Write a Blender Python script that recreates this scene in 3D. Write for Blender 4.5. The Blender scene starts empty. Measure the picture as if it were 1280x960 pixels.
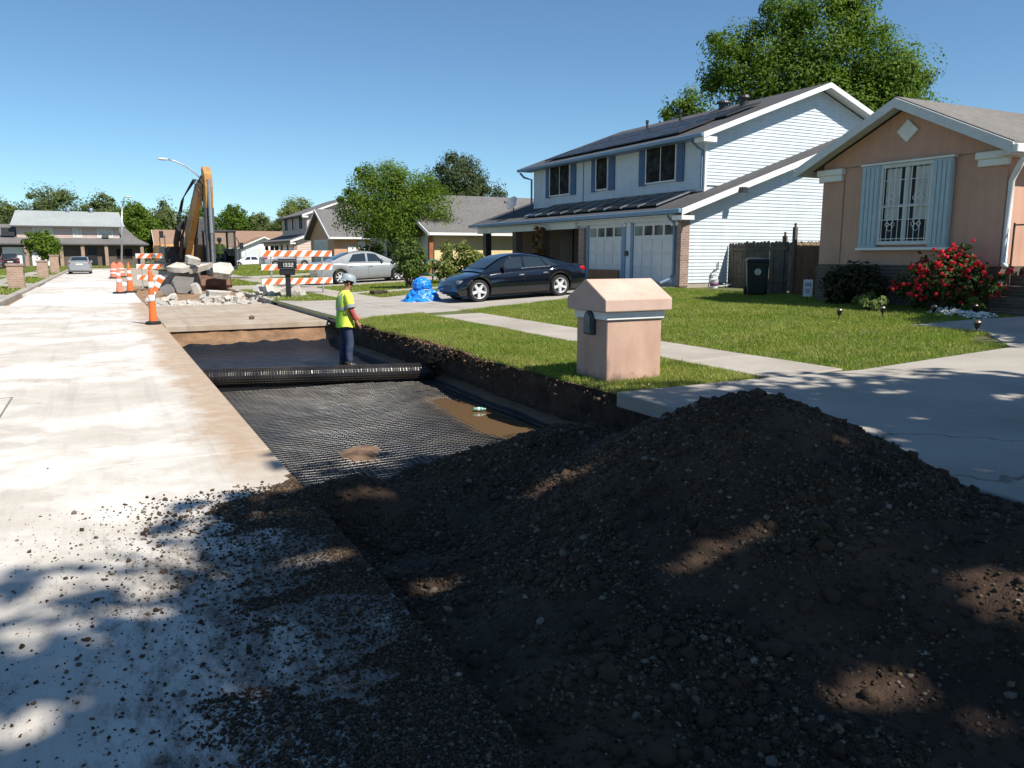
import bpy, bmesh, math, random
import numpy as np
from mathutils import Vector, Matrix, Euler, noise as mnoise
R_ = math.radians
random.seed(7)
rng = np.random.default_rng(11)
scene = bpy.context.scene
COL = scene.collection

# ------------------------------------------------------------------ camera
cam_d = bpy.data.cameras.new('camera'); cam = bpy.data.objects.new('camera', cam_d); COL.objects.link(cam)
cam.location = (0, 0, 1.6)
cam.rotation_euler = (R_(90 - 9.386), 0, R_(-27.269))
cam_d.sensor_width = 36; cam_d.lens = 27.56; cam_d.clip_start = .05; cam_d.clip_end = 3000
scene.camera = cam
# ------------------------------------------------------------------ sky and sun
SUN = Vector((.33, -.75, 1.0)).normalized()          # towards the sun: behind and a little to the right
world = bpy.data.worlds.new('World'); scene.world = world; world.use_nodes = True
wn = world.node_tree; wn.nodes.clear()
sky = wn.nodes.new('ShaderNodeTexSky'); sky.sky_type = 'NISHITA'; sky.sun_disc = False
sky.sun_elevation = math.asin(SUN.z); sky.sun_rotation = math.atan2(SUN.x, SUN.y)
sky.air_density = .85; sky.dust_density = .1; sky.ozone_density = 3.0; sky.altitude = 0
bg = wn.nodes.new('ShaderNodeBackground'); bg.inputs['Strength'].default_value = .084
wo = wn.nodes.new('ShaderNodeOutputWorld')
tint = wn.nodes.new('ShaderNodeMix'); tint.data_type = 'RGBA'; tint.blend_type = 'MULTIPLY'; tint.inputs[0].default_value = 1; tint.inputs[7].default_value = (.76, .95, 1, 1)
wn.links.new(sky.outputs[0], tint.inputs[6]); wn.links.new(tint.outputs[2], bg.inputs[0]); wn.links.new(bg.outputs[0], wo.inputs[0])
sd = bpy.data.lights.new('sun', 'SUN'); sun = bpy.data.objects.new('sun', sd); COL.objects.link(sun)
sd.energy = 4.6; sd.angle = R_(.53); sd.color = (1, .945, .85)
sun.rotation_euler = SUN.to_track_quat('Z', 'Y').to_euler(); sun.location = (10, -20, 40)
scene.view_settings.view_transform = 'Standard'; scene.view_settings.look = 'None'
scene.view_settings.exposure = .66; scene.view_settings.gamma = 1.0
scene.view_settings.use_curve_mapping = False
scene.render.engine = 'CYCLES'

# ------------------------------------------------------------------ materials
MATS = {}
def srgb(r, g, b):
    f = lambda c: (c/255/12.92 if c/255 <= .04045 else ((c/255+.055)/1.055)**2.4)
    return (f(r), f(g), f(b))
def newmat(name):
    m = bpy.data.materials.new(name); m.use_nodes = True
    nt = m.node_tree; p = nt.nodes['Principled BSDF']; MATS[name] = m
    return m, nt, p
def N(nt, t, **kw):
    n = nt.nodes.new(t)
    for k, v in kw.items():
        if k in n.inputs: n.inputs[k].default_value = v
        else: setattr(n, k, v)
    return n
def mixcol(nt, fac, a, b, mode='MIX'):
    n = nt.nodes.new('ShaderNodeMix'); n.data_type = 'RGBA'; n.blend_type = mode
    for i, s in ((0, fac), (6, a), (7, b)):
        if hasattr(s, 'links'): nt.links.new(s, n.inputs[i])
        elif isinstance(s, (int, float)): n.inputs[i].default_value = s
        else: n.inputs[i].default_value = (*s[:3], 1)
    return n.outputs[2]
def ramp(nt, src, a, b, c0=0., c1=1.):
    n = nt.nodes.new('ShaderNodeMapRange'); n.clamp = True
    nt.links.new(src, n.inputs[0]); n.inputs[1].default_value = a; n.inputs[2].default_value = b
    n.inputs[3].default_value = c0; n.inputs[4].default_value = c1
    return n.outputs[0]
def math_(nt, op, a, b=None):
    n = nt.nodes.new('ShaderNodeMath'); n.operation = op
    for i, s in ((0, a), (1, b)):
        if s is None: continue
        if hasattr(s, 'links'): nt.links.new(s, n.inputs[i])
        else: n.inputs[i].default_value = s
    return n.outputs[0]
def coords(nt, kind='Object'):
    return N(nt, 'ShaderNodeTexCoord').outputs[kind]
def noise(nt, vec, scale, detail=5, rough=.6, dist=0):
    n = N(nt, 'ShaderNodeTexNoise'); n.inputs['Scale'].default_value = scale; n.inputs['Detail'].default_value = detail
    n.inputs['Roughness'].default_value = rough; n.inputs['Distortion'].default_value = dist
    nt.links.new(vec, n.inputs['Vector']); return n.outputs['Fac']
def bump(nt, p, h, strength, dist):
    b = N(nt, 'ShaderNodeBump'); b.inputs['Strength'].default_value = strength; b.inputs['Distance'].default_value = dist
    nt.links.new(h, b.inputs['Height']); nt.links.new(b.outputs[0], p.inputs['Normal'])
def M(name, col, rough=.75, var=.18, scale=3, bmp=0, bscale=60, metal=0, spec=.4, col2=None, coat=0, dist=.01, trans=0, streak=0):
    if name in MATS: return MATS[name]
    m, nt, p = newmat(name)
    p.inputs['Roughness'].default_value = rough; p.inputs['Metallic'].default_value = metal
    p.inputs['Specular IOR Level'].default_value = spec; p.inputs['Coat Weight'].default_value = coat
    v = coords(nt)
    if col2 is None: col2 = tuple(c*(1-var*1.6) for c in col); col = tuple(min(1, c*(1+var*.6)) for c in col)
    n1 = noise(nt, v, scale, 6); f = ramp(nt, n1, .32, .68)
    bc = mixcol(nt, f, col, col2)
    if streak:
        mp = N(nt, 'ShaderNodeMapping'); mp.inputs['Scale'].default_value = (2.2, 2.2, .22); nt.links.new(v, mp.inputs[0])
        bc = mixcol(nt, ramp(nt, noise(nt, mp.outputs[0], 2.2, 7, .7), .42, .8, 0, streak), bc, (.09, .085, .07))
    nt.links.new(bc, p.inputs['Base Color'])
    if bmp: bump(nt, p, noise(nt, v, bscale, 6, .7), bmp, dist)
    if rough < .6:
        nt.links.new(ramp(nt, noise(nt, v, scale*2.3, 4), .3, .7, rough*.8, min(1, rough*1.3)), p.inputs['Roughness'])
    return m
def leafmat(name, a, b, c, trans=.35, rough=.6):
    m, nt, p = newmat(name)
    g = N(nt, 'ShaderNodeNewGeometry')
    r = g.outputs['Random Per Island']
    c1 = mixcol(nt, ramp(nt, r, 0, .55), a, b); c2 = mixcol(nt, ramp(nt, r, .6, 1), c1, c)
    c2 = mixcol(nt, ramp(nt, noise(nt, coords(nt), .8, 4, .6), .42, .66, 0, .6), c2, tuple(x*1.05 for x in c)); c2 = mixcol(nt, ramp(nt, noise(nt, coords(nt), 1.7, 3, .5), .55, .75, 0, .5), c2, tuple(x*.75 for x in a))
    nt.links.new(c2, p.inputs['Base Color']); p.inputs['Roughness'].default_value = rough
    p.inputs['Specular IOR Level'].default_value = .14
    t = N(nt, 'ShaderNodeBsdfTranslucent'); ms = N(nt, 'ShaderNodeMixShader'); ms.inputs[0].default_value = trans
    tint = mixcol(nt, .5, c2, (.55, .75, .12), 'MULTIPLY'); 
    tb = mixcol(nt, 1.0, tint, (2.2, 2.2, 1.6), 'MULTIPLY')
    nt.links.new(tb, t.inputs[0])
    nt.links.new(p.outputs[0], ms.inputs[1]); nt.links.new(t.outputs[0], ms.inputs[2])
    nt.links.new(ms.outputs[0], nt.nodes['Material Output'].inputs[0])
    return m

# ------------------------------------------------------------------ mesh helpers
class MB:
    def __init__(s): s.v = []; s.f = []; s.mi = []; s.cur = 0
    def add(s, vs, fs):
        o = len(s.v); s.v += [tuple(v) for v in vs]
        for f in fs: s.f.append(tuple(i+o for i in f)); s.mi.append(s.cur)
        return s
    def box(s, x0, y0, z0, x1, y1, z1, mat=None):
        x0, x1 = min(x0, x1), max(x0, x1); y0, y1 = min(y0, y1), max(y0, y1); z0, z1 = min(z0, z1), max(z0, z1)
        vs = [(x, y, z) for z in (z0, z1) for x, y in ((x0, y0), (x1, y0), (x1, y1), (x0, y1))]
        if mat is not None: vs = [tuple(mat @ Vector(v)) for v in vs]
        return s.add(vs, [(3, 2, 1, 0), (4, 5, 6, 7), (0, 1, 5, 4), (1, 2, 6, 5), (2, 3, 7, 6), (3, 0, 4, 7)])
    def hexa(s, b, t):
        return s.add(list(b)+list(t), [(3, 2, 1, 0), (4, 5, 6, 7), (0, 1, 5, 4), (1, 2, 6, 5), (2, 3, 7, 6), (3, 0, 4, 7)])
    def quad(s, *p): return s.add(p, [tuple(range(len(p)))])
    def prism(s, poly, vec):
        n = len(poly); vec = Vector(vec); top = [tuple(Vector(p)+vec) for p in poly]
        return s.add(list(poly)+top, [tuple(range(n))[::-1], tuple(range(n, 2*n))] + [(i, (i+1) % n, n+(i+1) % n, n+i) for i in range(n)])
    def tube(s, pts, r, n=8, caps=True, closed=False):
        pts = [Vector(p) for p in pts]; k = len(pts)
        rs = r if isinstance(r, (list, tuple)) else [r]*k
        ring0 = None; vs = []; up = None
        for i, p in enumerate(pts):
            a = pts[(i-1) % k] if (i > 0 or closed) else p; b = pts[(i+1) % k] if (i < k-1 or closed) else p
            d = (b-a).normalized() if (b-a).length > 1e-9 else Vector((0, 0, 1))
            if up is None: up = d.orthogonal().normalized()
            u = up - d*up.dot(d)
            u = u.normalized() if u.length > 1e-6 else d.orthogonal().normalized()
            up = u; w = d.cross(u)
            for j in range(n):
                t = 2*math.pi*j/n; vs.append(tuple(p + (u*math.cos(t)+w*math.sin(t))*rs[i]))
        fs = []
        for i in range(k if closed else k-1):
            i2 = (i+1) % k
            for j in range(n): fs.append((i*n+j, i*n+(j+1) % n, i2*n+(j+1) % n, i2*n+j))
        if caps and not closed: fs += [tuple(range(n))[::-1], tuple((k-1)*n+j for j in range(n))]
        return s.add(vs, fs)
    def lathe(s, prof, n=20, c=(0, 0, 0), rot=None, sx=1, sy=1, caps=True):
        vs = []; c = Vector(c)
        for r, z in prof:
            for j in range(n):
                t = 2*math.pi*j/n; v = Vector((r*math.cos(t)*sx, r*math.sin(t)*sy, z))
                if rot is not None: v = rot @ v
                vs.append(tuple(v+c))
        fs = []
        for i in range(len(prof)-1):
            for j in range(n): fs.append((i*n+j, i*n+(j+1) % n, (i+1)*n+(j+1) % n, (i+1)*n+j))
        if caps: fs += [tuple(range(n))[::-1], tuple((len(prof)-1)*n+j for j in range(n))]
        return s.add(vs, fs)
    def mesh(s, name, mats, smooth=False):
        me = bpy.data.meshes.new(name); me.from_pydata(s.v, [], s.f)
        for m in (mats if isinstance(mats, (list, tuple)) else [mats]): me.materials.append(m)
        if any(s.mi): me.polygons.foreach_set('material_index', s.mi)
        if smooth: me.polygons.foreach_set('use_smooth', [True]*len(me.polygons))
        me.validate(); me.update()
        return me
    def build(s, name, mats, parent=None, world=False, smooth=False, bevel=0, seg=1, angle=None):
        me = s.mesh(name, mats, smooth or angle is not None)
        return link(name, me, parent, world, bevel, seg, angle)
def link(name, me, parent=None, world=False, bevel=0, seg=1, angle=None):
    ob = bpy.data.objects.new(name, me); COL.objects.link(ob)
    if parent is not None:
        ob.parent = parent
        if world and parent.parent is None: ob.matrix_parent_inverse = parent.matrix_basis.inverted()
    if bevel:
        b = ob.modifiers.new('bevel', 'BEVEL'); b.width = bevel; b.segments = seg; b.limit_method = 'ANGLE'; b.angle_limit = R_(35)
    if angle is not None: sharpen(me, angle)
    return ob
def sharpen(me, deg):
    bm = bmesh.new(); bm.from_mesh(me); lim = R_(deg)
    for e in bm.edges:
        if len(e.link_faces) == 2 and e.calc_face_angle(0) > lim: e.smooth = False
    bm.to_mesh(me); bm.free()
def tag(o, label=None, cat=None, group=None, kind=None):
    if label: o['label'] = label
    if cat: o['category'] = cat
    if group: o['group'] = group
    if kind: o['kind'] = kind
    return o
def thing(name, label, cat, loc=(0, 0, 0), rz=0, group=None):
    o = bpy.data.objects.new(name, None); COL.objects.link(o); o.empty_display_size = .2
    o.location = loc; o.rotation_euler = (0, 0, rz); o.matrix_basis = Matrix.Translation(loc) @ Matrix.Rotation(rz, 4, 'Z')
    return tag(o, label, cat, group)
def copy_tree(o, parent=None):
    c = o.copy(); COL.objects.link(c); c.parent = parent
    if parent is not None: c.matrix_parent_inverse = o.matrix_parent_inverse
    for ch in o.children: copy_tree(ch, c)
    return c
def npmesh(name, V, F, mat, smooth=False):
    """V (n,3), F (m,3|4) arrays -> mesh"""
    me = bpy.data.meshes.new(name); V = np.ascontiguousarray(V, dtype=np.float32); F = np.ascontiguousarray(F, dtype=np.int32)
    k = F.shape[1]; me.vertices.add(len(V)); me.vertices.foreach_set('co', V.ravel())
    me.loops.add(F.size); me.loops.foreach_set('vertex_index', F.ravel())
    me.polygons.add(len(F)); me.polygons.foreach_set('loop_start', np.arange(0, F.size, k, dtype=np.int32))
    if smooth: me.polygons.foreach_set('use_smooth', np.ones(len(F), dtype=bool))
    for m in (mat if isinstance(mat, (list, tuple)) else [mat]): me.materials.append(m)
    me.update(calc_edges=True); me.validate()
    return me
def grid_mesh(name, X, Y, Z, mat, smooth=True):
    n, m = X.shape; V = np.stack([X, Y, Z], -1).reshape(-1, 3); i = np.arange(n*m).reshape(n, m)
    F = np.stack([i[:-1, :-1], i[:-1, 1:], i[1:, 1:], i[1:, :-1]], -1).reshape(-1, 4)
    return npmesh(name, V, F, mat, smooth)
_per = rng.random((256, 256))
def vnoise(x, y, s=1.0, oct=4, seed=0):
    """value noise, arrays, about -.5...5"""
    x = np.asarray(x, float)*s+seed*17.3; y = np.asarray(y, float)*s+seed*9.1; out = 0; a = .5; tot = 0
    for _ in range(oct):
        xi = np.floor(x).astype(int); yi = np.floor(y).astype(int); fx = x-xi; fy = y-yi
        fx = fx*fx*(3-2*fx); fy = fy*fy*(3-2*fy)
        g = lambda i, j: _per[(xi+i) % 256, (yi+j) % 256]
        out = out + a*((g(0, 0)*(1-fx)+g(1, 0)*fx)*(1-fy)+(g(0, 1)*(1-fx)+g(1, 1)*fx)*fy - .5); tot += a
        x = x*2.03+5.1; y = y*2.03+3.7; a *= .5
    return out/tot
def Tz(x):
    return np.interp(x, [4.8, 8.2, 16, 60], [.12, .17, .5, .5])
# ------------------------------------------------------------------ surface materials
def concrete(name, base, stain, scale=.6, crack=True, bright=None, tan=None, dirt=None):
    m, nt, p = newmat(name); p.inputs['Roughness'].default_value = .88; p.inputs['Specular IOR Level'].default_value = .25
    v = coords(nt)
    c = mixcol(nt, ramp(nt, noise(nt, v, scale, 8, .65), .35, .68), base, stain)
    fine = noise(nt, v, 38, 4, .7)
    c = mixcol(nt, ramp(nt, fine, .35, .75, 0, .28), c, tuple(x*.55 for x in base))
    sp = N(nt, 'ShaderNodeSeparateXYZ'); nt.links.new(v, sp.inputs[0])
    if bright or name.endswith('muddy'):   # tyre tracks and drip stains along the lane
        mp = N(nt, 'ShaderNodeMapping'); mp.inputs['Scale'].default_value = (3.2, .10, 1); nt.links.new(v, mp.inputs[0])
        c = mixcol(nt, ramp(nt, noise(nt, mp.outputs[0], 1.6, 6, .7), .5, .78, 0, .5), c, tuple(x*.55 for x in stain))
        c = mixcol(nt, ramp(nt, noise(nt, v, 3.1, 4, .6), .66, .74, 0, .4), c, tuple(x*.45 for x in stain))
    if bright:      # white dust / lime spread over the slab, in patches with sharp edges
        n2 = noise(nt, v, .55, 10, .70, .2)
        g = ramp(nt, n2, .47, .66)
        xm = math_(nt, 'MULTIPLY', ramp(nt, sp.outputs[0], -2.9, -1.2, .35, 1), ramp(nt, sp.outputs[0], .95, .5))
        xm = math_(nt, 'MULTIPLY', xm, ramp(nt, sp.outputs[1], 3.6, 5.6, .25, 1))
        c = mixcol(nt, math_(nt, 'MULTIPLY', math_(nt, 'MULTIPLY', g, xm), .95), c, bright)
    if tan:         # clay tracked along the saw cut
        w = math_(nt, 'ADD', sp.outputs[0], math_(nt, 'MULTIPLY', math_(nt, 'SUBTRACT', noise(nt, v, 1.1, 7, .65), .5), 1.5))
        far = ramp(nt, sp.outputs[1], 5.2, 6.5)
        g = math_(nt, 'MULTIPLY', ramp(nt, w, .58, .82), far)
        g = math_(nt, 'MULTIPLY', g, ramp(nt, noise(nt, v, 5, 8, .75), .25, .6, .35, .85))
        c = mixcol(nt, g, c, tan)
    if dirt:        # loose dark soil trodden in beside the gravel heap
        mq = N(nt, 'ShaderNodeMapping'); mq.inputs['Scale'].default_value = (2.2, .8, 1); mq.inputs['Rotation'].default_value = (0, 0, .5); nt.links.new(v, mq.inputs[0])
        n3 = noise(nt, mq.outputs[0], 2.0, 12, .8, .1)
        reach = math_(nt, 'MULTIPLY', ramp(nt, sp.outputs[0], -.9, 1.0), ramp(nt, sp.outputs[1], 5.6, 4.2))
        thr = math_(nt, 'ADD', n3, math_(nt, 'MULTIPLY', reach, .33))
        g = ramp(nt, thr, .62, .76)
        n4 = noise(nt, v, 95, 5, .8)
        g = math_(nt, 'MULTIPLY', g, ramp(nt, n4, .30, .60, .35, 1))
        c = mixcol(nt, math_(nt, 'MULTIPLY', g, .93), c, dirt)
    if crack:
        vo = N(nt, 'ShaderNodeTexVoronoi'); vo.feature = 'DISTANCE_TO_EDGE'; vo.inputs['Scale'].default_value = .17
        mp = N(nt, 'ShaderNodeVectorMath'); mp.operation = 'ADD'
        nv = N(nt, 'ShaderNodeTexNoise'); nv.inputs['Scale'].default_value = 1.3; nv.inputs['Detail'].default_value = 6
        nt.links.new(v, nv.inputs['Vector'])
        sc = N(nt, 'ShaderNodeVectorMath'); sc.operation = 'SCALE'; sc.inputs['Scale'].default_value = 1.1
        nt.links.new(nv.outputs['Color'], sc.inputs[0]); nt.links.new(v, mp.inputs[0]); nt.links.new(sc.outputs[0], mp.inputs[1])
        nt.links.new(mp.outputs[0], vo.inputs['Vector'])
        c = mixcol(nt, ramp(nt, vo.outputs['Distance'], .0035, .0012, 0, .6), c, (.06, .05, .045))
    nt.links.new(c, p.inputs['Base Color'])
    bump(nt, p, math_(nt, 'ADD', fine, noise(nt, v, 140, 2)), .35, .006)
    return m
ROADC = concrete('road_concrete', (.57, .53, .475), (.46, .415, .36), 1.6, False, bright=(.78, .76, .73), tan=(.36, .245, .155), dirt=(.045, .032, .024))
ROADT = concrete('road_concrete_muddy', (.45, .39, .32), (.33, .245, .17), .9, False)
ROADN = concrete('new_concrete', (.68, .67, .65), (.58, .57, .55), .5, False)
DRIVE = concrete('driveway_concrete', (.42, .385, .34), (.31, .28, .245), .7, True)
WALKC = concrete('walk_concrete', (.43, .39, .34), (.31, .275, .235), .9, False)
CURBC = concrete('kerb_concrete', (.42, .385, .34), (.26, .225, .19), 1.2, False)
SOIL = M('clay_soil', (.20, .125, .075), .95, scale=2.2, bmp=1, bscale=14, col2=(.085, .052, .033), dist=.05)
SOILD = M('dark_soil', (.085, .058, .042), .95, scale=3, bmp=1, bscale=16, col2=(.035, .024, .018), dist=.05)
TANSOIL = M('tan_soil', (.36, .235, .14), .95, scale=3, bmp=1, bscale=18, col2=(.2, .12, .07), dist=.04)
def gravelmat(name, a, b, c, d):
    m, nt, p = newmat(name); v = coords(nt); p.inputs['Roughness'].default_value = .9; p.inputs['Specular IOR Level'].default_value = .25
    r = N(nt, 'ShaderNodeNewGeometry').outputs['Random Per Island']
    cc = mixcol(nt, ramp(nt, r, .1, .75), a, b); cc = mixcol(nt, ramp(nt, r, .74, .9), cc, c); cc = mixcol(nt, ramp(nt, r, .984, .99), cc, d)
    cc = mixcol(nt, ramp(nt, noise(nt, v, 60, 4), .4, .7, 0, .5), cc, tuple(x*.5 for x in a))
    nt.links.new(cc, p.inputs['Base Color']); bump(nt, p, noise(nt, v, 90, 3), .4, .004)
    return m
def grassmat(name, a, b, c, trans, rough):
    m = leafmat(name, a, b, c, trans, rough); nt = m.node_tree; p = nt.nodes['Principled BSDF']
    src = p.inputs['Base Color'].links[0].from_socket; v = coords(nt)
    f = math_(nt, 'MULTIPLY', ramp(nt, noise(nt, v, .9, 7, .68), .50, .70), .6)
    c2 = mixcol(nt, f, src, (.28, .27, .07)); c3 = mixcol(nt, ramp(nt, noise(nt, v, 3.4, 5, .6), .5, .72, 0, .5), c2, (.07, .13, .02))
    nt.links.new(c3, p.inputs['Base Color']); return m
GRAV = gravelmat('gravel', (.040, .025, .016), (.088, .058, .038), (.165, .12, .08), (.25, .215, .175))
STONE = gravelmat('gravel_stone', (.10, .07, .05), (.14, .105, .076), (.18, .15, .12), (.22, .20, .18))
MOUND = M('gravel_dirt', (.102, .060, .035), .95, scale=1.7, bmp=1, bscale=26, col2=(.036, .021, .014), dist=.04)
LAWN = M('lawn_soil', (.10, .135, .035), .95, scale=1.2, bmp=.6, bscale=60, col2=(.095, .085, .036), dist=.02)
GRASS = grassmat('grass_blade', (.115, .185, .020), (.185, .265, .036), (.34, .32, .10), .25, .6)
GROUND = M('far_ground', (.10, .12, .05), .95, scale=.1, col2=(.14, .12, .07))
RUBBLE = concrete('broken_concrete', (.54, .51, .46), (.38, .34, .295), 3.2, False)
RUBBLED = concrete('broken_concrete_face', (.20, .185, .175), (.15, .14, .13), 3, False)
BLACKP = M('black_polymer', (.012, .012, .014), .32, spec=.55, scale=4)
FABRIC = M('black_geotextile', (.011, .011, .013), .42, scale=2, bmp=.6, bscale=7, dist=.04, spec=.4)
def brickmat(name, a, b, mortar, sx=4.6, rough=.9):
    m, nt, p = newmat(name); p.inputs['Roughness'].default_value = rough; p.inputs['Specular IOR Level'].default_value = .2
    v = coords(nt); sp = N(nt, 'ShaderNodeSeparateXYZ'); nt.links.new(v, sp.inputs[0]); cb = N(nt, 'ShaderNodeCombineXYZ')
    nt.links.new(math_(nt, 'ADD', sp.outputs[0], sp.outputs[1]), cb.inputs[0]); nt.links.new(sp.outputs[2], cb.inputs[1])
    t = N(nt, 'ShaderNodeTexBrick'); nt.links.new(cb.outputs[0], t.inputs['Vector'])
    t.inputs['Color1'].default_value = (*a, 1); t.inputs['Color2'].default_value = (*b, 1); t.inputs['Mortar'].default_value = (*mortar, 1)
    t.inputs['Scale'].default_value = 1; t.inputs['Brick Width'].default_value = 1/sx; t.inputs['Row Height'].default_value = .076
    t.inputs['Mortar Size'].default_value = .011
    c = mixcol(nt, ramp(nt, noise(nt, v, 2.5, 5), .35, .7, 0, .35), t.outputs['Color'], tuple(x*.4 for x in a))
    nt.links.new(c, p.inputs['Base Color']); bump(nt, p, t.outputs['Fac'], -.6, .008)
    return m
BRICKP = brickmat('pinkish_brick', (.36, .235, .19), (.27, .165, .135), (.38, .34, .30))
BRICKD = brickmat('brown_brick', (.16, .11, .085), (.11, .075, .058), (.17, .15, .13))
BRICKT = brickmat('tan_brick', (.42, .27, .19), (.33, .19, .13), (.42, .37, .32))
def shingle(name, a, b):
    m, nt, p = newmat(name); p.inputs['Roughness'].default_value = .92; p.inputs['Specular IOR Level'].default_value = .2
    v = coords(nt); vo = N(nt, 'ShaderNodeTexVoronoi'); vo.inputs['Scale'].default_value = 4.5
    mp = N(nt, 'ShaderNodeMapping'); mp.inputs['Scale'].default_value = (1.6, 1, 2.6); nt.links.new(v, mp.inputs[0]); nt.links.new(mp.outputs[0], vo.inputs['Vector'])
    c = mixcol(nt, vo.outputs['Color'], a, b)
    c = mixcol(nt, ramp(nt, noise(nt, v, .5, 5), .35, .7, 0, .4), c, tuple(x*.6 for x in a))
    c = mixcol(nt, ramp(nt, noise(nt, v, 160, 2), .4, .65, 0, .4), c, tuple(min(1, x*1.7) for x in b))
    nt.links.new(c, p.inputs['Base Color']); bump(nt, p, vo.outputs['Distance'], .5, .02)
    return m
SHGREY = shingle('grey_shingle', (.105, .10, .10), (.165, .155, .15))
SHDARK = shingle('charcoal_shingle', (.055, .055, .06), (.095, .092, .095))
SHTAN = shingle('weathered_shingle', (.125, .118, .11), (.18, .168, .158))
SHBROWN = shingle('brown_shingle', (.20, .125, .085), (.27, .175, .125))
SHPALE = shingle('pale_shingle', (.24, .26, .265), (.31, .33, .33))
PINK = M('pink_stucco', (.56, .33, .24), .92, var=.07, scale=1.3, bmp=.5, bscale=70, dist=.008, streak=.22)
PINKB = M('pink_pillar_stucco', (.56, .37, .285), .92, scale=2.5, bmp=.3, bscale=80, col2=(.47, .29, .22), dist=.006, streak=.22)
PINKR = M('pink_cap_stucco', (.60, .43, .355), .9, scale=3, bmp=.4, bscale=60, col2=(.50, .34, .275), dist=.008, streak=.15)
WHITE = M('white_paint', (.76, .76, .74), .6, var=.06, scale=4)
WHITEG = M('grey_white_paint', (.60, .62, .62), .65, var=.06, scale=4, streak=.12)
SIDING = M('pale_blue_siding', (.60, .66, .705), .55, var=.06, scale=1.2, spec=.35, streak=.16)
SIDINGB = M('cream_siding', (.62, .52, .44), .65, var=.06, scale=1.2)
BLUET = M('blue_trim', (.17, .27, .38), .55, var=.08, scale=3)
BLUES = M('blue_shutter', (.085, .15, .27), .6, var=.1, scale=3)
PALEB = M('pale_blue_paint', (.40, .50, .55), .6, var=.06, scale=4)
def glass(name, col=(.015, .02, .025), rough=.06, spec=.6):
    m, nt, p = newmat(name); p.inputs['Base Color'].default_value = (*col, 1); p.inputs['Specular IOR Level'].default_value = spec
    v = coords(nt); nt.links.new(ramp(nt, noise(nt, v, 4, 3), .3, .7, rough*.6, rough*1.8), p.inputs['Roughness'])
    return m
GLASS = glass('dark_glass'); CARGLASS = glass('car_glass', (.02, .028, .032), .03, .9)
SCREEN = glass('insect_screen', (.010, .009, .009), .55, .2)
SOLAR = glass('solar_cell', (.016, .016, .020), .30, .25)
ALU = M('aluminium', (.62, .63, .64), .35, metal=1, var=.05)
STEEL = M('galvanised_steel', (.45, .46, .47), .45, metal=.8, var=.12, scale=8)
DARKM = M('dark_metal', (.03, .03, .033), .5, var=.2, spec=.5)
BLACKM = M('black_plastic', (.018, .018, .02), .45, var=.15)
RUBBER = M('rubber', (.02, .02, .021), .8, var=.15, scale=10, bmp=.3)
ORANGE = M('safety_orange', (.80, .155, .035), .5, var=.12, scale=5)
ORANGEF = M('faded_orange', (.80, .22, .13), .55, var=.12, scale=5)
REFW = M('reflective_white', (.76, .75, .73), .4, var=.08, scale=8)
WOODG = M('shaded_wood', (.15, .125, .10), .9, scale=5, bmp=.4, bscale=30, col2=(.085, .07, .058))  # fence wood with the gate panel's shade put into the colour
WOODT = M('sunlit_wood', (.30, .225, .145), .88, scale=5, bmp=.4, bscale=30, col2=(.20, .145, .092))  # lit copy of the fence wood, sunlight put into the colour
BARK = M('bark', (.105, .078, .058), .95, scale=6, bmp=1, bscale=12, col2=(.05, .037, .028), dist=.03)
BARKG = M('grey_bark', (.17, .145, .12), .95, scale=6, bmp=1, bscale=12, col2=(.085, .07, .058), dist=.03)
TARP = M('blue_tarp', (.01, .24, .74), .36, scale=6, col2=(.008, .16, .58), spec=.6, bmp=.5, bscale=14, dist=.02)
YELLOWM = M('machine_yellow', (.52, .28, .08), .55, scale=2.2, col2=(.36, .165, .04), spec=.35, streak=.5)
RUSTY = M('rusty_steel', (.20, .105, .065), .75, scale=5, col2=(.11, .055, .038), bmp=.3, metal=.2)
GREYM = M('machine_grey', (.085, .082, .085), .55, scale=6, spec=.45)
SKIN = M('skin', (.42, .20, .135), .55, var=.08, scale=10)
HIVIS = M('hi_vis_yellow', (.66, .74, .09), .8, var=.08, scale=9, bmp=.4, bscale=16, dist=.02)
HIVISG = M('hi_vis_mesh_shaded', (.30, .62, .06), .8, var=.08, scale=9)  # green mesh of the vest back, its shade also painted in
DENIM = M('denim', (.018, .027, .06), .9, scale=7, col2=(.05, .068, .12), bmp=.5, bscale=18, dist=.02)
REDC = M('red_sleeve', (.46, .085, .075), .85, var=.12, scale=9, bmp=.3, bscale=20)
REFL = M('reflective_grey', (.30, .34, .33), .4, var=.1, scale=6)
HAT = M('grey_hard_hat', (.30, .35, .38), .35, var=.08, scale=5, spec=.5)
YWALL = M('yellow_stucco', (.72, .58, .32), .9, var=.06, scale=1.5, bmp=.3)
PEACH = M('peach_stucco', (.55, .32, .20), .9, var=.07, scale=1.5, bmp=.3)
PALEPINK = M('pale_pink_siding', (.58, .46, .41), .8, var=.06, scale=2)
GREYSIDE = M('grey_siding', (.19, .19, .185), .85, var=.08, scale=2)
CARDB = M('cardboard', (.24, .125, .055), .85, var=.1)
LEAF_A = leafmat('leaf_oak', (.028, .066, .007), (.066, .125, .012), (.14, .20, .022), .32)
LEAF_B = leafmat('leaf_street_tree', (.034, .078, .008), (.080, .140, .014), (.165, .225, .03), .34)
LEAF_C = leafmat('leaf_pine', (.026, .044, .018), (.048, .070, .026), (.075, .095, .035), .15)
LEAF_D = leafmat('leaf_far', (.055, .085, .03), (.10, .135, .045), (.17, .19, .075), .3)
LEAF_E = leafmat('leaf_pale', (.085, .13, .035), (.14, .18, .05), (.20, .22, .075), .35)
LEAF_S = leafmat('leaf_shrub', (.026, .056, .011), (.068, .115, .02), (.15, .19, .05), .25)
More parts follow.
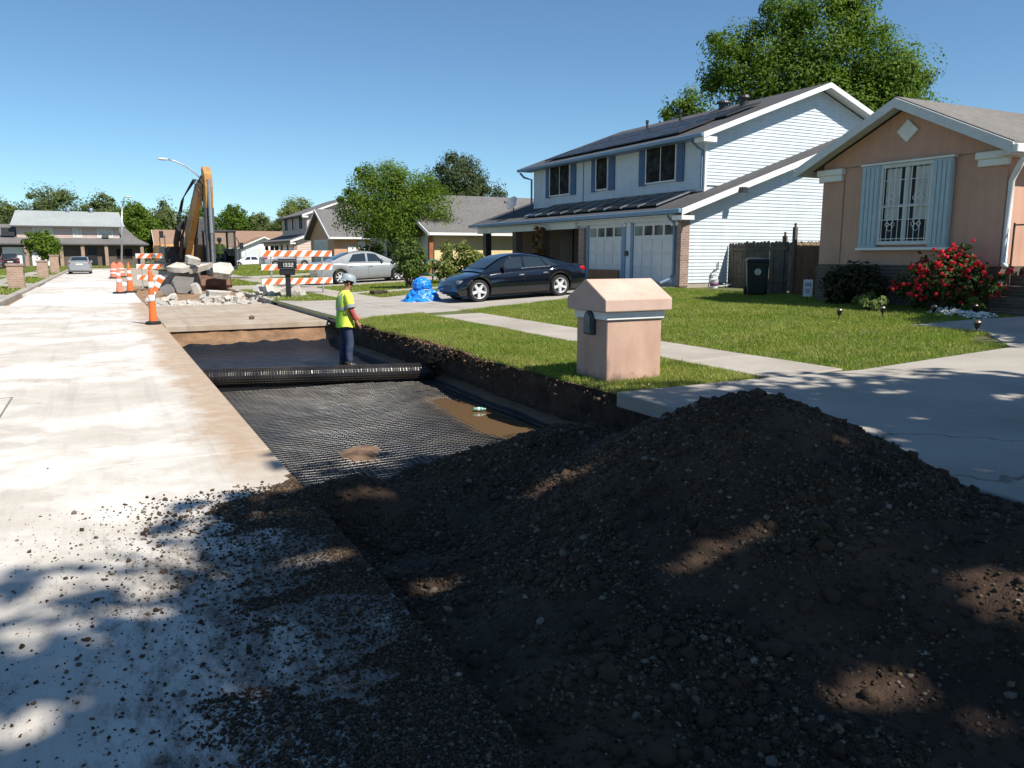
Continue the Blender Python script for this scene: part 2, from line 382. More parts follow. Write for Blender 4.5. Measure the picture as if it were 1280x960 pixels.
LEAF_H = leafmat('leaf_hedge', (.030, .016, .014), (.045, .034, .018), (.03, .05, .015), .2)
ROSE = leafmat('rose_petal', (.50, .012, .03), (.62, .03, .055), (.70, .07, .10), .25, .5)
BLOOM = M('white_bloom', (.78, .77, .72), .8, var=.05)
def paint(name, col, rough=.25):
    m = M(name, col, rough, var=.04, scale=1.2, spec=.5, coat=.8); return m

def splash(m, top, col):      # soil splashed up from the ground over the foot of a wall
    nt = m.node_tree; p = nt.nodes['Principled BSDF']; src = p.inputs['Base Color'].links[0].from_socket; v = coords(nt); sp = N(nt, 'ShaderNodeSeparateXYZ'); nt.links.new(v, sp.inputs[0])
    f = math_(nt, 'ADD', ramp(nt, sp.outputs[2], top, top-.35), math_(nt, 'MULTIPLY', math_(nt, 'SUBTRACT', noise(nt, v, 9, 8, .75), .5), 1.6)); nt.links.new(mixcol(nt, ramp(nt, f, .55, 1.0, 0, .75), src, col), p.inputs['Base Color'])
splash(PINKB, .42, (.16, .105, .07))
# ------------------------------------------------------------------ setting: ground, road, pit
PX0, PX1, PY0, PY1 = 1.12, 4.80, -3.0, 19.1       # pit: saw cut, lawn edge, near end, far end
def edge(y):                                       # ragged lawn edge of the pit
    y = np.asarray(y, float)
    e = .16*vnoise(y, y*0+3, .9, 5, 2)+.07*vnoise(y, y*0, 4, 3, 5) + .05
    return np.where((y > 6.7) & (y < 17.6), e, .0)
mb = MB(); B = 1600.; z = -.09
for (x0, x1, y0, y1) in ((-B, 1.05, -B, B), (5.6, B, -B, B), (1.05, 5.6, -B, PY0), (1.05, 5.6, 19.6, B)):
    mb.quad((x0, y0, z), (x1, y0, z), (x1, y1, z), (x0, y1, z))
tag(mb.build('ground', GROUND), kind='structure')
# right-hand verge and front gardens, rising from the kerb to the houses
ys = np.concatenate([np.arange(-30, 5, 1.), np.arange(5, 19.2, .06), np.arange(20, 97, 1.5)])
xs = np.concatenate([[0, .05, .12, .25, .5], np.arange(1, 4, .5), np.arange(4, 14, 1), np.arange(14, 60, 4)])
Y, X = np.meshgrid(ys, xs, indexing='ij'); X = X + PX1 + edge(Y)*np.clip(1-(X/1.5), 0, 1)
Z = Tz(X) + .05*vnoise(X, Y, .5, 3, 1)*np.clip((X-8.3)/2, 0, 1)*np.clip((16-X)/2, 0, 1)
Z[:, 0] -= .03; lawn = link('lawn', grid_mesh('lawn', X, Y, Z, LAWN)); tag(lawn, kind='structure')
mb = MB(); mb.box(-70, -30, -.08, -3.27, 95.5, .10); tag(mb.build('verge', LAWN), kind='structure')
mb = MB(); mb.box(-90, 105, -.08, 90, 170, .14); tag(mb.build('far_lawn', LAWN), kind='structure')
# road bed and slabs
mb = MB(); mb.quad((-3.2, -25, -.085), (1.04, -25, -.085), (1.04, 96.4, -.085), (-3.2, 96.4, -.085)); mb.quad((1.04, 19.7, -.085), (5.1, 19.7, -.085), (5.1, 96.4, -.085), (1.04, 96.4, -.085))
mb.quad((-90, 96.4, -.085), (90, 96.4, -.085), (90, 104.9, -.085), (-90, 104.9, -.085))
road = tag(mb.build('road', TANSOIL), kind='structure')
def slab_box(x0, x1, y0, y1, mat, top=0., th=.2):
    mb = MB(); mb.box(x0, y0, top-th, x1, y1, top); return mb.build('slab', mat, road, bevel=.008)
jl = [-24, -12, -5.4, .6, 6.6, 12.7, 18.95, 24.6, 29.4]
for a, b in zip(jl[:-1], jl[1:]): slab_box(-3.0, PX0, a+.006, b-.006, ROADC)
slab_box(-2.75, PX0-.05, 29.412, 37.2, ROADN, .012)
slab_box(-3.0, PX0, 37.22, 45.8, ROADC); slab_box(-2.9, PX0, 45.82, 51.5, ROADN, .01)
for a, b in ((51.52, 59), (59.02, 67), (67.02, 76), (76.02, 86), (86.02, 96.5)): slab_box(-3.0, PX0, a, b, ROADC)
slab_box(PX0+.012, PX1, 19.14, 23.2, ROADT, 0., .13); slab_box(PX0+.012, PX1, 23.215, 26.9, ROADT)
for a, b in ((46.5, 53), (53.02, 60), (60.02, 68), (68.02, 77), (77.02, 86), (86.02, 96.5)): slab_box(PX0+.012, PX1, a, b, ROADT)
for a in range(-90, 90, 9): slab_box(a+.01, a+8.99, 96.52, 104.9, ROADT)
slab_box(PX0+.012, PX1, -24, -4, ROADC)
# repair patch let into the slab (thin outline in the photograph)
mb = MB()
for x0, y0, x1, y1 in ((-2.9, 10.35, -1.02, 10.37), (-2.9, 8.25, -.98, 8.27), (-1.04, 8.27, -1.02, 10.35)): mb.box(x0, y0, -.002, x1, y1, .004)
tag(mb.build('patch_seam', M('seam', (.22, .2, .18), .9), road), None)
# kerbs
def kerb(x0, x1, y0, y1, top=.125):
    k = 0; y = y0
    while y < y1-.1:
        ye = min(y+3, y1); mb = MB(); mb.box(x0, y+.006, -.1, x1, ye-.006, top); mb.build('kerbstone', CURBC, kerbs, bevel=.03, seg=2); y = ye
kerbs = MB().box(-3.22, -24, -.085, -3.08, 93, .02).build('kerb', CURBC); tag(kerbs, kind='structure')
kerb(-3.26, -3.0, -24, 92)
kerb(PX1+.004, PX1+.2, 26.6, 92)
# paved strips that follow the rise of the garden
def strip(parent, name, xs, f0, f1, mat, lift=.022, th=.16, bev=.01):
    mb = MB(); n = len(xs)
    for z_ in (0, 1):
        for x in xs:
            for f in (f0, f1): mb.v.append((x, f(x), float(Tz(x))+lift-(0 if z_ else th)))
    o = 2*n
    for i in range(n-1):
        a = 2*i
        mb.f += [(a, a+1, a+3, a+2), (o+a, o+a+2, o+a+3, o+a+1), (a, a+2, o+a+2, o+a), (a+1, o+a+1, o+a+3, a+3)]
    mb.f += [(0, o, o+1, 1), (2*n-2, 2*n-1, o+2*n-1, o+2*n-2)]; mb.mi = [0]*len(mb.f)
    return mb.build(name, mat, parent, bevel=bev)
def paved(name):
    e = bpy.data.objects.new(name, None); COL.objects.link(e); tag(e, kind='structure'); return e
def lerp(x0, y0, x1, y1): return lambda x: y0+(y1-y0)*(x-x0)/(x1-x0)
def const(c): return lambda x: c
walk = paved('sidewalk')
for i in range(40):
    y = 6.72+i*1.53
    if 18.0 < y+.7 < 24.6 or y > 62: continue
    strip(walk, 'slab', [6.9, 8.1] if i % 3 else [6.88, 8.12], const(y+.006), const(y+1.524), WALKC)
drive = paved('driveway')                       # near driveway, in front of the pink house
dr_edge = lambda x: np.interp(x, [4.85, 6.9, 8.1, 11.2, 12.6, 13], [6.84, 6.71, 6.55, 6.5, 7.75, 7.8])
strip(drive, 'slab', [4.785, 6.88], lambda x: 2.2, lambda x: float(dr_edge(x)), DRIVE, .025)
strip(drive, 'slab', [4.785, 6.88], lambda x: -6., lambda x: 2.185, DRIVE, .025)
strip(drive, 'slab', [6.895, 8.2, 8.5], lambda x: 2.8-.12*(x-6.9), lambda x: float(dr_edge(x)), DRIVE, .025)
strip(drive, 'slab', [6.895, 8.2, 8.5], lambda x: -6., lambda x: 2.785-.12*(x-6.9), DRIVE, .025)
strip(drive, 'slab', [8.515, 10, 11.2, 11.7, 12.2, 12.5], lambda x: 1.8, lambda x: float(dr_edge(x)), DRIVE, .025)
strip(drive, 'slab', [8.515, 12.5], lambda x: -6., lambda x: 1.785, DRIVE, .025)
strip(drive, 'slab', [12.515, 13.4, 14.3, 15.2, 16, 19], lambda x: -6., lambda x: float(np.interp(x, [12.5, 12.55, 14.3, 15.2, 19], [9.0, 9.1, 8.75, 8.4, 8.4])), WALKC, .025)
drive2 = paved('neighbour_driveway')            # towards the two garage doors
near2 = lambda x: float(np.interp(x, [4.85, 5.6, 8, 11.5, 17], [17.2, 18.05, 18.6, 19.4, 20.95]))
far2 = lambda x: float(np.interp(x, [4.85, 5.6, 7.3, 10.5, 17], [25.8, 25.0, 24.7, 26.3, 26.7]))
mid2 = lambda x: .5*(near2(x)+far2(x))
for xa, xb in ((4.85, 6.88), (6.895, 8.3), (8.315, 12.6), (12.615, 17.4)):
    q = sorted({xa, xb, *[v for v in (5.6, 8.2, 11.5, 10.5, 16) if xa < v < xb]})
    strip(drive2, 'slab', q, near2, lambda x: mid2(x)-.008, DRIVE, .024); strip(drive2, 'slab', q, lambda x: mid2(x)+.008, far2, DRIVE, .024)
path2 = paved('garden_path'); strip(path2, 'slab', [7.5, 8.2, 12, 15.4], lambda x: 28.6-.04*x, lambda x: 29.6-.04*x, WALKC, .02)
drive3 = paved('far_driveway')
strip(drive3, 'slab', [4.85, 8.2, 11.5], const(34.6), const(38.9), WALKC, .022); strip(drive3, 'slab', [11.51, 15.6], const(34.6), const(38.9), WALKC, .022)
drive4 = paved('far_driveway'); strip(drive4, 'slab', [4.85, 8.2, 16], const(49), const(53.5), WALKC, .022)
drive5 = paved('verge_driveway')
for k, yy in enumerate((30.5, 43.5, 62)):
    mb = MB(); mb.box(-16, yy, -.05, -3.27, yy+4.2, .125); mb.build('slab', WALKC, drive5, bevel=.01)
mb = MB(); mb.box(-5.6, -20, -.05, -4.6, 90, .118); mb.build('slab', WALKC, drive5)

# ---- the pit
nx = np.arange(.95, 5.45, .06); ny = np.arange(-3.2, 19.7, .06)
Y, X = np.meshgrid(ny, nx, indexing='ij')
def floor_z(x, y):
    s = np.clip((x-4.66)/.42, 0, 1); s = s*s*(3-2*s); e = np.clip((y-17.9)/1.1, 0, 1); e = e*e*(3-2*e)
    return -.56 + .15*s + .10*e + .045*vnoise(x, y, .9, 3, 3) + .012*vnoise(x, y, 6, 3, 4) - .05*np.exp(-((x-4.35)/.40)**2-((y-9.3)/2.0)**2)
WETMUD = M('wet_mud', (.10, .066, .04), .45, scale=2.5, bmp=.8, bscale=12, col2=(.20, .13, .075), dist=.03, spec=.5)
tag(link('pit_floor', grid_mesh('pit_floor', X, Y, floor_z(X, Y), WETMUD)), kind='structure')
# right bank: raw soil under the turf
wy = np.arange(-3, 19.3, .045); t = np.linspace(0, 1, 16)
Yw, Tt = np.meshgrid(wy, t, indexing='ij')
bulge = .10*vnoise(Yw, Tt*1.2, 1.6, 4, 7)+.07*vnoise(Yw, Tt*2, 6, 3, 8)+.02*np.sin(Tt*9+Yw)
Xw = PX1+edge(Yw)*(1-Tt*.8)+.02 + bulge*np.clip(Tt*6, 0, 1) + .20*Tt + .06*np.clip(.35-np.abs(Tt-.25), 0, 1)
Zw = (Tz(4.8)-.012)*(1-Tt)+(-.50)*Tt
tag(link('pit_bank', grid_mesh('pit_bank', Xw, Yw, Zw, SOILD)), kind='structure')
# far bank: slab edge above, slumped clay below
wx = np.arange(1.0, 5.2, .04); t = np.linspace(0, 1, 16); Xf, Tt = np.meshgrid(wx, t, indexing='ij')
Zf = -.10*(1-Tt)-.56*Tt + .09*vnoise(Xf, Tt, 2.5, 4, 9)*np.clip(Tt*4, 0, 1)*np.clip(1.2-Tt, 0, 1)
Yf = 19.25 - .85*Tt**1.3 + .22*vnoise(Xf, Tt*1.5, 3, 4, 10)*np.clip(Tt*3, 0, 1)
FARSOIL = M('far_bank_clay', (.30, .18, .10), .95, scale=2.5, bmp=1, bscale=14, col2=(.15, .085, .048), dist=.05)
tag(link('far_bank', grid_mesh('far_bank', Xf, Yf, Zf, FARSOIL)), kind='structure')
mb = MB(); mb.box(1.0, -3, -.7, 1.1, 19.3, -.2); tag(mb.build('cut_bank', SOIL), kind='structure')
CLOD = M('clod_soil', (.21, .13, .08), .95, scale=6, col2=(.09, .055, .036))
# brown clods and roots slumping over the bank under the turf
def rock(n=1, seed=0, flat=1., jag=.3):
    bm = bmesh.new(); bmesh.ops.create_icosphere(bm, subdivisions=n, radius=1)
    r = random.Random(seed)
    for v in bm.verts:
        v.co *= 1+r.uniform(-jag, jag); v.co.z *= flat
    me = bpy.data.meshes.new('rock'); bm.to_mesh(me); bm.free(); return me
def scatter(name, P, S, mat, parent=None, kind='stuff', base='octa', seed=1, flat=.75, world=True):
    """many deformed stones as one mesh"""
    r = np.random.default_rng(seed); n = len(P)
    if base == 'octa':
        bv = np.array([(1, 0, 0), (-1, 0, 0), (0, 1, 0), (0, -1, 0), (0, 0, 1), (0, 0, -1)], float)
        bf = np.array([(0, 2, 4), (2, 1, 4), (1, 3, 4), (3, 0, 4), (2, 0, 5), (1, 2, 5), (3, 1, 5), (0, 3, 5)])
    else:
        me = rock(1, 3, 1, 0); bv = np.array([v.co[:] for v in me.vertices]); bf = np.array([p.vertices[:] for p in me.polygons])
        if base == 'ico': pass
    V = np.repeat(bv[None], n, 0)*(1+r.uniform(-.32, .32, (n, len(bv), 1)))
    V[:, :, 2] *= flat
    sc = r.uniform(.7, 1.35, (n, 1, 3)); V = V*sc
    a = r.uniform(0, 2*np.pi, n); b = r.uniform(-.6, .6, n); ca, sa, cb, sb = np.cos(a)[:, None], np.sin(a)[:, None], np.cos(b)[:, None], np.sin(b)[:, None]
    x, y, zz = V[..., 0].copy(), V[..., 1].copy(), V[..., 2].copy()
    y, zz = y*cb-zz*sb, y*sb+zz*cb; x, y = x*ca-y*sa, x*sa+y*ca
    V = np.stack([x, y, zz], -1)*np.asarray(S)[:, None, None]+np.asarray(P)[:, None, :]
    F = (bf[None]+(np.arange(n)*len(bv))[:, None, None]).reshape(-1, 3)
    ob = link(name, npmesh(name, V.reshape(-1, 3), F, mat), parent, world); tag(ob, kind=kind); return ob
k = 900; cy_ = np.concatenate([rng.normal(12.3, .6, 450), rng.normal(10.5, .3, 200), rng.uniform(6.9, 17, 250)]); tt = rng.beta(1.1, 3.0, k)
P = np.stack([PX1+edge(cy_)-.02-.05*tt+rng.normal(0, .02, k), cy_, .12-.5*tt*rng.uniform(.3, 1, k)], -1)
tag(scatter('soil_clods', P, rng.uniform(.006, .028, k)*(1+.6*(np.abs(cy_-12.3) < .8)), CLOD, base='ico', seed=5), 'brown clay clods crumbling from the turf edge of the pit', 'soil')

# ---- gravel heap filling the near end of the pit
HUMPS = [(3.48, 3.45, .875, 2.35, 2.75, 0), (3.0, 4.95, .40, 2.1, 1.75, 0), (3.9, 1.6, .55, 2.3, 3.1, 0), (2.2, 2.8, .19, 3.0, 3.6, 0), (1.35, 5.1, .19, 1.6, .78, .1), (2.25, 5.3, .16, 1.35, 1.2, 0), (1.1, 1.0, .24, 2.3, 1.7, 0)]
def mh0(x, y):
    hs = []
    for (cx, cy, h, rx, ry, ro) in HUMPS:
        c, s = math.cos(ro), math.sin(ro); u = ((x-cx)*c+(y-cy)*s)/rx; v = (-(x-cx)*s+(y-cy)*c)/ry
        hs.append(-.55+(h+.55)*np.clip(1.06-np.sqrt(u*u+v*v+.02), 0, None))
    k = .06; top = np.max(np.stack(np.broadcast_arrays(*hs)), 0); return k*np.log(sum(np.exp(h/k) for h in hs)/1.6) - .35*np.clip((-.38-top)/.16, 0, 1)
def mh(x, y):
    return mh0(x, y) + .13*vnoise(x, y, 1.3, 5, 12) + .075*vnoise(x, y, 5, 4, 13) + .03*np.abs(vnoise(x, y, 13, 3, 15)) + .022*vnoise(x, y, 24, 3, 14)
gx = np.arange(-.2, 5.5, .024); gy = np.arange(-.6, 8.4, .024); Y, X = np.meshgrid(gy, gx, indexing='ij'); Zm = mh(X, Y)
heap = link('gravel_mound', grid_mesh('gravel_mound', X, Y, Zm, MOUND)); tag(heap, 'tall dark mound of gravelly dirt dumped in the pit beside the driveway', 'dirt mound')
def base_z(x, y): return np.where(x < PX0, 0., np.where(x > PX1, Tz(x)+.02, floor_z(x, y)))
def on_heap(n, seed, smin, smax, pw=2.):
    r = np.random.default_rng(seed); x = r.uniform(-.1, 5.3, n*6); y = r.uniform(-.2, 8.2, n*6)
    near = r.random(n*6) < np.clip(1.25-.11*np.hypot(x, y), .25, 1)*np.clip(.55+2.2*vnoise(x, y, 2.1, 4, 16), .12, 1); zz = mh(x, y); ok = near & (zz > base_z(x, y)-.005); x, y, zz = x[ok][:n], y[ok][:n], zz[ok][:n]
    s = smin+(smax-smin)*r.random(len(x))**pw
    return np.stack([x, y, zz+s*.15], -1), s
P, S = on_heap(95000, 3, .0045, .014); scatter('gravel', P, S, GRAV, heap, seed=3)
P, S = on_heap(6500, 4, .009, .019, 2.2); scatter('coarse_gravel', P, S, GRAV, heap, base='ico', seed=4)
P, S = on_heap(2600, 9, .014, .045, 2.6); scatter('dirt_clods', P, S, MOUND, heap, base='ico', seed=10)
stone_me = []
for i in range(6):
    me = rock(1, 40+i, .72, .22); me.materials.append(STONE); stone_me.append(me)
P, S = on_heap(270, 6, .015, .030, 2.)
for i, (p, s) in enumerate(zip(P, S)):
    o = link('stone', stone_me[i % 6], heap); o.location = p; o.scale = (s*random.uniform(.8, 1.3), s, s*random.uniform(.7, 1)); o.rotation_euler = (random.uniform(-.5, .5), random.uniform(-.5, .5), random.uniform(0, 6.3))
# spilled over the road
r = np.random.default_rng(21); n = 170000; x = 1.12-r.exponential(.62, n); y = r.uniform(.9, 5.7, n)
dens = vnoise(x, y, 2.2, 5, 31)+.5*vnoise(x*.35, y*1.6, 5, 3, 33)
reach = np.interp(y, [.9, 2, 3, 4.2, 4.9, 5.3, 5.7], [1.7, 1.5, 1.15, .85, .85, .7, .15]); w = 1-(1.12-x)/reach
ridge = np.exp(-((y-4.95-.12*(1.1-x))/.22)**2)
clear = np.exp(-((y-4.2)/.45)**2-((x-.75)/.5)**2)*.35+np.exp(-((y-3.3)/.35)**2-((x-.95)/.25)**2)*.25
ok = (w > 0) & (dens+.34*w+.45*ridge*np.clip(w+.5, 0, 1)-clear > .06+.2*(1-w)) & (mh(x, y) < .012)
x, y = x[ok][:42000], y[ok][:42000]; s = .003+.008*r.random(len(x))**2.6
xr = 1.1-r.exponential(.42, 16000); yr = r.uniform(.9, 5.5, 16000); kk = (xr > -1.0) & (mh(xr, yr) < .012); x = np.concatenate([x, xr[kk]]); y = np.concatenate([y, yr[kk]]); s = .003+.008*r.random(len(x))**2.6
spill = scatter('spilled_gravel', np.stack([x, y, s*.35], -1), s, GRAV, seed=8)
tag(spill, 'dark gravel scattered over the concrete beside the mound', 'gravel')
n = 4200; x = 1.1-r.exponential(.42, n); y = r.uniform(.9, 5.6, n); ridge = np.exp(-((y-4.98-.1*(1.1-x))/.2)**2)
ok = (x > -.75) & ((r.random(n) < .16) | ((ridge > .4) & (x > .1))) & (mh(x, y) < .02); x, y = x[ok], y[ok]
s = .006+.012*r.random(len(x))**2; scatter('coarse_gravel', np.stack([x, y, s*.4], -1), s, GRAV, spill, base='ico', seed=9)
for i in range(46):
    yy = random.choice([random.gauss(4.95, .18), random.uniform(1.2, 5.4)]); xx = random.uniform(-.1, 1.05)
    if i > 34: xx, yy = random.uniform(-2.2, .3), random.uniform(2.5, 9.5)
    s = random.uniform(.009, .020) if i < 35 else random.uniform(.005, .010)
    o = link('stone', stone_me[i % 6], spill); o.location = (xx, yy, max(s*.5, float(mh(xx, yy))+s*.3)); o.scale = (s*1.2, s, s*.8); o.rotation_euler = (0, random.uniform(-.3, .3), random.uniform(0, 6.3))

# ---- geotextile, geogrid, roll, water, bottle
x = np.arange(1.13, 4.86, .05); y = np.arange(4.5, 18.62, .05); Y, X = np.meshgrid(y, x, indexing='ij'); X2 = X + .10*vnoise(Y, Y*0, .8, 3, 41)*np.clip((X-4.2), 0, 1)
def fab_z(x, y):
    fold = .025*np.clip(vnoise(x*.6+y*.25, y*.9, 1.5, 4, 44), -.2, .5)*np.clip((y-12.5)/1.5, 0, 1)
    return floor_z(x, y)+.022+np.maximum(fold, -.004)+np.clip((y-18.0)/.6, 0, 1)**2*(.08+.10*vnoise(x, y, 4, 3, 45))
fab = link('geotextile_sheet', grid_mesh('geotextile_sheet', X2, Y, fab_z(X2, Y), FABRIC))
tag(fab, 'black geotextile sheet spread over the pit floor behind the worker', 'geotextile')
def grid_z(x, y): return fab_z(x, y)+.010+.012*(vnoise(x, y, 1.7, 3, 46)+.3)
def ribs(xs, ys, along):
    V = []; F = []; o = 0; w = .0055; h = .006
    outer, inner = (ys, xs) if along == 'x' else (xs, ys)
    for c in outer:
        a = np.asarray(inner); cc = np.full_like(a, c) + .012*vnoise(a, a*0+c, .6, 2, 51)
        px, py = (a, cc) if along == 'x' else (cc, a); zz = grid_z(px, py)
        ox, oy = (0, w) if along == 'x' else (w, 0)
        rows = np.stack([np.stack([px-ox, py-oy, zz-h], -1), np.stack([px-ox, py-oy, zz], -1), np.stack([px+ox, py+oy, zz], -1), np.stack([px+ox, py+oy, zz-h], -1)], 1)
        n = len(a); V.append(rows.reshape(-1, 3)); i = np.arange(n-1)[:, None]*4+o
        for j in range(3): F.append(np.concatenate([i+j, i+j+1, i+j+5, i+j+4], 1))
        o += n*4
    return np.concatenate(V), np.concatenate(F), o
xs_ = np.arange(1.16, 4.82, .072); ys_ = np.arange(4.9, 12.75, .09)
V1, F1, o1 = ribs(xs_, ys_, 'x'); V2, F2, _ = ribs(xs_, ys_, 'y')
GRID = M('geogrid_polymer', (.014, .014, .015), .25, spec=.34, scale=1.3, col2=(.085, .068, .052))
gg = link('geogrid_sheet', npmesh('geogrid_sheet', np.concatenate([V1, V2]), np.concatenate([F1, F2+o1]), GRID))
tag(gg, 'black plastic geogrid mesh laid flat over the wet pit floor', 'geogrid')
# the rest of the geogrid still rolled up
a, b = Vector((1.30, 13.45, -.385)), Vector((4.93, 12.45, -.39)); d = (b-a); ln = d.length; ang = math.atan2(d.y, d.x)
roll = thing('geogrid_roll', 'long black geogrid roll lying across the pit floor before the worker', 'roll', tuple(a), ang)
mb = MB(); prof = [(.085, .02), (.135, 0), (.150, .05)]+[(.150+.005*math.sin(i*1.1)+.004*random.uniform(-1, 1), .05+(ln-.1)*i/24) for i in range(1, 24)]+[(.150, ln-.05), (.135, ln), (.085, ln-.02)]
ry = Matrix.Rotation(R_(90), 3, 'Y'); mb.lathe(prof, 28, (0, 0, 0), ry); mb.build('roll_core', BLACKP, roll, smooth=True)
mb = MB(); nr = int(ln/.042)
for i in range(nr): 
    xx = .03+i*.042; mb.tube([(xx+.012*math.sin(q*2+i), .154*math.cos(q), .154*math.sin(q)) for q in np.linspace(0, 2*math.pi, 19)[:-1]], .004, 4, closed=True)
for j in range(24):
    q = 2*math.pi*j/24; mb.tube([(.01, .154*math.cos(q), .154*math.sin(q)), (ln-.01, .154*math.cos(q), .154*math.sin(q))], .004, 4)
mb.build('roll_ribs', GRID, roll)
WATER = bpy.data.materials.new('muddy_water'); WATER.use_nodes = True; p = WATER.node_tree.nodes['Principled BSDF']
p.inputs['Base Color'].default_value = (.14, .088, .045, 1); p.inputs['Roughness'].default_value = .07; p.inputs['Specular IOR Level'].default_value = .5
bump(WATER.node_tree, p, noise(WATER.node_tree, coords(WATER.node_tree), 5, 3), .15, .01)
bm_pts = [(3.62+.55*math.cos(q)+0, 8.6) for q in ()]
mb = MB(); cpts = []
for i in range(48):
    q = 2*math.pi*i/48; rr = 1.0; cpts.append((3.95+1.0*rr*math.cos(q), 9.2+3.6*rr*math.sin(q), -.556))
mb.v = cpts+[(3.95, 9.2, -.556)]; mb.f = [(i, (i+1) % 48, 48) for i in range(48)]; mb.mi = [0]*48
tag(mb.build('water', WATER), kind='structure')
bt = thing('plastic_bottle', 'small green plastic bottle floating at the edge of the muddy puddle', 'bottle', (4.42, 9.75, -.545), R_(-25))
bt.scale = (.8, .8, .8); GB = M('green_pet', (.16, .42, .32), .2, spec=.6); ry = Matrix.Rotation(R_(90), 3, 'Y')
mb = MB(); mb.lathe([(.01, 0), (.03, .006), (.033, .03), (.030, .07), (.033, .11), (.033, .15), (.022, .18), (.013, .195), (.013, .2)], 14, (0, 0, .03), ry); mb.build('body', GB, bt, smooth=True)
mb = MB(); mb.lathe([(.015, .2), (.015, .218)], 12, (0, 0, .03), ry); mb.build('cap', WHITE, bt)
mb = MB(); mb.lathe([(.0338, .075), (.0342, .08), (.0342, .108), (.0338, .112)], 14, (0, 0, .03), ry); mb.build('paper_label', WHITE, bt, smooth=True)
# clay dumped on the mesh
for i, (cx, cy, rx, ry_, h, lb) in enumerate(((2.30, 8.1, .22, .34, .05, 'brown clay heap on the geogrid mesh, larger of the two on it'), (3.75, 6.9, .25, .30, .05, 'low brown clay smear on the geogrid near the mound toe'), (4.45, 7.35, .16, .25, .06, 'brown clay lump at the puddle edge below the bank'))):
    n = 34; u = np.linspace(-1, 1, n); U, Vv = np.meshgrid(u, u, indexing='ij'); xx = cx+U*rx*1.25; yy = cy+Vv*ry_*1.25; rr = np.sqrt(U**2+Vv**2)*1.25*(1+1.3*vnoise(xx, yy, 4, 4, 80+i))
    zz = grid_z(xx, yy)-.02+h*np.clip(1-rr, 0, 1)**.7*(1+1.5*vnoise(xx, yy, 9, 3, 60+i))
    tag(link('clay_heap', grid_mesh('clay_heap', xx, yy, zz, CLOD)), lb, 'clay')

# ---- turf
def lawn_ok(x, y):
    m = (x > PX1+edge(y)-.03)
    nz = .10*vnoise(x, y, 3.5, 4, 70); m &= ~((x > 6.88+nz) & (x < 8.12+nz) & ((y < 18.3) | (y > 24.3)) & (y > 6.6))
    de = np.interp(x, [4.8, 6.9, 8.1, 11.2, 12.6, 13], [6.84, 6.71, 6.55, 6.5, 7.75, 7.8]); m &= (y > de+.01+nz)
    wk = np.interp(x, [12.5, 12.55, 14.3, 15.2, 19], [9.0, 9.1, 8.75, 8.4, 8.4]); m &= ~((x > 12.49) & (y < wk+.03))
    n2 = np.interp(x, [4.85, 5.6, 8, 11.5, 17], [17.2, 18.05, 18.6, 19.4, 20.95]); f2 = np.interp(x, [4.85, 5.6, 7.3, 10.5, 17], [25.8, 25.0, 24.7, 26.3, 26.7])
    m &= ~((y > n2-.02) & (y < f2+.02)); m &= ~((y > 34.55) & (y < 38.95) & (x < 15.7)); m &= ~((y > 48.9) & (y < 53.6))
    m &= ~((y > 28.55-.04*x) & (y < 29.65-.04*x) & (x > 7.4)); m &= ~((x > 5.08) & (x < 5.94) & (y > 7.48) & (y < 8.22))
    m &= ~((x > 15.5) & (y < 14)) & ~((x > 16.9) & (y > 20.5) & (y < 38)) & (x < 18.5)
    m &= ~((np.hypot(x-11.9, y-6.95) < .5+.2*vnoise(x, y, 4, 3, 71)))
    return m
def turf(name, bounds, dens, hgt, wid, seed, label=None, zf=None, ok=lawn_ok):
    r = np.random.default_rng(seed); x0, x1, y0, y1 = bounds; n = int((x1-x0)*(y1-y0)*dens)
    x = r.uniform(x0, x1, n); y = r.uniform(y0, y1, n); m = ok(x, y); m &= (r.random(n) < .70+1.1*vnoise(x, y, 1.1, 4, 72)); x, y = x[m], y[m]; n = len(x)
    zz = (Tz(x) + .05*vnoise(x, y, .5, 3, 1)*np.clip((x-8.3)/2, 0, 1)*np.clip((16-x)/2, 0, 1)) if zf is None else zf(x, y)
    h = hgt*r.uniform(.45, 1.25, n)*(1+.5*vnoise(x, y, .8, 3, 73)); a = r.uniform(0, 6.283, n); le = h*r.uniform(.15, 1.0, n); la = r.uniform(0, 6.283, n)
    w = wid*r.uniform(.6, 1.3, n); dx, dy = np.cos(a)*w, np.sin(a)*w
    V = np.stack([np.stack([x-dx, y-dy, zz-.004], -1), np.stack([x+dx, y+dy, zz-.004], -1), np.stack([x+np.cos(la)*le, y+np.sin(la)*le, zz+h], -1)], 1)
    F = np.arange(n*3).reshape(-1, 3); o = link(name, npmesh(name, V.reshape(-1, 3), F, GRASS)); tag(o, label, 'grass', kind='stuff'); return o
turf('grass', (4.6, 7.0, 6.6, 18.8), 7000, .052, .0055, 1, 'green turf on the strip between the pit and the sidewalk')
turf('grass', (8.0, 16.6, 6.4, 20.9), 3000, .050, .007, 2, 'green lawn sloping up to the pink house')
turf('grass', (4.95, 16, 24.5, 34.6), 700, .06, .014, 3, 'patchy grass around the blue tarp and the second driveway')
turf('grass', (4.95, 16, 38.9, 92), 130, .09, .03, 4, 'grass in front of the far houses')
left_ok = lambda x, y: (x < -3.28) & ~((y > 30.5) & (y < 34.7)) & ~((y > 43.5) & (y < 47.7)) & ~((y > 62) & (y < 66.2)) & ~((x > -5.6) & (x < -4.6))
turf('grass', (-16, -3.28, 24, 95), 160, .08, .028, 5, 'grass verge behind the left kerb', lambda x, y: np.full_like(x, .10), left_ok)
turf('grass', (-30, 40, 105, 113), 40, .1, .05, 6, 'grass in front of the houses closing the street', lambda x, y: np.full_like(x, .14), lambda x, y: x > -99)
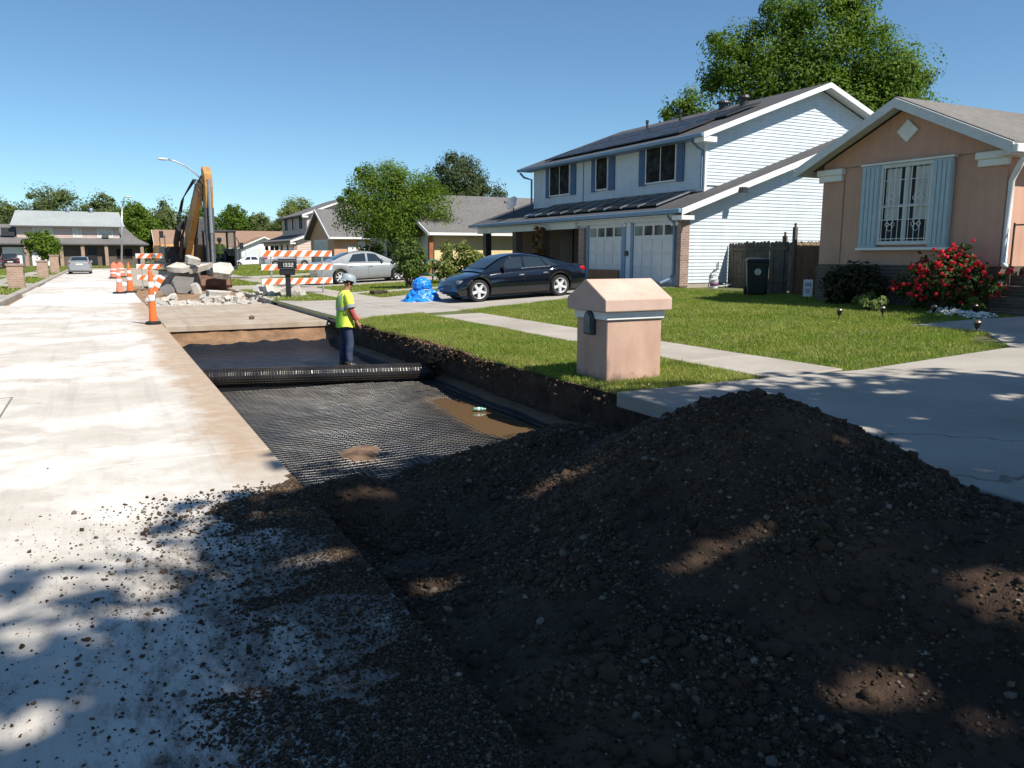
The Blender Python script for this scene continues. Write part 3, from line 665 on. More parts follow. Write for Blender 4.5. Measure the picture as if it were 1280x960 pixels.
# bits of clover, dry leaves and crumbs lying in the turf and on the paving
r = np.random.default_rng(91); n = 2600; x = r.uniform(4.9, 16, n); y = r.uniform(6.6, 20, n); k = lawn_ok(x, y); x, y = x[k], y[k]; n = len(x); zz = Tz(x)+r.uniform(.02, .05, n); a = r.uniform(0, 6.283, n); s = r.uniform(.008, .022, n)
V = np.stack([np.stack([x-np.cos(a)*s, y-np.sin(a)*s, zz], -1), np.stack([x+np.sin(a)*s*.5, y-np.cos(a)*s*.5, zz+s*.4], -1), np.stack([x+np.cos(a)*s, y+np.sin(a)*s, zz+s*.3], -1), np.stack([x-np.sin(a)*s*.5, y+np.cos(a)*s*.5, zz+s*.5], -1)], 1).reshape(-1, 3)
tag(link('lawn_litter', npmesh('lawn_litter', V, np.arange(n*4).reshape(-1, 4), leafmat('litter', (.45, .42, .30), (.30, .20, .09), (.62, .60, .50), .2))), 'tiny pale clover heads and dry leaf bits strewn over the lawn', 'leaf litter', kind='stuff')
k = 700; x = r.uniform(4.9, 6.6, k)**1; x = 4.82+r.exponential(.28, k); y = r.uniform(6.9, 17.2, k); P = np.stack([x, y, Tz(x)+.02], -1)
tag(scatter('edge_crumbs', P[lawn_ok(x, y)], r.uniform(.006, .022, k)[lawn_ok(x, y)], CLOD, base='ico', seed=92), 'brown soil crumbs spilled on the turf along the pit edge', 'soil')
# ------------------------------------------------------------------ plants
def leaves(ells, n, size, seed, clump=.16, per=55, inner=.5, up=.5, asp=.55):
    """leaf quads gathered in clumps spread through ellipsoids (cx,cy,cz,rx,ry,rz)"""
    r = np.random.default_rng(seed); E = np.array(ells, float); vol = (E[:, 3]*E[:, 4]*E[:, 5])**.72; vol /= vol.sum()
    m = max(6, n//per); which = r.choice(len(E), m, p=vol); d = r.normal(size=(m, 3)); d /= np.linalg.norm(d, axis=1)[:, None]
    rad = (inner+(1-inner)*r.random(m)**.6)*(1+.16*r.normal(size=m)*.6); c = E[which, :3]+d*E[which, 3:6]*rad[:, None]
    cr = clump*E[which, 3:6].mean(1)*r.uniform(.55, 1.4, m)
    k = r.integers(0, m, n); off = r.normal(size=(n, 3))*np.array([1, 1, .75]); off /= np.maximum(1, np.linalg.norm(off, axis=1)/1.6)[:, None]
    p = c[k]+off*cr[k][:, None]
    nr = d[k]*.45+r.normal(size=(n, 3))*.42+off*.55; nr[:, 2] += up*.8; nr /= np.linalg.norm(nr, axis=1)[:, None]
    t = np.cross(nr, r.normal(size=(n, 3))); t /= np.linalg.norm(t, axis=1)[:, None]; b = np.cross(nr, t)
    s = (size*r.uniform(.6, 1.35, n))[:, None]
    V = np.stack([p-t*s, p+b*s*asp+nr*s*.18, p+t*s, p-b*s*asp+nr*s*.18], 1).reshape(-1, 3)
    return V, np.arange(n*4).reshape(-1, 4), c
def tree(name, label, loc, ells, n, size, mat, seed, trunk_r=.2, trunk_h=2., bark=BARK, group=None, clump=.16, per=55, inner=.5, limbs=9, lean=(0, 0), gaps=()):
    root = thing(name, label, 'tree', loc, 0, group); rd = random.Random(seed)
    V, F, c = leaves(ells, n, size, seed, clump, per, inner)
    if gaps:                                        # leaves removed along the sun's rays, crowns shaped to place sun patches
        ctr = V.reshape(-1, 4, 3).mean(1)+np.array(loc); keep = np.ones(len(ctr), bool)
        for (x, y, z, rx, ry) in gaps:
            t = (ctr[:, 2]-z)/SUN.z; gx = ctr[:, 0]-SUN.x*t; gy = ctr[:, 1]-SUN.y*t; keep &= ((gx-x)/rx)**2+((gy-y)/ry)**2 > 1+1.6*vnoise(gx, gy, 2.5, 3, 19)
        V = V.reshape(-1, 4, 3)[keep].reshape(-1, 3); F = np.arange(len(V)).reshape(-1, 4)
    link('crown', npmesh('crown', V, F, mat), root)
    mb = MB(); top = Vector((lean[0], lean[1], trunk_h))
    mb.tube([(0, 0, -.15), (lean[0]*.1, lean[1]*.1, .15), (lean[0]*.5+rd.uniform(-.1, .1)*trunk_r, lean[1]*.5, trunk_h*.5), tuple(top)], [trunk_r*1.5, trunk_r*1.1, trunk_r*.92, trunk_r*.8], 10)
    E = np.array(ells); picks = c[np.random.default_rng(seed).choice(len(c), min(limbs, len(c)), replace=False)]
    for q in picks:
        q = Vector(q); mid = top.lerp(q, .5)+Vector((rd.uniform(-.3, .3), rd.uniform(-.3, .3), rd.uniform(.0, .5)))*(q-top).length*.25
        mb.tube([tuple(top-Vector((0, 0, trunk_h*.12))), tuple(top.lerp(mid, .5)), tuple(mid), tuple(mid.lerp(q, .6)), tuple(q)], [trunk_r*.55, trunk_r*.42, trunk_r*.3, trunk_r*.17, trunk_r*.06], 6)
    mb.build('trunk', bark, root, smooth=True)
    return root
def shrub(name, label, loc, ells, n, size, mat, seed, cat='shrub', group=None, stem=.03, clump=.2, per=40, inner=.4, flowers=None):
    root = thing(name, label, cat, loc, 0, group); V, F, c = leaves(ells, n, size, seed, clump, per, inner)
    link('foliage', npmesh('foliage', V, F, mat), root); mb = MB(); rd = random.Random(seed)
    for q in c[:: max(1, len(c)//8)][:8]: mb.tube([(rd.uniform(-.08, .08), rd.uniform(-.08, .08), -.05), tuple(Vector(q)*.5+Vector((0, 0, .05))), tuple(q)], [stem, stem*.7, stem*.3], 5)
    mb.build('stems', BARK, root)
    return root, c
# big broadleaf tree rising behind the blue-trimmed house
def IM(u, z, r, rz_=None, dep=0., rd=None):      # lobe at u metres to the side of the trunk as seen from the street
    return (u*.889+dep*.458, -u*.458+dep*.889, z, r, rd or r, rz_ or r)
tree('oak_tree', 'huge broadleaf tree rising behind the roof of the two-storey blue-trimmed house', (32.6, 29.4, .4),
     [IM(-.6, 12.6, 1.8, 1.7), IM(-2.6, 12.4, 1.35, 1.1), IM(-4.2, 11.2, 1.6, 1.1), IM(1.8, 12.1, 1.35, 1.5), IM(3.5, 9.5, 1.4, 1.3), IM(4.2, 8.6, .9, .9), IM(-.5, 10.4, 2.7, 1.7), IM(.8, 13.4, 1.0, .8), IM(-2.4, 9.4, 2.6, 1.6), IM(2.6, 9.6, 2.4, 1.6), IM(0, 7.2, 4.0, 2.0), IM(-4.6, 9.8, 1.2, .8), IM(2.6, 7.6, 2.6, 1.6)],
     95000, .085, LEAF_A, 3, .5, 5.5, limbs=18, clump=.30, per=260, inner=.45)
tree('oak_tree', 'small bushy tree peeping over the ridge beside the huge broadleaf tree', (30.0, 36.2, .4),
     [IM(.4, 9.6, 1.1, 1.0), IM(-.8, 9.0, .9, .7), IM(0, 7.6, 1.6, 1.4)], 9000, .085, LEAF_A, 4, .2, 4.5, clump=.28)
tree('pine_tree', 'dense dark round-topped tree behind the yellow house', (34.0, 78, .4),
     [IM(0, 8.6, 2.7, 2.6), IM(1.9, 7.2, 2.2, 2.0), IM(-1.9, 7.2, 2.2, 2.2), IM(-.4, 10.4, 1.8, 1.3), IM(0, 5.6, 3.6, 2)], 30000, .125, LEAF_C, 5, .35, 5, clump=.24, per=160, inner=.55)
tree('street_tree', 'leafy street tree with a spreading crown behind the silver sedan', (14.35, 42.0, .4),
     [IM(0, 3.9, 2.1, 1.4), IM(-1.5, 3.4, 1.5, 1.2), IM(1.6, 3.5, 1.6, 1.3), IM(-.6, 5.2, 1.4, .8), IM(.7, 5.1, 1.5, .8), IM(2.4, 2.6, 1.0, .8), IM(-2.2, 4.2, .8, .6), IM(-1.5, 5.5, .7, .4), IM(.2, 2.6, 1.9, .7), IM(1.8, 4.6, 1.0, .7)],
     38000, .062, LEAF_B, 6, .13, 1.9, limbs=14, clump=.30, per=170, inner=.4)
shrub('shrub', 'round dark green shrub on a short trunk behind the blue tarp', (10.75, 29.9, .28), [(0, 0, 1.3, .66, .66, .68), (.1, 0, .85, .62, .6, .45), (-.15, .1, 1.75, .4, .4, .35)], 4200, .062, LEAF_S, 7, 'shrub', None, .045)
shrub('shrub', 'wide yellow-green shrub against the porch beyond the black car', (13.6, 31.5, .4), [(0, 0, .9, .95, .9, .75), (.7, -.4, .7, .6, .6, .5), (-.6, .3, .6, .6, .6, .5)], 3200, .085, leafmat('leaf_oleander', (.07, .10, .022), (.14, .17, .04), (.22, .23, .08), .25), 8)
shrub('shrub', 'dark low shrub beside the front wall behind the silver sedan', (15.2, 49.0, .4), [(0, 0, .9, 1.2, 1.6, .9)], 1600, .13, LEAF_A, 9)
# far trees
FT = [(-13, 141, 9.6, 5.0, LEAF_D, 'dark spreading tree behind the pale-roofed end house, left crown'), (-6.5, 138, 11.6, 6.0, LEAF_D, 'tall grey-green tree behind the ridge of the pale-roofed end house'), (0.5, 136, 10.4, 4.4, LEAF_D, 'knobbly tree behind the right end of the pale-roofed house'),
      (4.3, 124, 8.6, 4.2, LEAF_B, 'bright leafy tree beside the right end of the pale-roofed house'), (9.0, 140, 9.6, 4.5, LEAF_D, 'tree behind the brown-roofed house next to the grey gable wall'), (14.5, 142, 9.2, 4.0, LEAF_A, 'dark tree behind the excavator boom'),
      (19.5, 138, 9.6, 3.6, LEAF_A, 'dark bushy tree behind the excavator cab'), (23.5, 138, 8.6, 3.4, LEAF_D, 'rounded tree above the brown roof right of the cab'), (27.5, 132, 9.0, 3.6, LEAF_E, 'lime green tree above the white gable garage'), (30.5, 140, 11.4, 4.2, LEAF_E, 'pale airy tree standing above the white gable garage'), (36.5, 142, 9.2, 2.6, LEAF_B, 'small tree peeping over the far two-storey house'), (-21, 150, 6, 4, LEAF_D, 'low tree far behind the one-storey wing of the end house')]
for i, (x, y, h, w, mt, lb) in enumerate(FT):
    tree('tree', lb, (x, y, .1), [(0, 0, h*.68, w*.62, w*.62, h*.3), (w*.35, 0, h*.55, w*.5, w*.5, h*.3), (-w*.38, .5, h*.52, w*.5, w*.5, h*.3), (w*.1, 0, h*.85, w*.36, w*.36, h*.15), (-w*.3, 0, h*.78, w*.3, w*.3, h*.14), (0, 0, h*.33, w*.7, w*.6, h*.25)],
         14000, .17, mt, 30+i, .28, h*.35, group='trees at the end of the street', clump=.22, per=60, inner=.45, limbs=5)
tree('young_tree', 'young leafy tree by the brick pillar on the left verge', (-4.55, 80.5, .1), [(0, 0, 2.3, 1.1, 1.1, 1.0), (.6, 0, 1.9, .8, .8, .7), (-.6, 0, 2.8, .7, .7, .6), (.1, 0, 3.3, .45, .45, .35)], 4200, .12, LEAF_B, 50, .08, 1.1, limbs=6, clump=.28)
# garden trees behind the photographer that throw the dappled shade over the road and driveway
GAPS = [(2.5, 1.78, .05, .30, .24), (3.2, 1.8, .2, .18, .30), (2.45, 2.7, .2, .32, .16), (2.42, 4.15, .2, .26, .20), (1.45, 3.5, 0, .22, .18), (2.65, 1.45, 0, .25, .12), (3.6, 2.9, .6, .10, .22), (1.5, 4.95, 0, .30, .16), (.85, 4.0, 0, .28, .14), (-.4, 3.0, 0, .25, .12), (8.0, 4.6, .2, .35, .16), (7.2, 5.3, .2, .30, .10), (9.2, 4.3, .2, .5, .12), (6.4, 4.4, .2, .3, .1)]
def shade_tree(label, loc, seed, ells, n=20000, per=230, inner=.25, clump=.26):
    tree('yard_tree', label, loc, ells, n, .16, LEAF_A, seed, .3, 4.2, limbs=10, clump=clump, per=per, inner=inner, group=None, gaps=GAPS)
shade_tree('broad yard tree over the pavement shading the gravel mound', (6.3, -5.0, .1), 61, [(-3.2, .8, 7.9, 1.8, 1.6, 1.8), (-.4, 3.0, 7.9, 2.0, 2.1, 2.0), (-.1, 4.2, 7.9, 1.6, 1.5, 1.5), (-1.9, -.6, 7.9, 2.4, 1.8, 2.0), (.6, 0, 8.4, 2.2, 2.0, 2.0), (-5.0, -.3, 7.8, 1.6, 1.5, 1.5), (-5.3, -.7, 7.6, 1.6, 1.5, 1.5), (-4.6, -1.1, 7.4, 1.7, 1.5, 1.5), (-3.4, .7, 7.6, 1.8, 1.6, 1.6), (-.9, 3.6, 7.6, 1.6, 1.6, 1.4), (-.5, 4.4, 7.8, 1.3, 1.2, 1.1), (-3.6, -.8, 7.4, 1.8, 1.5, 1.5), (-1.9, 3.2, 7.4, 1.4, 1.4, 1.3), (-2.2, 2.4, 7.8, 1.5, 1.5, 1.3)], 38000, 220, .4, .26)
shade_tree('yard tree by the driveway shading its concrete', (11.4, -4.5, .3), 62, [(-2.8, 3.0, 7.8, 1.9, 1.9, 1.7), (.3, 2.3, 7.8, 1.9, 1.7, 1.6), (-1.6, .4, 7.8, 2.0, 1.6, 1.6), (2.5, 1.3, 7.6, 1.8, 1.5, 1.4), (.4, -.5, 8.0, 2.2, 1.6, 1.6), (-1.2, 2.0, 7.6, 1.8, 1.6, 1.4), (1.6, 2.2, 7.6, 1.5, 1.3, 1.2)], 24000, 240, .4, .25)
shade_tree('yard tree at the side of the pink house shading its walkway', (17.2, 1.6, .5), 63, [(0, .6, 7.6, 1.8, 1.5, 1.4), (-1.4, -.6, 7.2, 1.6, 1.4, 1.3), (1.2, -.4, 7.2, 1.5, 1.4, 1.2)], 10000, 160)
# ------------------------------------------------------------------ houses
def part_box(parent, name, x0, y0, z0, x1, y1, z1, mat, bevel=0):
    mb = MB(); mb.box(x0, y0, z0, x1, y1, z1); return mb.build(name, mat, parent, world=True, bevel=bevel)
def slope_slab(parent, name, p0, p1, p2, p3, th, mat, **kw):
    """roof plane through four corners (counter-clockwise from above), thickness th downward"""
    mb = MB(); b = [tuple(Vector(p)-Vector((0, 0, th))) for p in (p0, p1, p2, p3)]; mb.hexa(b, [p0, p1, p2, p3]); return mb.build(name, mat, parent, world=True, **kw)
def window_x(h, x, y0, y1, z0, z1, pane=GLASS, frame=WHITE, mull=1, fw=.05, cross=0, d=.05):
    """window in a wall facing -X"""
    mb = MB()
    for a in ((y0, z0, y1, z0+fw), (y0, z1-fw, y1, z1), (y0, z0+fw, y0+fw, z1-fw), (y1-fw, z0+fw, y1, z1-fw)): mb.box(x-d, a[0], a[1], x+.0, a[2], a[3])
    for k in range(mull): yy = y0+(y1-y0)*(k+1)/(mull+1); mb.box(x-d+.008, yy-fw*.3, z0+fw, x-.005, yy+fw*.3, z1-fw)
    for k in range(cross): zz = z0+(z1-z0)*(k+1)/(cross+1); mb.box(x-d+.012, y0+fw, zz-fw*.3, x-.006, y1-fw, zz+fw*.3)
    w = mb.build('window', frame, h, world=True); m2 = MB(); m2.box(x-d+.02, y0+fw, z0+fw, x-.003, y1-fw, z1-fw); m2.build('pane', pane, w); return w
def window_y(h, y, x0, x1, z0, z1, pane=GLASS, frame=WHITE, mull=1, fw=.06, d=.05):
    mb = MB()
    for a in ((x0, z0, x1, z0+fw), (x0, z1-fw, x1, z1), (x0, z0+fw, x0+fw, z1-fw), (x1-fw, z0+fw, x1, z1-fw)): mb.box(a[0], y-d, a[1], a[2], y, a[3])
    for k in range(mull): xx = x0+(x1-x0)*(k+1)/(mull+1); mb.box(xx-fw*.3, y-d+.008, z0+fw, xx+fw*.3, y-.005, z1-fw)
    w = mb.build('window', frame, h, world=True); m2 = MB(); m2.box(x0+fw, y-d+.02, z0+fw, x1-fw, y-.003, z1-fw); m2.build('pane', pane, w); return w
def board_y(parent, y, xa0, xb0, xa1, xb1, z0, z1, mat, lip=.022):
    """one clapboard in a wall facing -Y; ends may slant with the roof"""
    mb = MB(); mb.hexa([(xa0, y-lip, z0), (xb0, y-lip, z0), (xb0, y+.02, z0), (xa0, y+.02, z0)], [(xa1, y-.004, z1), (xb1, y-.004, z1), (xb1, y+.02, z1), (xa1, y+.02, z1)]); return mb.build('siding_board', mat, parent)
def board_x(parent, x, y0, y1, z0, z1, mat, lip=.022):
    mb = MB(); mb.hexa([(x-lip, y1, z0), (x-lip, y0, z0), (x+.02, y0, z0), (x+.02, y1, z0)], [(x-.004, y1, z1), (x-.004, y0, z1), (x+.02, y0, z1), (x+.02, y1, z1)]); return mb.build('siding_board', mat, parent)

def two_storey(name, label, O, sid, detail=True, trim=BLUET, shut=BLUES, roofm=SHDARK, rake=WHITE):
    """street-facing two-storey house, garage wing towards the camera; O = (x,y,z) of the near garage corner"""
    ox, oy, oz = O; h = thing(name, label, 'house', O)
    X = lambda v: ox+v-17.0; Y = lambda v: oy+v-20.7; Z = lambda v: oz+v-.5
    FW = 17.0; UW = 18.5; UY0, UY1 = 21.5, 33.6; AX, AZ = 23.75, 7.62; EZ = 5.62
    sl = (AZ-EZ-.08)/(AX-UW)                       # upper roof slope
    ls = .345; LZ = 3.12                           # lower roof: z at X=17 and slope
    lz = lambda x: LZ+(x-17.0)*ls
    # ground floor walls
    part_box(h, 'foundation', X(16.98), Y(20.72), Z(.3), X(29), Y(36), Z(.66), WALKC)
    gw = part_box(h, 'front_wall', X(17.02), Y(20.75), Z(.6), X(17.2), Y(27.1), Z(3.05), sid)
    mb = MB(); poly = [(X(17.03), Y(20.74), Z(.6)), (X(29), Y(20.74), Z(.6)), (X(29), Y(20.74), Z(lz(24.5))), (X(24.5), Y(20.74), Z(lz(24.5))), (X(17.03), Y(20.74), Z(lz(17.03)))]
    mb.prism(poly, (0, .15, 0)); sw = mb.build('side_wall', sid, h, world=True)
    part_box(h, 'porch_wall', X(18.9), Y(27.1), Z(.6), X(19.1), Y(36), Z(3.3), BRICKD)
    part_box(h, 'inner_wall', X(17.2), Y(26.95), Z(.6), X(19), Y(27.1), Z(3.1), BRICKD)
    # upper walls
    uw = part_box(h, 'upper_front_wall', X(UW+.02), Y(UY0+.04), Z(3.4), X(UW+.2), Y(UY1), Z(EZ), sid)
    mb = MB(); ux = 29.0; poly = [(X(UW+.02), Y(UY0+.03), Z(3.6)), (X(ux), Y(UY0+.03), Z(3.6)), (X(ux), Y(UY0+.03), Z(EZ)), (X(AX), Y(UY0+.03), Z(AZ-.06)), (X(UW+.02), Y(UY0+.03), Z(EZ))]
    mb.prism(poly, (0, .15, 0)); usw = mb.build('upper_side_wall', sid, h, world=True)
    part_box(h, 'upper_end_wall', X(UW+.1), Y(UY1-.1), Z(3.4), X(29), Y(UY1), Z(EZ), sid)
    # clapboards
    st = .112 if detail else .25
    z = .66
    while z < lz(24):
        z1 = z+st; a = lambda q: 17.04 if q <= lz(17.04)-.1 else 17.04+(q-(lz(17.04)-.1))/ls
        if a(z1) > 24.3: break
        board_y(sw, Y(20.72), X(a(z)), X(26), X(a(z1)), X(26), Z(z), Z(z1), sid); z = z1
    z = 3.95
    while z < AZ-.25:
        z1 = z+st; a = lambda q: UW+.02 if q < EZ-.02 else UW+.02+(q-EZ+.02)/sl
        b = lambda q: 28.9 if q < EZ-.02 else AX+(AZ-.1-q)/sl
        if a(z1) > b(z1)-.2: break
        board_y(usw, Y(UY0+.01), X(a(z)), X(b(z)), X(a(z1)), X(b(z1)), Z(z), Z(z1), sid); z = z1
    z = 3.75
    while z+st < EZ-.05: board_x(uw, X(UW), Y(UY0+.02), Y(UY1), Z(z), Z(z+st), sid); z += st
    if detail:
        for s_ in (z,): pass
        for y0, y1 in ((23.55, 24.05),):
            zz = .66
            while zz < 2.75: board_x(gw, X(17.0), Y(y0), Y(y1), Z(zz), Z(zz+st), sid); zz += st
        part_box(gw, 'corner_board', X(UW-.035), Y(UY0-.03), Z(3.7), X(UW+.06), Y(UY0+.05), Z(EZ-.02), WHITE)
    # vertical board frieze over the garage
    mb = MB(); mb.box(X(16.96), Y(20.95), Z(2.72), X(17.02), Y(27.2), Z(3.05))
    fr = mb.build('frieze', sid, h, world=True)
    if detail:
        for i in range(42): yy = 21.0+i*.147; m2 = MB(); m2.box(X(16.945), Y(yy), Z(2.73), X(16.958), Y(yy+.12), Z(3.0)); m2.build('frieze_board', sid, fr)
    # roofs
    e0 = 17.98; r0 = AZ+.1; ez = r0-(AX-e0)*sl
    up = slope_slab(h, 'upper_roof', (X(e0), Y(34.1), Z(ez)), (X(e0), Y(21.06), Z(ez)), (X(AX), Y(21.06), Z(r0)), (X(AX), Y(34.1), Z(r0)), .11, roofm)
    slope_slab(h, 'rear_roof', (X(AX+.002), Y(34.1), Z(r0)), (X(AX+.002), Y(21.06), Z(r0)), (X(29.4), Y(21.06), Z(r0-(29.4-AX)*sl)), (X(29.4), Y(34.1), Z(r0-(29.4-AX)*sl)), .11, roofm)
    for nm, xa, za, xb, zb in (('rake_board', e0-.02, ez, AX, r0), ('rake_board', AX, r0, 29.4, r0-(29.4-AX)*sl)):
        mb = MB(); mb.prism([(X(xa), Y(21.0), Z(za-.2)), (X(xb), Y(21.0), Z(zb-.2)), (X(xb), Y(21.0), Z(zb-.02)), (X(xa), Y(21.0), Z(za-.02))], (0, .056, 0)); mb.build(nm, rake, h, world=True)
        mb = MB(); mb.prism([(X(xa), Y(21.06), Z(za-.125)), (X(xb), Y(21.06), Z(zb-.125)), (X(xb), Y(21.06), Z(zb-.113)), (X(xa), Y(21.06), Z(za-.113))], (0, .46, 0)); mb.build('soffit', rake, h, world=True)
    part_box(h, 'eave_return', X(e0), Y(21.02), Z(ez-.3), X(UW+.05), Y(21.5), Z(ez-.13), rake)
    part_box(h, 'gutter', X(e0-.13), Y(21.0), Z(ez-.16), X(e0-.01), Y(34.15), Z(ez-.03), trim, .02)
    part_box(h, 'eave_soffit', X(e0), Y(21.5), Z(ez-.14), X(UW+.1), Y(34.1), Z(ez-.12), trim)
    # lower roof
    le = 16.55; lx1 = 18.62
    slope_slab(h, 'lower_roof', (X(le), Y(36.6), Z(lz(le)+.1)), (X(le), Y(20.3), Z(lz(le)+.1)), (X(lx1), Y(20.3), Z(lz(lx1)+.1)), (X(lx1), Y(36.6), Z(lz(lx1)+.1)), .1, roofm)
    slope_slab(h, 'lower_roof', (X(lx1+.002), Y(21.6), Z(lz(lx1)+.1)), (X(lx1+.002), Y(20.3), Z(lz(lx1)+.1)), (X(24.8), Y(20.3), Z(lz(24.8)+.1)), (X(24.8), Y(21.6), Z(lz(24.8)+.1)), .1, roofm)
    slope_slab(h, 'lower_roof', (X(lx1+.002), Y(36.6), Z(lz(lx1)+.1)), (X(lx1+.002), Y(33.62), Z(lz(lx1)+.1)), (X(20.6), Y(33.62), Z(lz(20.6)+.1)), (X(20.6), Y(36.6), Z(lz(20.6)+.1)), .1, roofm)
    mb = MB(); mb.prism([(X(le), Y(20.25), Z(lz(le)-.12)), (X(24.8), Y(20.25), Z(lz(24.8)-.12)), (X(24.8), Y(20.25), Z(lz(24.8)+.08)), (X(le), Y(20.25), Z(lz(le)+.08))], (0, .048, 0)); mb.build('rake_board', rake, h, world=True)
    mb = MB(); mb.prism([(X(le), Y(20.3), Z(lz(le)-.02)), (X(24.8), Y(20.3), Z(lz(24.8)-.02)), (X(24.8), Y(20.3), Z(lz(24.8)-.006)), (X(le), Y(20.3), Z(lz(le)-.006))], (0, .42, 0)); mb.build('soffit', rake, h, world=True)
    part_box(h, 'eave_return', X(le-.02), Y(20.24), Z(lz(le)-.26), X(17.05), Y(20.74), Z(lz(le)-.125), rake)
    part_box(h, 'gutter', X(le-.13), Y(20.27), Z(lz(le)-.06), X(le-.005), Y(36.65), Z(lz(le)+.085), trim, .02)
    part_box(h, 'eave_soffit', X(le), Y(20.75), Z(lz(le)-.1), X(17.02), Y(36.55), Z(lz(le)-.08), sid)
    part_box(h, 'porch_beam', X(16.86), Y(27.2), Z(2.62), X(17.1), Y(36.5), Z(2.98), sid)
    part_box(h, 'porch_ceiling', X(17.1), Y(27.2), Z(2.985), X(18.9), Y(36.4), Z(3.02), sid)
    # windows with shutters
    for (y0, y1, sa, sb, mu) in ((23.0, 24.72, 22.58, 25.22, 1), (27.3, 28.12, 26.85, 28.54, 0), (30.25, 31.95, 29.78, 32.4, 1)):
        window_x(h, X(UW-.03), Y(y0-.04), Y(y1+.04), Z(4.2), Z(5.53), SCREEN, rake, mu, .05, 0, .07)
        for a, b in ((sa, y0-.06), (y1+.06, sb)):
            mb = MB(); mb.box(X(UW-.06), Y(a), Z(4.16), X(UW-.025), Y(b), Z(5.55)); sh = mb.build('shutter', shut, h, world=True)
            if detail:
                for k in range(14): m2 = MB(); zz = 4.26+k*.088; m2.hexa([(X(UW-.082), Y(a+.05), Z(zz)), (X(UW-.082), Y(b-.05), Z(zz)), (X(UW-.061), Y(b-.05), Z(zz)), (X(UW-.061), Y(a+.05), Z(zz))], [(X(UW-.064), Y(a+.05), Z(zz+.07)), (X(UW-.064), Y(b-.05), Z(zz+.07)), (X(UW-.061), Y(b-.05), Z(zz+.07)), (X(UW-.061), Y(a+.05), Z(zz+.07))]); m2.build('slat', shut, sh)
    # garage doors
    for (y0, y1) in ((21.15, 23.42), (24.12, 26.35)):
        mb = MB(); mb.box(X(16.99), Y(y0), Z(.62), X(17.03), Y(y1), Z(2.68)); gd = mb.build('garage_door', WHITEG if detail else WHITE, h, world=True)
        for k in range(3 if detail else 0):
            for j in range(4): m2 = MB(); w = (y1-y0)/4; m2.box(X(16.972), Y(y0+j*w+.05), Z(.68+k*.5), X(16.989), Y(y0+(j+1)*w-.05), Z(1.12+k*.5)); m2.build('panel', WHITEG, gd, bevel=.006)
        for j in range(4): m2 = MB(); w = (y1-y0)/4; m2.box(X(16.975), Y(y0+j*w+.07), Z(2.26), X(16.989), Y(y0+(j+1)*w-.07), Z(2.58)); m2.build('pane', GLASS, gd)
        for a, b in ((y0-.22, y0-.01), (y1+.01, y1+.16)): part_box(h, 'door_trim', X(16.95), Y(a), Z(.6), X(17.019), Y(b), Z(2.7), trim)
    for (a, b, nm) in ((20.69, 20.92, 'brick_pier'), (26.6, 27.0, 'brick_pier'), (29.9, 30.25, 'brick_pier'), (32.4, 32.75, 'brick_pier')):
        part_box(h, nm, X(16.9), Y(a), Z(.55), X(17.25), Y(b), Z(2.98 if a < 21 else 2.62), BRICKP if a < 28 else BRICKD)
    part_box(h, 'porch_post', X(16.9), Y(35.6), Z(.5), X(17.2), Y(35.95), Z(2.62), DARKM)
    part_box(h, 'front_door', X(18.84), Y(30.6), Z(.66), X(18.9), Y(31.7), Z(2.75), BLACKM)
    window_x(h, X(18.9), Y(28.2), Y(29.6), Z(1.2), Z(2.6), SCREEN, BRICKD, 1)
    window_x(h, X(18.9), Y(32.9), Y(34.4), Z(1.2), Z(2.6), SCREEN, BRICKD, 1)
    if detail:
        mb = MB(); mb.tube([(X(16.5), Y(21.0), Z(2.95)), (X(16.62), Y(21.0), Z(2.78)), (X(16.88), Y(21.02), Z(2.62)), (X(16.88), Y(21.02), Z(.95)), (X(16.75), Y(21.05), Z(.78)), (X(16.45), Y(21.15), Z(.66))], .045, 8); mb.build('downspout', BLUET, h, world=True)
        mb = MB(); mb.tube([(X(17.9), Y(33.9), Z(5.4)), (X(18.1), Y(33.85), Z(5.2)), (X(18.42), Y(33.7), Z(5.1)), (X(18.42), Y(33.7), Z(3.95))], .05, 8); mb.build('downspout', BLUET, h, world=True)
        mb = MB(); mb.tube([(X(17.93), Y(21.62), Z(5.4)), (X(18.2), Y(21.6), Z(5.2)), (X(18.43), Y(21.6), Z(5.1)), (X(18.43), Y(21.6), Z(3.85))], .045, 8); mb.build('downspout', BLUET, h, world=True)
        mb = MB(); mb.tube([(X(UW-.03), Y(29.2), Z(5.5)), (X(UW-.03), Y(29.2), Z(3.8))], .014, 6); mb.build('cable', BLUES, h, world=True)
        for yy in (20.85, 21.12):
            mb = MB(); mb.lathe([(.02, 0), (.05, .02), (.075, .1), (.07, .13)], 12, (X(16.82), Y(yy), Z(2.68)), Matrix.Rotation(R_(150), 3, 'Y')); mb.build('flood_lamp', WHITE, h, world=True, smooth=True)
        for yy in (23.62, 23.95):
            mb = MB(); mb.lathe([(.02, 0), (.05, .02), (.07, .1), (.065, .13)], 12, (X(16.9), Y(yy), Z(2.72)), Matrix.Rotation(R_(140), 3, 'Y')); mb.build('flood_lamp', WHITE, h, world=True, smooth=True)
        part_box(h, 'wall_meter', X(16.93), Y(23.72), Z(1.55), X(16.985), Y(23.9), Z(1.72), DARKM)
        mb = MB(); mb.box(X(18.9), Y(20.08), Z(lz(18.9)-.16), X(19.12), Y(20.25), Z(lz(18.9)+.02)); mb.build('junction_box', DARKM, h, world=True)
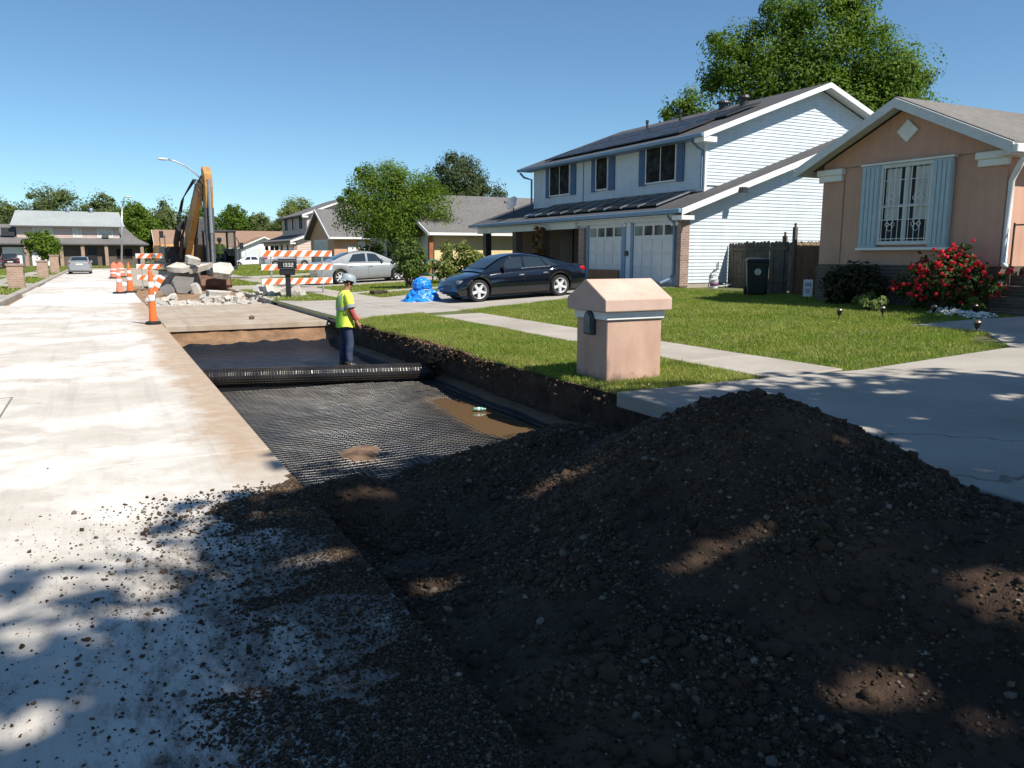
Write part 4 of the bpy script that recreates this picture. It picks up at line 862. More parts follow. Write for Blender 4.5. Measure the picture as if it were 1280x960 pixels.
        # solar arrays
        for k in range(9):
            y0 = 21.95+k*1.06; q = lambda x, z: (X(x), Z(lz(x)+.1+z))
            b = [(*[q(16.85, .07)[0]], Y(y0+1.02), q(16.85, .07)[1]), (q(16.85, .07)[0], Y(y0), q(16.85, .07)[1]), (q(18.42, .07)[0], Y(y0), q(18.42, .07)[1]), (q(18.42, .07)[0], Y(y0+1.02), q(18.42, .07)[1])]
            mb = MB(); mb.hexa(b, [(p[0], p[1], p[2]+.04) for p in b]); sp = mb.build('solar_panel', SOLAR, h, world=True)
            for yy in (y0-.012, y0+1.0):
                mb = MB(); mb.hexa([(b[1][0]-.01, Y(yy), b[1][2]-.005), (b[2][0], Y(yy), b[2][2]-.005), (b[2][0], Y(yy+.035), b[2][2]-.005), (b[1][0]-.01, Y(yy+.035), b[1][2]-.005)], [(b[1][0]-.01, Y(yy), b[1][2]+.055), (b[2][0], Y(yy), b[2][2]+.055), (b[2][0], Y(yy+.035), b[2][2]+.055), (b[1][0]-.01, Y(yy+.035), b[1][2]+.055)])
                mb.build('panel_frame', ALU, sp)
        uz = lambda x: r0-(AX-x)*sl
        for j, (xa, xb) in enumerate(((18.35, 19.95), (20.05, 21.65))):
            for k in range(9):
                y0 = 22.3+k*1.06+(0 if j else .5); b = [(X(xa), Y(y0+1.02), Z(uz(xa)+.07)), (X(xa), Y(y0), Z(uz(xa)+.07)), (X(xb), Y(y0), Z(uz(xb)+.07)), (X(xb), Y(y0+1.02), Z(uz(xb)+.07))]
                mb = MB(); mb.hexa(b, [(p[0], p[1], p[2]+.045) for p in b]); sp = mb.build('solar_panel', SOLAR, h, world=True)
                for yy in (y0-.012, y0+1.0):
                    mb = MB(); mb.hexa([(b[1][0], Y(yy), b[1][2]-.004), (b[2][0], Y(yy), b[2][2]-.004), (b[2][0], Y(yy+.035), b[2][2]-.004), (b[1][0], Y(yy+.035), b[1][2]-.004)], [(b[1][0], Y(yy), b[1][2]+.06), (b[2][0], Y(yy), b[2][2]+.06), (b[2][0], Y(yy+.035), b[2][2]+.06), (b[1][0], Y(yy+.035), b[1][2]+.06)])
                    mb.build('panel_frame', DARKM, sp)
        for (xx, yy, hh, rr) in ((22.2, 27.5, .5, .06), (22.9, 24.5, .35, .17), (21.9, 29.4, .42, .05), (23.2, 26.0, .3, .2)):
            mb = MB(); mb.lathe([(rr, uz(xx)-.1+oz-.5), (rr, uz(xx)+hh*.7+oz-.5), (rr*1.5, uz(xx)+hh*.72+oz-.5), (rr*1.3, uz(xx)+hh+oz-.5)], 12, (X(xx), Y(yy), 0)); mb.build('roof_vent', DARKM, h, world=True)
        # tap and cable loop on the side wall
        mb = MB(); mb.tube([(X(18.2), Y(20.66), Z(.45)), (X(18.2), Y(20.66), Z(.95)), (X(18.35), Y(20.65), Z(1.1)), (X(18.5), Y(20.66), Z(1.12)), (X(18.5), Y(20.66), Z(1.35))], .018, 6); mb.tube([(X(18.2), Y(20.66), Z(.9)), (X(18.38), Y(20.64), Z(.92))], .014, 6); mb.build('conduit', DARKM, h, world=True)
    return h
two_storey('house', 'two-storey pale siding house with blue shutters and two white garage doors', (17.0, 20.7, .5), SIDING)
two_storey('house', 'far two-storey house with pinkish side wall and dark upper windows', (16.8, 79.2, .4), PALEPINK, False, GREYM, PALEPINK, SHGREY, WHITE)

# ---- pink house
h = thing('house', 'pink stucco house with front gable and pale blue shutters', 'house', (15.6, 11.75, .45)); FX = 15.6; W0, W1 = 9.45, 13.85
mb = MB(); gz = lambda y: 4.72-abs(y-11.7)*.47
mb.prism([(FX, W0, 1.37), (FX, W0, gz(W0)), (FX, 11.7, gz(11.7)), (FX, W1, gz(W1)), (FX, W1, 1.37)], (.2, 0, 0)); fw = mb.build('front_wall', PINK, h, world=True)
part_box(h, 'side_wall', FX+.2, W0, 1.37, 27, W0+.2, 3.62, PINK); part_box(h, 'side_wall', FX+.2, W1-.2, 1.37, 27, W1, 3.62, PINK)
part_box(h, 'brick_base', FX-.03, W0-.03, .2, 27, W1+.03, 1.368, BRICKD)
part_box(h, 'wall_seam', FX-.012, 9.9, 3.575, FX-.001, 13.3, 3.60, M('seam_pink', (.33, .19, .13), .9))
part_box(h, 'wall_seam', FX-.012, 13.22, 1.4, FX-.001, 13.245, 3.3, M('seam_pink', (.33, .19, .13), .9))
for a, b in ((W0-.06, 10.0), (13.25, W1+.06)):
    mb = MB(); mb.box(FX-.10, a, 3.30, FX-.002, b, 3.44); mb.box(FX-.14, a-.04, 3.44, FX-.002, b+.04, 3.58); mb.build('corner_capital', WHITE, h, world=True, bevel=.012)
mb = MB(); q = [(FX-.05, 11.66, 3.98), (FX-.05, 11.40, 4.22), (FX-.05, 11.66, 4.46), (FX-.05, 11.92, 4.22)]; mb.prism(q, (.045, 0, 0)); mb.build('gable_vent', WHITE, h, world=True, bevel=.01)
# roof
rz = lambda y: 4.90-abs(y-11.7)*.47; E0, E1 = 9.12, 14.28; RX0 = FX-.42
slope_slab(h, 'roof', (RX0, E0, rz(E0)), (27, E0, rz(E0)), (27, 11.7, rz(11.7)), (RX0, 11.7, rz(11.7)), .1, SHTAN)
slope_slab(h, 'roof', (RX0, 11.702, rz(11.7)), (27, 11.702, rz(11.7)), (27, E1, rz(E1)), (RX0, E1, rz(E1)), .1, SHTAN)
for ya, yb in ((E0, 11.7), (11.7, E1)):
    mb = MB(); mb.prism([(RX0-.05, ya, rz(ya)-.23), (RX0-.05, yb, rz(yb)-.23), (RX0-.05, yb, rz(yb)-.03), (RX0-.05, ya, rz(ya)-.03)], (.047, 0, 0)); mb.build('rake_board', WHITEG, h, world=True)
    mb = MB(); mb.prism([(RX0, ya, rz(ya)-.13), (RX0, yb, rz(yb)-.13), (RX0, yb, rz(yb)-.104), (RX0, ya, rz(ya)-.104)], (.41, 0, 0)); mb.build('soffit', WHITEG, h, world=True)
mb = MB(); mb.box(RX0-.05, E0-.1, rz(E0)-.22, 27, E0+.02, rz(E0)-.06); mb.box(RX0-.02, E0+.03, rz(E0)-.24, 27, W0-.01, rz(E0)-.2); mb.build('gutter', WHITE, h, world=True, bevel=.015)
mb = MB(); mb.box(RX0-.05, E1-.02, rz(E1)-.22, 27, E1+.1, rz(E1)-.06); mb.build('gutter', WHITEG, h, world=True, bevel=.015)
mb = MB(); mb.tube([(FX-.1, E0-.02, 3.4), (FX+.02, 9.28, 3.2), (FX+.06, 9.39, 3.0), (FX+.06, 9.39, 1.45), (FX-.02, 9.3, 1.36)], .055, 10); mb.build('downspout', WHITE, h, world=True, smooth=True)
# main block behind the wing: cross ridge
for s_, xa, xb in ((1, 20.6, 24.6), (-1, 24.602, 28.6)):
    za = 3.55 if s_ == 1 else 5.65; zb = 5.65 if s_ == 1 else 3.55
    slope_slab(h, 'main_roof', (xa, 14.2, za), (xa, -4, za), (xb, -4, zb), (xb, 14.2, zb), .1, SHTAN)
part_box(h, 'main_wall', 21, -3.8, .3, 28.2, 13.84, 3.5, PINK)
mb = MB(); mb.prism([(21, 13.85, 3.5), (28.2, 13.85, 3.5), (24.6, 13.85, 5.5)], (0, .1, 0)); mb.build('main_gable', PINK, h, world=True)
mb = MB(); mb.lathe([(.05, 4.6), (.05, 5.75), (.075, 5.76), (.075, 5.9)], 10, (22.9, 12.4, 0)); mb.build('roof_vent', DARKM, h, world=True)
# window: frame, curtains, security bars, shutters
wy0, wy1, wz0, wz1 = 10.98, 12.14, 1.86, 3.50
mb = MB(); mb.box(FX-.02, wy0, wz0, FX-.004, wy1, wz1); mb.build('window_recess', M('dark_room', (.02, .022, .025), .7), h, world=True)
for y0, y1 in ((wy0+.06, wy0+.4), (wy0+.50, wy0+.66), (wy1-.42, wy1-.06)):
    mb = MB(); n = 14
    for k in range(n):
        a = y0+(y1-y0)*k/n; b = y0+(y1-y0)*(k+1)/n; da, db = .006*(k % 2), .006*((k+1) % 2); mb.quad((FX-.024-da, a, wz0+.5), (FX-.024-db, b, wz0+.5), (FX-.024-db, b, wz1-.05), (FX-.024-da, a, wz1-.05))
    mb.build('curtain', M('curtain', (.55, .56, .54), .9, var=.1), h, world=True)
mb = MB()
for a in ((wy0-.05, wz0-.05, wy1+.05, wz0+.03), (wy0-.05, wz1-.03, wy1+.05, wz1+.05), (wy0-.05, wz0+.03, wy0+.02, wz1-.03), (wy1-.02, wz0+.03, wy1+.05, wz1-.03)): mb.box(FX-.10, a[0], a[1], FX-.003, a[2], a[3])
mb.box(FX-.055, 11.51, wz0+.03, FX-.03, 11.62, wz1-.03); mb.box(FX-.05, wy0+.02, 2.62, FX-.034, wy1-.02, 2.68); fr = mb.build('window_frame', WHITEG, h, world=True, bevel=.006)
mb = MB()
for k in range(9):
    yy = wy0+.05+k*(wy1-wy0-.1)/8; mb.tube([(FX-.085, yy, wz0+.03), (FX-.085, yy, wz1-.03)], .008, 5)
for zz in (wz0+.08, 2.35, 2.63, wz1-.3): mb.tube([(FX-.085, wy0+.02, zz), (FX-.085, wy1-.02, zz)], .008, 5)
for yy, zz in ((11.25, 2.80), (11.25, 2.25), (11.88, 2.80), (11.88, 2.25)):
    for rr, dy, dz in ((.07, 0, .07), (.07, 0, -.07), (.045, .07, 0), (.045, -.07, 0)): mb.tube([(FX-.088, yy+dy+rr*math.cos(q), zz+dz+rr*math.sin(q)) for q in np.linspace(0, 6.283, 13)[:-1]], .007, 4, closed=True)
mb.build('security_bars', WHITE, h, world=True)
for a, b in ((10.50, 10.93), (12.19, 12.66)):
    mb = MB(); mb.box(FX-.12, a, wz0-.1, FX-.02, b, wz1+.05); sh = mb.build('shutter', PALEB, h, world=True, bevel=.006)
    for k in range(4): m2 = MB(); w = (b-a-.02)/4; m2.box(FX-.138, a+.01+k*w+.012, wz0-.06, FX-.121, a+.01+(k+1)*w-.012, wz1+.01); m2.build('shutter_board', PALEB, sh, bevel=.004)
part_box(h, 'window_sill', FX-.16, 10.46, wz0-.17, FX-.004, 12.70, wz0-.105, WHITE, .008)
part_box(h, 'window_head', FX-.15, 10.46, wz1+.055, FX-.004, 12.70, wz1+.10, WHITE, .008)
# entry landing, steps and railing on the sunny side of the wing
st = thing('entry_steps', 'brown brick entry steps with railing at the pink house corner', 'steps', (15.6, 8.5, .45))
for k in range(4): part_box(st, 'step', 15.0+.32*k, 8.47, .40+.2*k, 17.5, 9.40, .595+.2*k, BRICKD, .008)
part_box(st, 'landing', 16.3, 8.47, 1.2, 19.5, 9.40, 1.36, BRICKD, .008)
mb = MB()
for k in range(12): xx = 15.62+k*.14; mb.tube([(xx, 8.62, .9 if k < 5 else 1.36), (xx, 8.62, 2.15)], .010, 5)
mb.tube([(15.62, 8.62, 2.16), (17.2, 8.62, 2.16)], .018, 6); mb.tube([(15.62, 8.62, 1.42), (17.2, 8.62, 1.42)], .014, 6); mb.tube([(15.62, 8.62, .7), (15.62, 8.62, 2.2)], .02, 6)
mb.tube([(15.66, 9.25, .8), (15.66, 9.25, 2.2)], .02, 6); mb.tube([(15.66, 9.25, 2.16), (15.62, 8.62, 2.16)], .016, 6)
mb.build('railing', M('brown_iron', (.09, .055, .045), .6), st, world=True)

# ---- ranch houses
def ranch(name, label, x0, x1, y0, y1, base, eave, ridge, wall, roof, fasc=WHITE, axis='Y', ov=.5, cat='house', gw=None):
    h = thing(name, label, cat, ((x0+x1)/2, (y0+y1)/2, base)); part_box(h, 'wall', x0, y0, base-.2, x1, y1, eave, wall)
    if axis == 'Y':
        xm = (x0+x1)/2; s = (ridge-eave)/(xm-x0); E = eave-ov*s+.1
        slope_slab(h, 'roof', (x0-ov, y1+ov, E), (x0-ov, y0-ov, E), (xm, y0-ov, ridge+.1), (xm, y1+ov, ridge+.1), .12, roof)
        slope_slab(h, 'roof', (xm+.002, y1+ov, ridge+.1), (xm+.002, y0-ov, ridge+.1), (x1+ov, y0-ov, E), (x1+ov, y1+ov, E), .12, roof)
        for yy in (y0+.01, y1-.11): mb = MB(); mb.prism([(x0+.02, yy, eave), (x1-.02, yy, eave), (xm, yy, ridge-.02)], (0, .1, 0)); mb.build('gable', gw or wall, h, world=True)
        part_box(h, 'gutter', x0-ov-.08, y0-ov, E-.16, x0-ov-.003, y1+ov, E-.02, fasc)
        for xa, za, xb, zb in ((x0-ov, E, xm, ridge+.1), (xm, ridge+.1, x1+ov, E)):
            mb = MB(); mb.prism([(xa, y0-ov-.05, za-.2), (xb, y0-ov-.05, zb-.2), (xb, y0-ov-.05, zb-.02), (xa, y0-ov-.05, za-.02)], (0, .048, 0)); mb.build('rake_board', fasc, h, world=True)
    else:
        ym = (y0+y1)/2; s = (ridge-eave)/(ym-y0); E = eave-ov*s+.1
        slope_slab(h, 'roof', (x0-ov, y0-ov, E), (x1+ov, y0-ov, E), (x1+ov, ym, ridge+.1), (x0-ov, ym, ridge+.1), .12, roof)
        slope_slab(h, 'roof', (x0-ov, ym+.002, ridge+.1), (x1+ov, ym+.002, ridge+.1), (x1+ov, y1+ov, E), (x0-ov, y1+ov, E), .12, roof)
        for xx in (x0+.01, x1-.11): mb = MB(); mb.prism([(xx, y0+.02, eave), (xx, y1-.02, eave), (xx, ym, ridge-.02)], (.1, 0, 0)); mb.build('gable', gw or wall, h, world=True)
        part_box(h, 'gutter', x0-ov, y0-ov-.08, E-.16, x1+ov, y0-ov-.003, E-.02, fasc)
        for ya, za, yb, zb in ((y0-ov, E, ym, ridge+.1), (ym, ridge+.1, y1+ov, E)):
            for xe in (x0-ov-.05, x1+ov+.002): mb = MB(); mb.prism([(xe, ya, za-.2), (xe, yb, zb-.2), (xe, yb, zb-.02), (xe, ya, za-.02)], (.048, 0, 0)); mb.build('rake_board', fasc, h, world=True)
    return h
h3 = ranch('house', 'low yellow-walled house with grey roof beyond the porch', 15.6, 30, 39.2, 50, .5, 2.85, 5.0, YWALL, SHGREY, axis='X')
part_box(h3, 'corner_post', 15.2, 38.9, .4, 15.42, 39.12, 2.75, ORANGEF if False else M('rust_post', (.33, .12, .05), .7))
part_box(h3, 'garage_door', 15.54, 39.9, .5, 15.6, 42.4, 2.6, WHITE); window_x(h3, 15.6, 45, 47, 1.3, 2.6); window_x(h3, 15.6, 48.5, 50.4, 1.3, 2.6)
h4 = ranch('house', 'small peach gabled house with grey roof left of the street tree', 15.0, 26, 57.3, 64.5, .5, 3.0, 4.9, PEACH, SHGREY, axis='X', ov=.45)
w = window_x(h4, 15.0, 59.0, 63.2, .7, 2.7, M('blind', (.62, .6, .54), .8), WHITE, 3, .07)
window_y(h4, 57.3, 17.9, 19.4, 1.5, 2.8); part_box(h4, 'service_panel', 16.0, 57.22, 1.4, 16.6, 57.3, 2.2, WHITE); part_box(h4, 'service_panel', 16.8, 57.22, 1.5, 17.3, 57.3, 2.6, WHITEG)
# houses that close the street
h6 = ranch('house', 'brown-roofed ranch house with grey gable behind the excavator', 6.8, 24.5, 117, 126, .3, 2.7, 4.9, GREYSIDE, SHBROWN, axis='X', ov=.5)
g6 = ranch('garage', 'white gable-fronted garage with brown roof behind the white car', 16.6, 22.6, 111.5, 117.2, .3, 2.6, 3.9, WHITE, SHBROWN, axis='Y', ov=.45)
part_box(g6, 'garage_door', 17.1, 111.44, .3, 21.6, 111.49, 2.35, WHITEG); part_box(g6, 'side_door', 22.0, 111.44, .3, 22.35, 111.49, 2.2, WHITEG)
for k in range(3): part_box(h6, 'porch_post', 8.2+k*2.6, 116.3, .3, 8.4+k*2.6, 116.5, 2.6, WHITE)
# two-storey end house
h = thing('house', 'two-storey end house with pale roof and pinkish siding closing the street', 'house', (-3.6, 120, .3))
part_box(h, 'lower_wall', -21, 116.6, .1, 5.0, 126, 3.2, BRICKD); up_ = part_box(h, 'upper_wall', -9.4, 117.6, 3.2, 2.2, 125.5, 5.35, PALEPINK)
for k in range(9): m2 = MB(); m2.box(-9.4, 117.57-.02, 3.5+k*.2, 2.2, 117.598, 3.67+k*.2); m2.build('siding_board', PALEPINK, up_)
slope_slab(h, 'upper_roof', (-10.0, 116.9, 5.2), (2.9, 116.9, 5.2), (2.4, 121.5, 7.25), (-9.6, 121.5, 7.25), .14, SHPALE)
slope_slab(h, 'rear_roof', (-9.6, 121.502, 7.25), (2.4, 121.502, 7.25), (2.9, 126, 5.2), (-10, 126, 5.2), .14, SHPALE)
part_box(h, 'gutter', -10.0, 116.82, 5.02, 2.9, 116.897, 5.18, GREYM)
slope_slab(h, 'lower_roof', (-21.5, 115.6, 2.95), (5.6, 115.6, 2.95), (4.2, 117.62, 3.75), (-21.5, 117.62, 3.75), .12, SHGREY)
slope_slab(h, 'wing_roof', (-21.5, 117.622, 3.75), (-9.45, 117.622, 3.75), (-9.45, 122, 5.5), (-21.5, 122, 5.5), .12, SHGREY)
slope_slab(h, 'wing_roof', (2.25, 117.622, 3.75), (4.2, 117.622, 3.75), (3.0, 122, 5.3), (2.25, 122, 5.3), .12, SHGREY)
part_box(h, 'gutter', -21.5, 115.52, 2.78, 5.6, 115.597, 2.93, GREYM)
for x0, x1 in ((-7.6, -5.4), (-3.2, -2.2), (-.4, 1.4)): window_y(h, 117.55, x0, x1, 3.75, 5.0, M('blind', (.62, .6, .54), .8), WHITE, 1, .08)
for x0, x1 in ((-11.0, -8.6), (-7.9, -5.0), (-15.5, -12.5)): part_box(h, 'garage_door', x0, 116.5, .2, x1, 116.59, 2.5, WHITE)
part_box(h, 'front_door', -1.6, 116.5, .3, -.6, 116.59, 2.5, BLACKM)
for xx in (-11.5, -8.4, -4.6, -2.2, .5, 4.7): part_box(h, 'brick_pier', xx-.2, 115.7, .1, xx+.2, 116.1, 2.8, BRICKT)
window_y(h, 116.6, 1.6, 3.6, 1.0, 2.4, SCREEN, BRICKD, 1); part_box(h, 'air_conditioner', .2, 117.1, 3.75, .9, 117.5, 4.25, GREYM)
part_box(h, 'satellite_plate', -11.0, 117.3, 3.9, -9.6, 117.5, 4.9, DARKM)
for xx in (-3.6, -.9): mb = MB(); mb.lathe([(.2, 7.0), (.2, 7.45), (.3, 7.46), (.25, 7.7)], 10, (xx, 121.2, 0)); mb.build('roof_vent', ALU, h, world=True)
# ------------------------------------------------------------------ cars (local: x forward, z up, origin on the ground between the axles)
def car(label, loc, rz, col, L, W, H, wb, wr, fo, deck, roof, ws, rs, cat='car', name='parked_car', dz=None, hub=5, glassm=CARGLASS, spans=None, sill=.2, pitch=0., chrome=True, detail=True):
    """deck: (x,z) line of bonnet/belt/boot; roof: (x,z) roofline; ws/rs: x range of windscreen / rear screen along the roofline"""
    root = thing(name, label, cat, loc, rz)
    if pitch: root.rotation_euler = (0, -pitch, rz); root.matrix_basis = Matrix.Translation(loc) @ Euler((0, -pitch, rz)).to_matrix().to_4x4()
    xf = wb/2+fo; xr = xf-L; xw = (wb/2, -wb/2); ra = wr*1.16
    dk = np.array(sorted(deck)); rf = np.array(sorted(roof))
    def sm(a, x, k=.07): return np.mean([np.interp(x+o, a[:, 0], a[:, 1]) for o in (-2*k, -k, 0, k, 2*k)], 0)
    dz_ = lambda x: float(sm(dk, x)); rz_ = lambda x: float(sm(rf, x, .05))
    def hw(x):
        t = abs((x-(xf+xr)/2)/(L/2)); return W/2*(1-.035*t**2-.13*max(0, t-.72)**2/.078*1.)
    def zb(x):
        b = sill+.02*max(0, abs(x)-wb/2)
        for c in xw:
            if abs(x-c) < ra: b = max(b, wr+math.sqrt(ra*ra-(x-c)**2))
        return b
    st = set(np.linspace(xr, xf, 84))
    for c in xw:
        for q in np.linspace(-1, 1, 23): st.add(c+ra*q*.9999)
        st.add(c-ra-.004); st.add(c+ra+.004)
    st = sorted(st); prof = [(0, .90), (.10, .965), (.3, .995), (.5, 1.0), (.68, .985), (.84, .95), (.94, .90), (1.0, .82)]
    rows = []
    for x in st:
        w = hw(x); b = zb(x); t = dz_(x); endf = min(1, min(xf-x, x-xr)/.10); b2 = b+(1-endf)*.12; t2 = t-(1-endf**.5)*.10 if endf < 1 else t
        half = [(w*p_, b2+(t2-b2)*q) for q, p_ in prof]+[(w*.55, t2+.018), (w*.25, t2+.028)]
        rows.append([(x, y, z_) for y, z_ in half]+[(x, 0, t2+.03)]+[(x, -y, z_) for y, z_ in reversed(half)])
    mb = MB(); n = len(rows[0])
    for r_ in rows: mb.v += r_
    for i in range(len(rows)-1):
        for j in range(n-1): mb.f.append((i*n+j, i*n+j+1, (i+1)*n+j+1, (i+1)*n+j))
        mb.f.append((i*n+n-1, i*n, (i+1)*n, (i+1)*n+n-1))
    mb.f += [tuple(range(n)), tuple((len(rows)-1)*n+j for j in range(n))[::-1]]; mb.mi = [0]*len(mb.f)
    # greenhouse
    xs = np.linspace(rf[0, 0], rf[-1, 0], 46); o = len(mb.v); m = 11
    def side(x, v):
        bw = hw(x)*.86; bz = dz_(x)-.015; tz = max(rz_(x), bz); tw = W/2*(.685+.02*(1-abs(x)/L)); hfrac = (tz-bz)/max(.01, H-dz_(0)); tw = bw+(tw-bw)*min(1, hfrac)
        e = v**1.15; return (bw+(tw-bw)*e, bz+(tz-.05*min(1, hfrac)-bz)*v)
    for x in xs:
        y0, z0 = side(x, 0); y1, z1 = side(x, .5); y2, z2 = side(x, 1); tz = max(rz_(x), z2)
        half = [(y0, z0), (y1, z1), (y2, z2), (y2-.06, tz-.012), (y2*.5, tz+.012)]
        mb.v += [(x, y, q) for y, q in half]+[(x, 0, tz+.018)]+[(x, -y, q) for y, q in reversed(half)]
    for i in range(len(xs)-1):
        for j in range(m-1): mb.f.append((o+i*m+j, o+i*m+j+1, o+(i+1)*m+j+1, o+(i+1)*m+j)); mb.mi.append(0)
    body = mb.build('body', col, root, angle=38)
    # panes
    def pane(name, pts, nu):
        b = MB(); b.v = [p for r_ in pts for p in r_]; k = len(pts[0])
        for i in range(len(pts)-1):
            for j in range(k-1): b.f.append((i*k+j, i*k+j+1, (i+1)*k+j+1, (i+1)*k+j)); b.mi.append(0)
        return b.build(name, glassm, root, smooth=True)
    for s_ in (1, -1):
        for (xa, xb, ta, tb) in spans:
            pts = []
            for x in np.linspace(xa, xb, 9):
                f = (x-xa)/(xb-xa); row = []
                for v in np.linspace(.10, .90, 5):
                    xx = x + (ta*(1-f)+tb*f)*(v-.1); y, q = side(xx, v); row.append((xx, s_*(y+.008), q))
                pts.append(row)
            pane('side_window', pts, 9)
        if chrome:
            xa, xb = spans[0][0], spans[-1][1]; b = MB(); b.tube([(x, s_*(side(x, .06)[0]+.012), side(x, .06)[1]) for x in np.linspace(min(xa, xb)-.05, max(xa, xb)+.05, 14)], .010, 5); b.build('window_trim', ALU, root)
    for nm, (xa, xb) in (('windscreen', ws), ('rear_screen', rs)):
        pts = []
        for x in np.linspace(xa, xb, 9):
            y2, z2 = side(x, 1); tz = max(rz_(x), z2); e = .006 if nm else 0; dx = .010*(1 if nm == 'windscreen' else -1)
            pts.append([(x+dx, y, tz+.012+(.018-.006)*(1-(y/(y2+.01))**2)) for y in np.linspace(-(y2-.09), y2-.09, 9)])
        pane(nm, pts, 9)
    # wheels
    for c in xw:
        for s_ in (1, -1):
            R = Matrix.Rotation(-R_(90)*s_, 3, 'X'); ctr = (c, s_*(hw(c)-.225), wr)
            b = MB(); b.lathe([(wr*.60, .0), (wr*.92, .0), (wr, .03), (wr, .18), (wr*.93, .215), (wr*.72, .215), (wr*.70, .20)], 28, ctr, R, caps=False); t = b.build('wheel', RUBBER, root, smooth=True, angle=40)
            b = MB(); b.lathe([(.02, .085), (wr*.70, .085), (wr*.70, .10), (.02, .10)], 24, ctr, R); b.build('brake_disc', DARKM, t)
            b = MB(); b.lathe([(wr*.665, .10), (wr*.71, .16), (wr*.735, .212), (wr*.70, .216), (wr*.665, .175), (wr*.645, .12)], 28, ctr, R, caps=False)
            for k in range(hub):
                q = 2*math.pi*k/hub+.3; a = Matrix.Rotation(q, 3, 'Z'); w_ = wr*(.13 if hub == 5 else .085)
                lo = [a @ Vector(v) for v in ((0, -w_*1.2, .12), (wr*.68, -w_*.9, .12), (wr*.68, w_*.9, .12), (0, w_*1.2, .12))]; hi = [a @ Vector(v) for v in ((0, -w_, .185), (wr*.68, -w_*.8, .20), (wr*.68, w_*.8, .20), (0, w_, .185))]
                b.hexa([tuple(R @ v+Vector(ctr)) for v in lo], [tuple(R @ v+Vector(ctr)) for v in hi])
            b.lathe([(.06, .12), (.06, .195), (.03, .203)], 12, ctr, R); b.build('rim', RIMM, t)
    # lamps, mirrors, handles, plates
    def lens(nm, mat, x, y, z, dx, dy, dzz):
        for s_ in (1, -1): b = MB(); b.box(x-dx, s_*y-dy, z-dzz, x+dx, s_*y+dy, z+dzz); b.build(nm, mat, root, bevel=min(dx, dy, dzz)*.6, seg=2)
    fz = dz_(xf-.25)-.09; lens('headlight', LAMP, xf-.16, hw(xf-.16)*.77, fz, .10, .12, .055)
    bz = dz_(xr+.15)-.13; lens('tail_light', TAIL, xr+.13, hw(xr+.13)*.80, bz, .12, .14, .075)
    b = MB(); b.box(xr-.012, -.26, bz-.12, xr+.03, .26, bz); b.build('number_plate', WHITEG, root)
    b = MB(); b.box(xf-.06, -.34, .30, xf+.008, .34, .52); b.build('grille', BLACKM, root, bevel=.02)
    b = MB(); b.box(xr+.3, -hw(0)*.85, .14, xf-.3, hw(0)*.85, .34); b.build('underbody', BLACKM, root)
    mx = ws[0]+.32*(ws[1]-ws[0]) if detail else ws[0]
    for s_ in (1, -1):
        b = MB(); y, q = side(mx-.1, .12); b.lathe([(.02, -.09), (.07, -.06), (.085, 0), (.07, .06), (.02, .09)], 10, (mx, s_*(y+.10), q+.03), None, .7, 1.15); b.box(mx-.02, s_*(y-.01), q-.02, mx+.02, s_*(y+.1), q+.01); b.build('mirror', col if detail else BLACKM, root, smooth=True)
        for (xa, xb, _, _) in spans[:2]:
            hx = min(xa, xb)+.10; b = MB(); b.box(hx-.08, s_*(hw(hx)*.985-.005), dz_(hx)-.20, hx+.08, s_*(hw(hx)*.985+.022), dz_(hx)-.165); b.build('door_handle', ALU if chrome else col, root, bevel=.008)
            sx = max(xa, xb)+.03 if False else min(xa, xb)-.03
            b = MB(); yy = [s_*(hw(sx)*p_+.0025) for q, p_ in prof[1:6]]; zz = [zb(sx)+(dz_(sx)-zb(sx))*q for q, p_ in prof[1:6]]; b.tube([(sx, y_, z_) for y_, z_ in zip(yy, zz)], .004, 4); b.build('door_seam', BLACKM, root)
    return root
RIMM = M('alloy_rim', (.72, .73, .74), .4, metal=.35, var=.05); LAMP = glass('lamp_lens', (.16, .17, .18), .08, .8); TAIL = glass('tail_lens', (.45, .012, .012), .12, .6)
NAVY = paint('dark_navy_paint', (.004, .006, .012), .10); SILV = paint('silver_paint', (.25, .265, .28), .28); WHITEP = paint('white_car_paint', (.72, .73, .74), .25)
# black coupe-roofed saloon on the neighbour's driveway, nose towards the street
navy_car = car('dark navy sedan with five-spoke silver wheels parked on the neighbour driveway', (10.88, 21.35, float(Tz(10.88))+.024), math.pi, NAVY, 4.55, 1.87, 1.40, 2.85, .335, .68,
    [(-2.62, .93), (-2.1, .985), (-1.3, .965), (0, .93), (.75, .92), (1.3, .86), (1.75, .76), (1.98, .64), (2.15, .5)],
    [(-2.0, .99), (-1.5, 1.13), (-.9, 1.30), (-.3, 1.39), (.15, 1.385), (.6, 1.26), (1.12, .98), (1.3, .88)], (.30, 1.12), (-1.62, -.80),
    spans=[(-.12, .66, .0, -.35), (-.98, -.20, .25, .0), (-1.42, -1.05, .45, .28)], pitch=-math.atan(.0423))
navy_car.scale = (.945, .945, .945)
# silver saloon further up the street, nose towards the houses
car('silver sedan with a smeared door parked side-on beyond the striped barricade', (11.05, 36.75, float(Tz(11.05))+.022), 0, SILV, 4.75, 1.78, 1.45, 2.78, .31, .93,
    [(-2.4, 1.0), (-1.9, 1.03), (-1.2, .98), (0, .94), (.8, .94), (1.4, .88), (2.0, .78), (2.3, .62)],
    [(-1.75, 1.03), (-1.35, 1.22), (-.85, 1.40), (-.2, 1.455), (.25, 1.42), (.7, 1.24), (1.2, .98), (1.35, .92)], (.42, 1.15), (-1.55, -.85),
    spans=[(-.02, .72, .0, -.4), (-.95, -.12, .32, .0)], pitch=math.atan(.0423), hub=7, chrome=False)
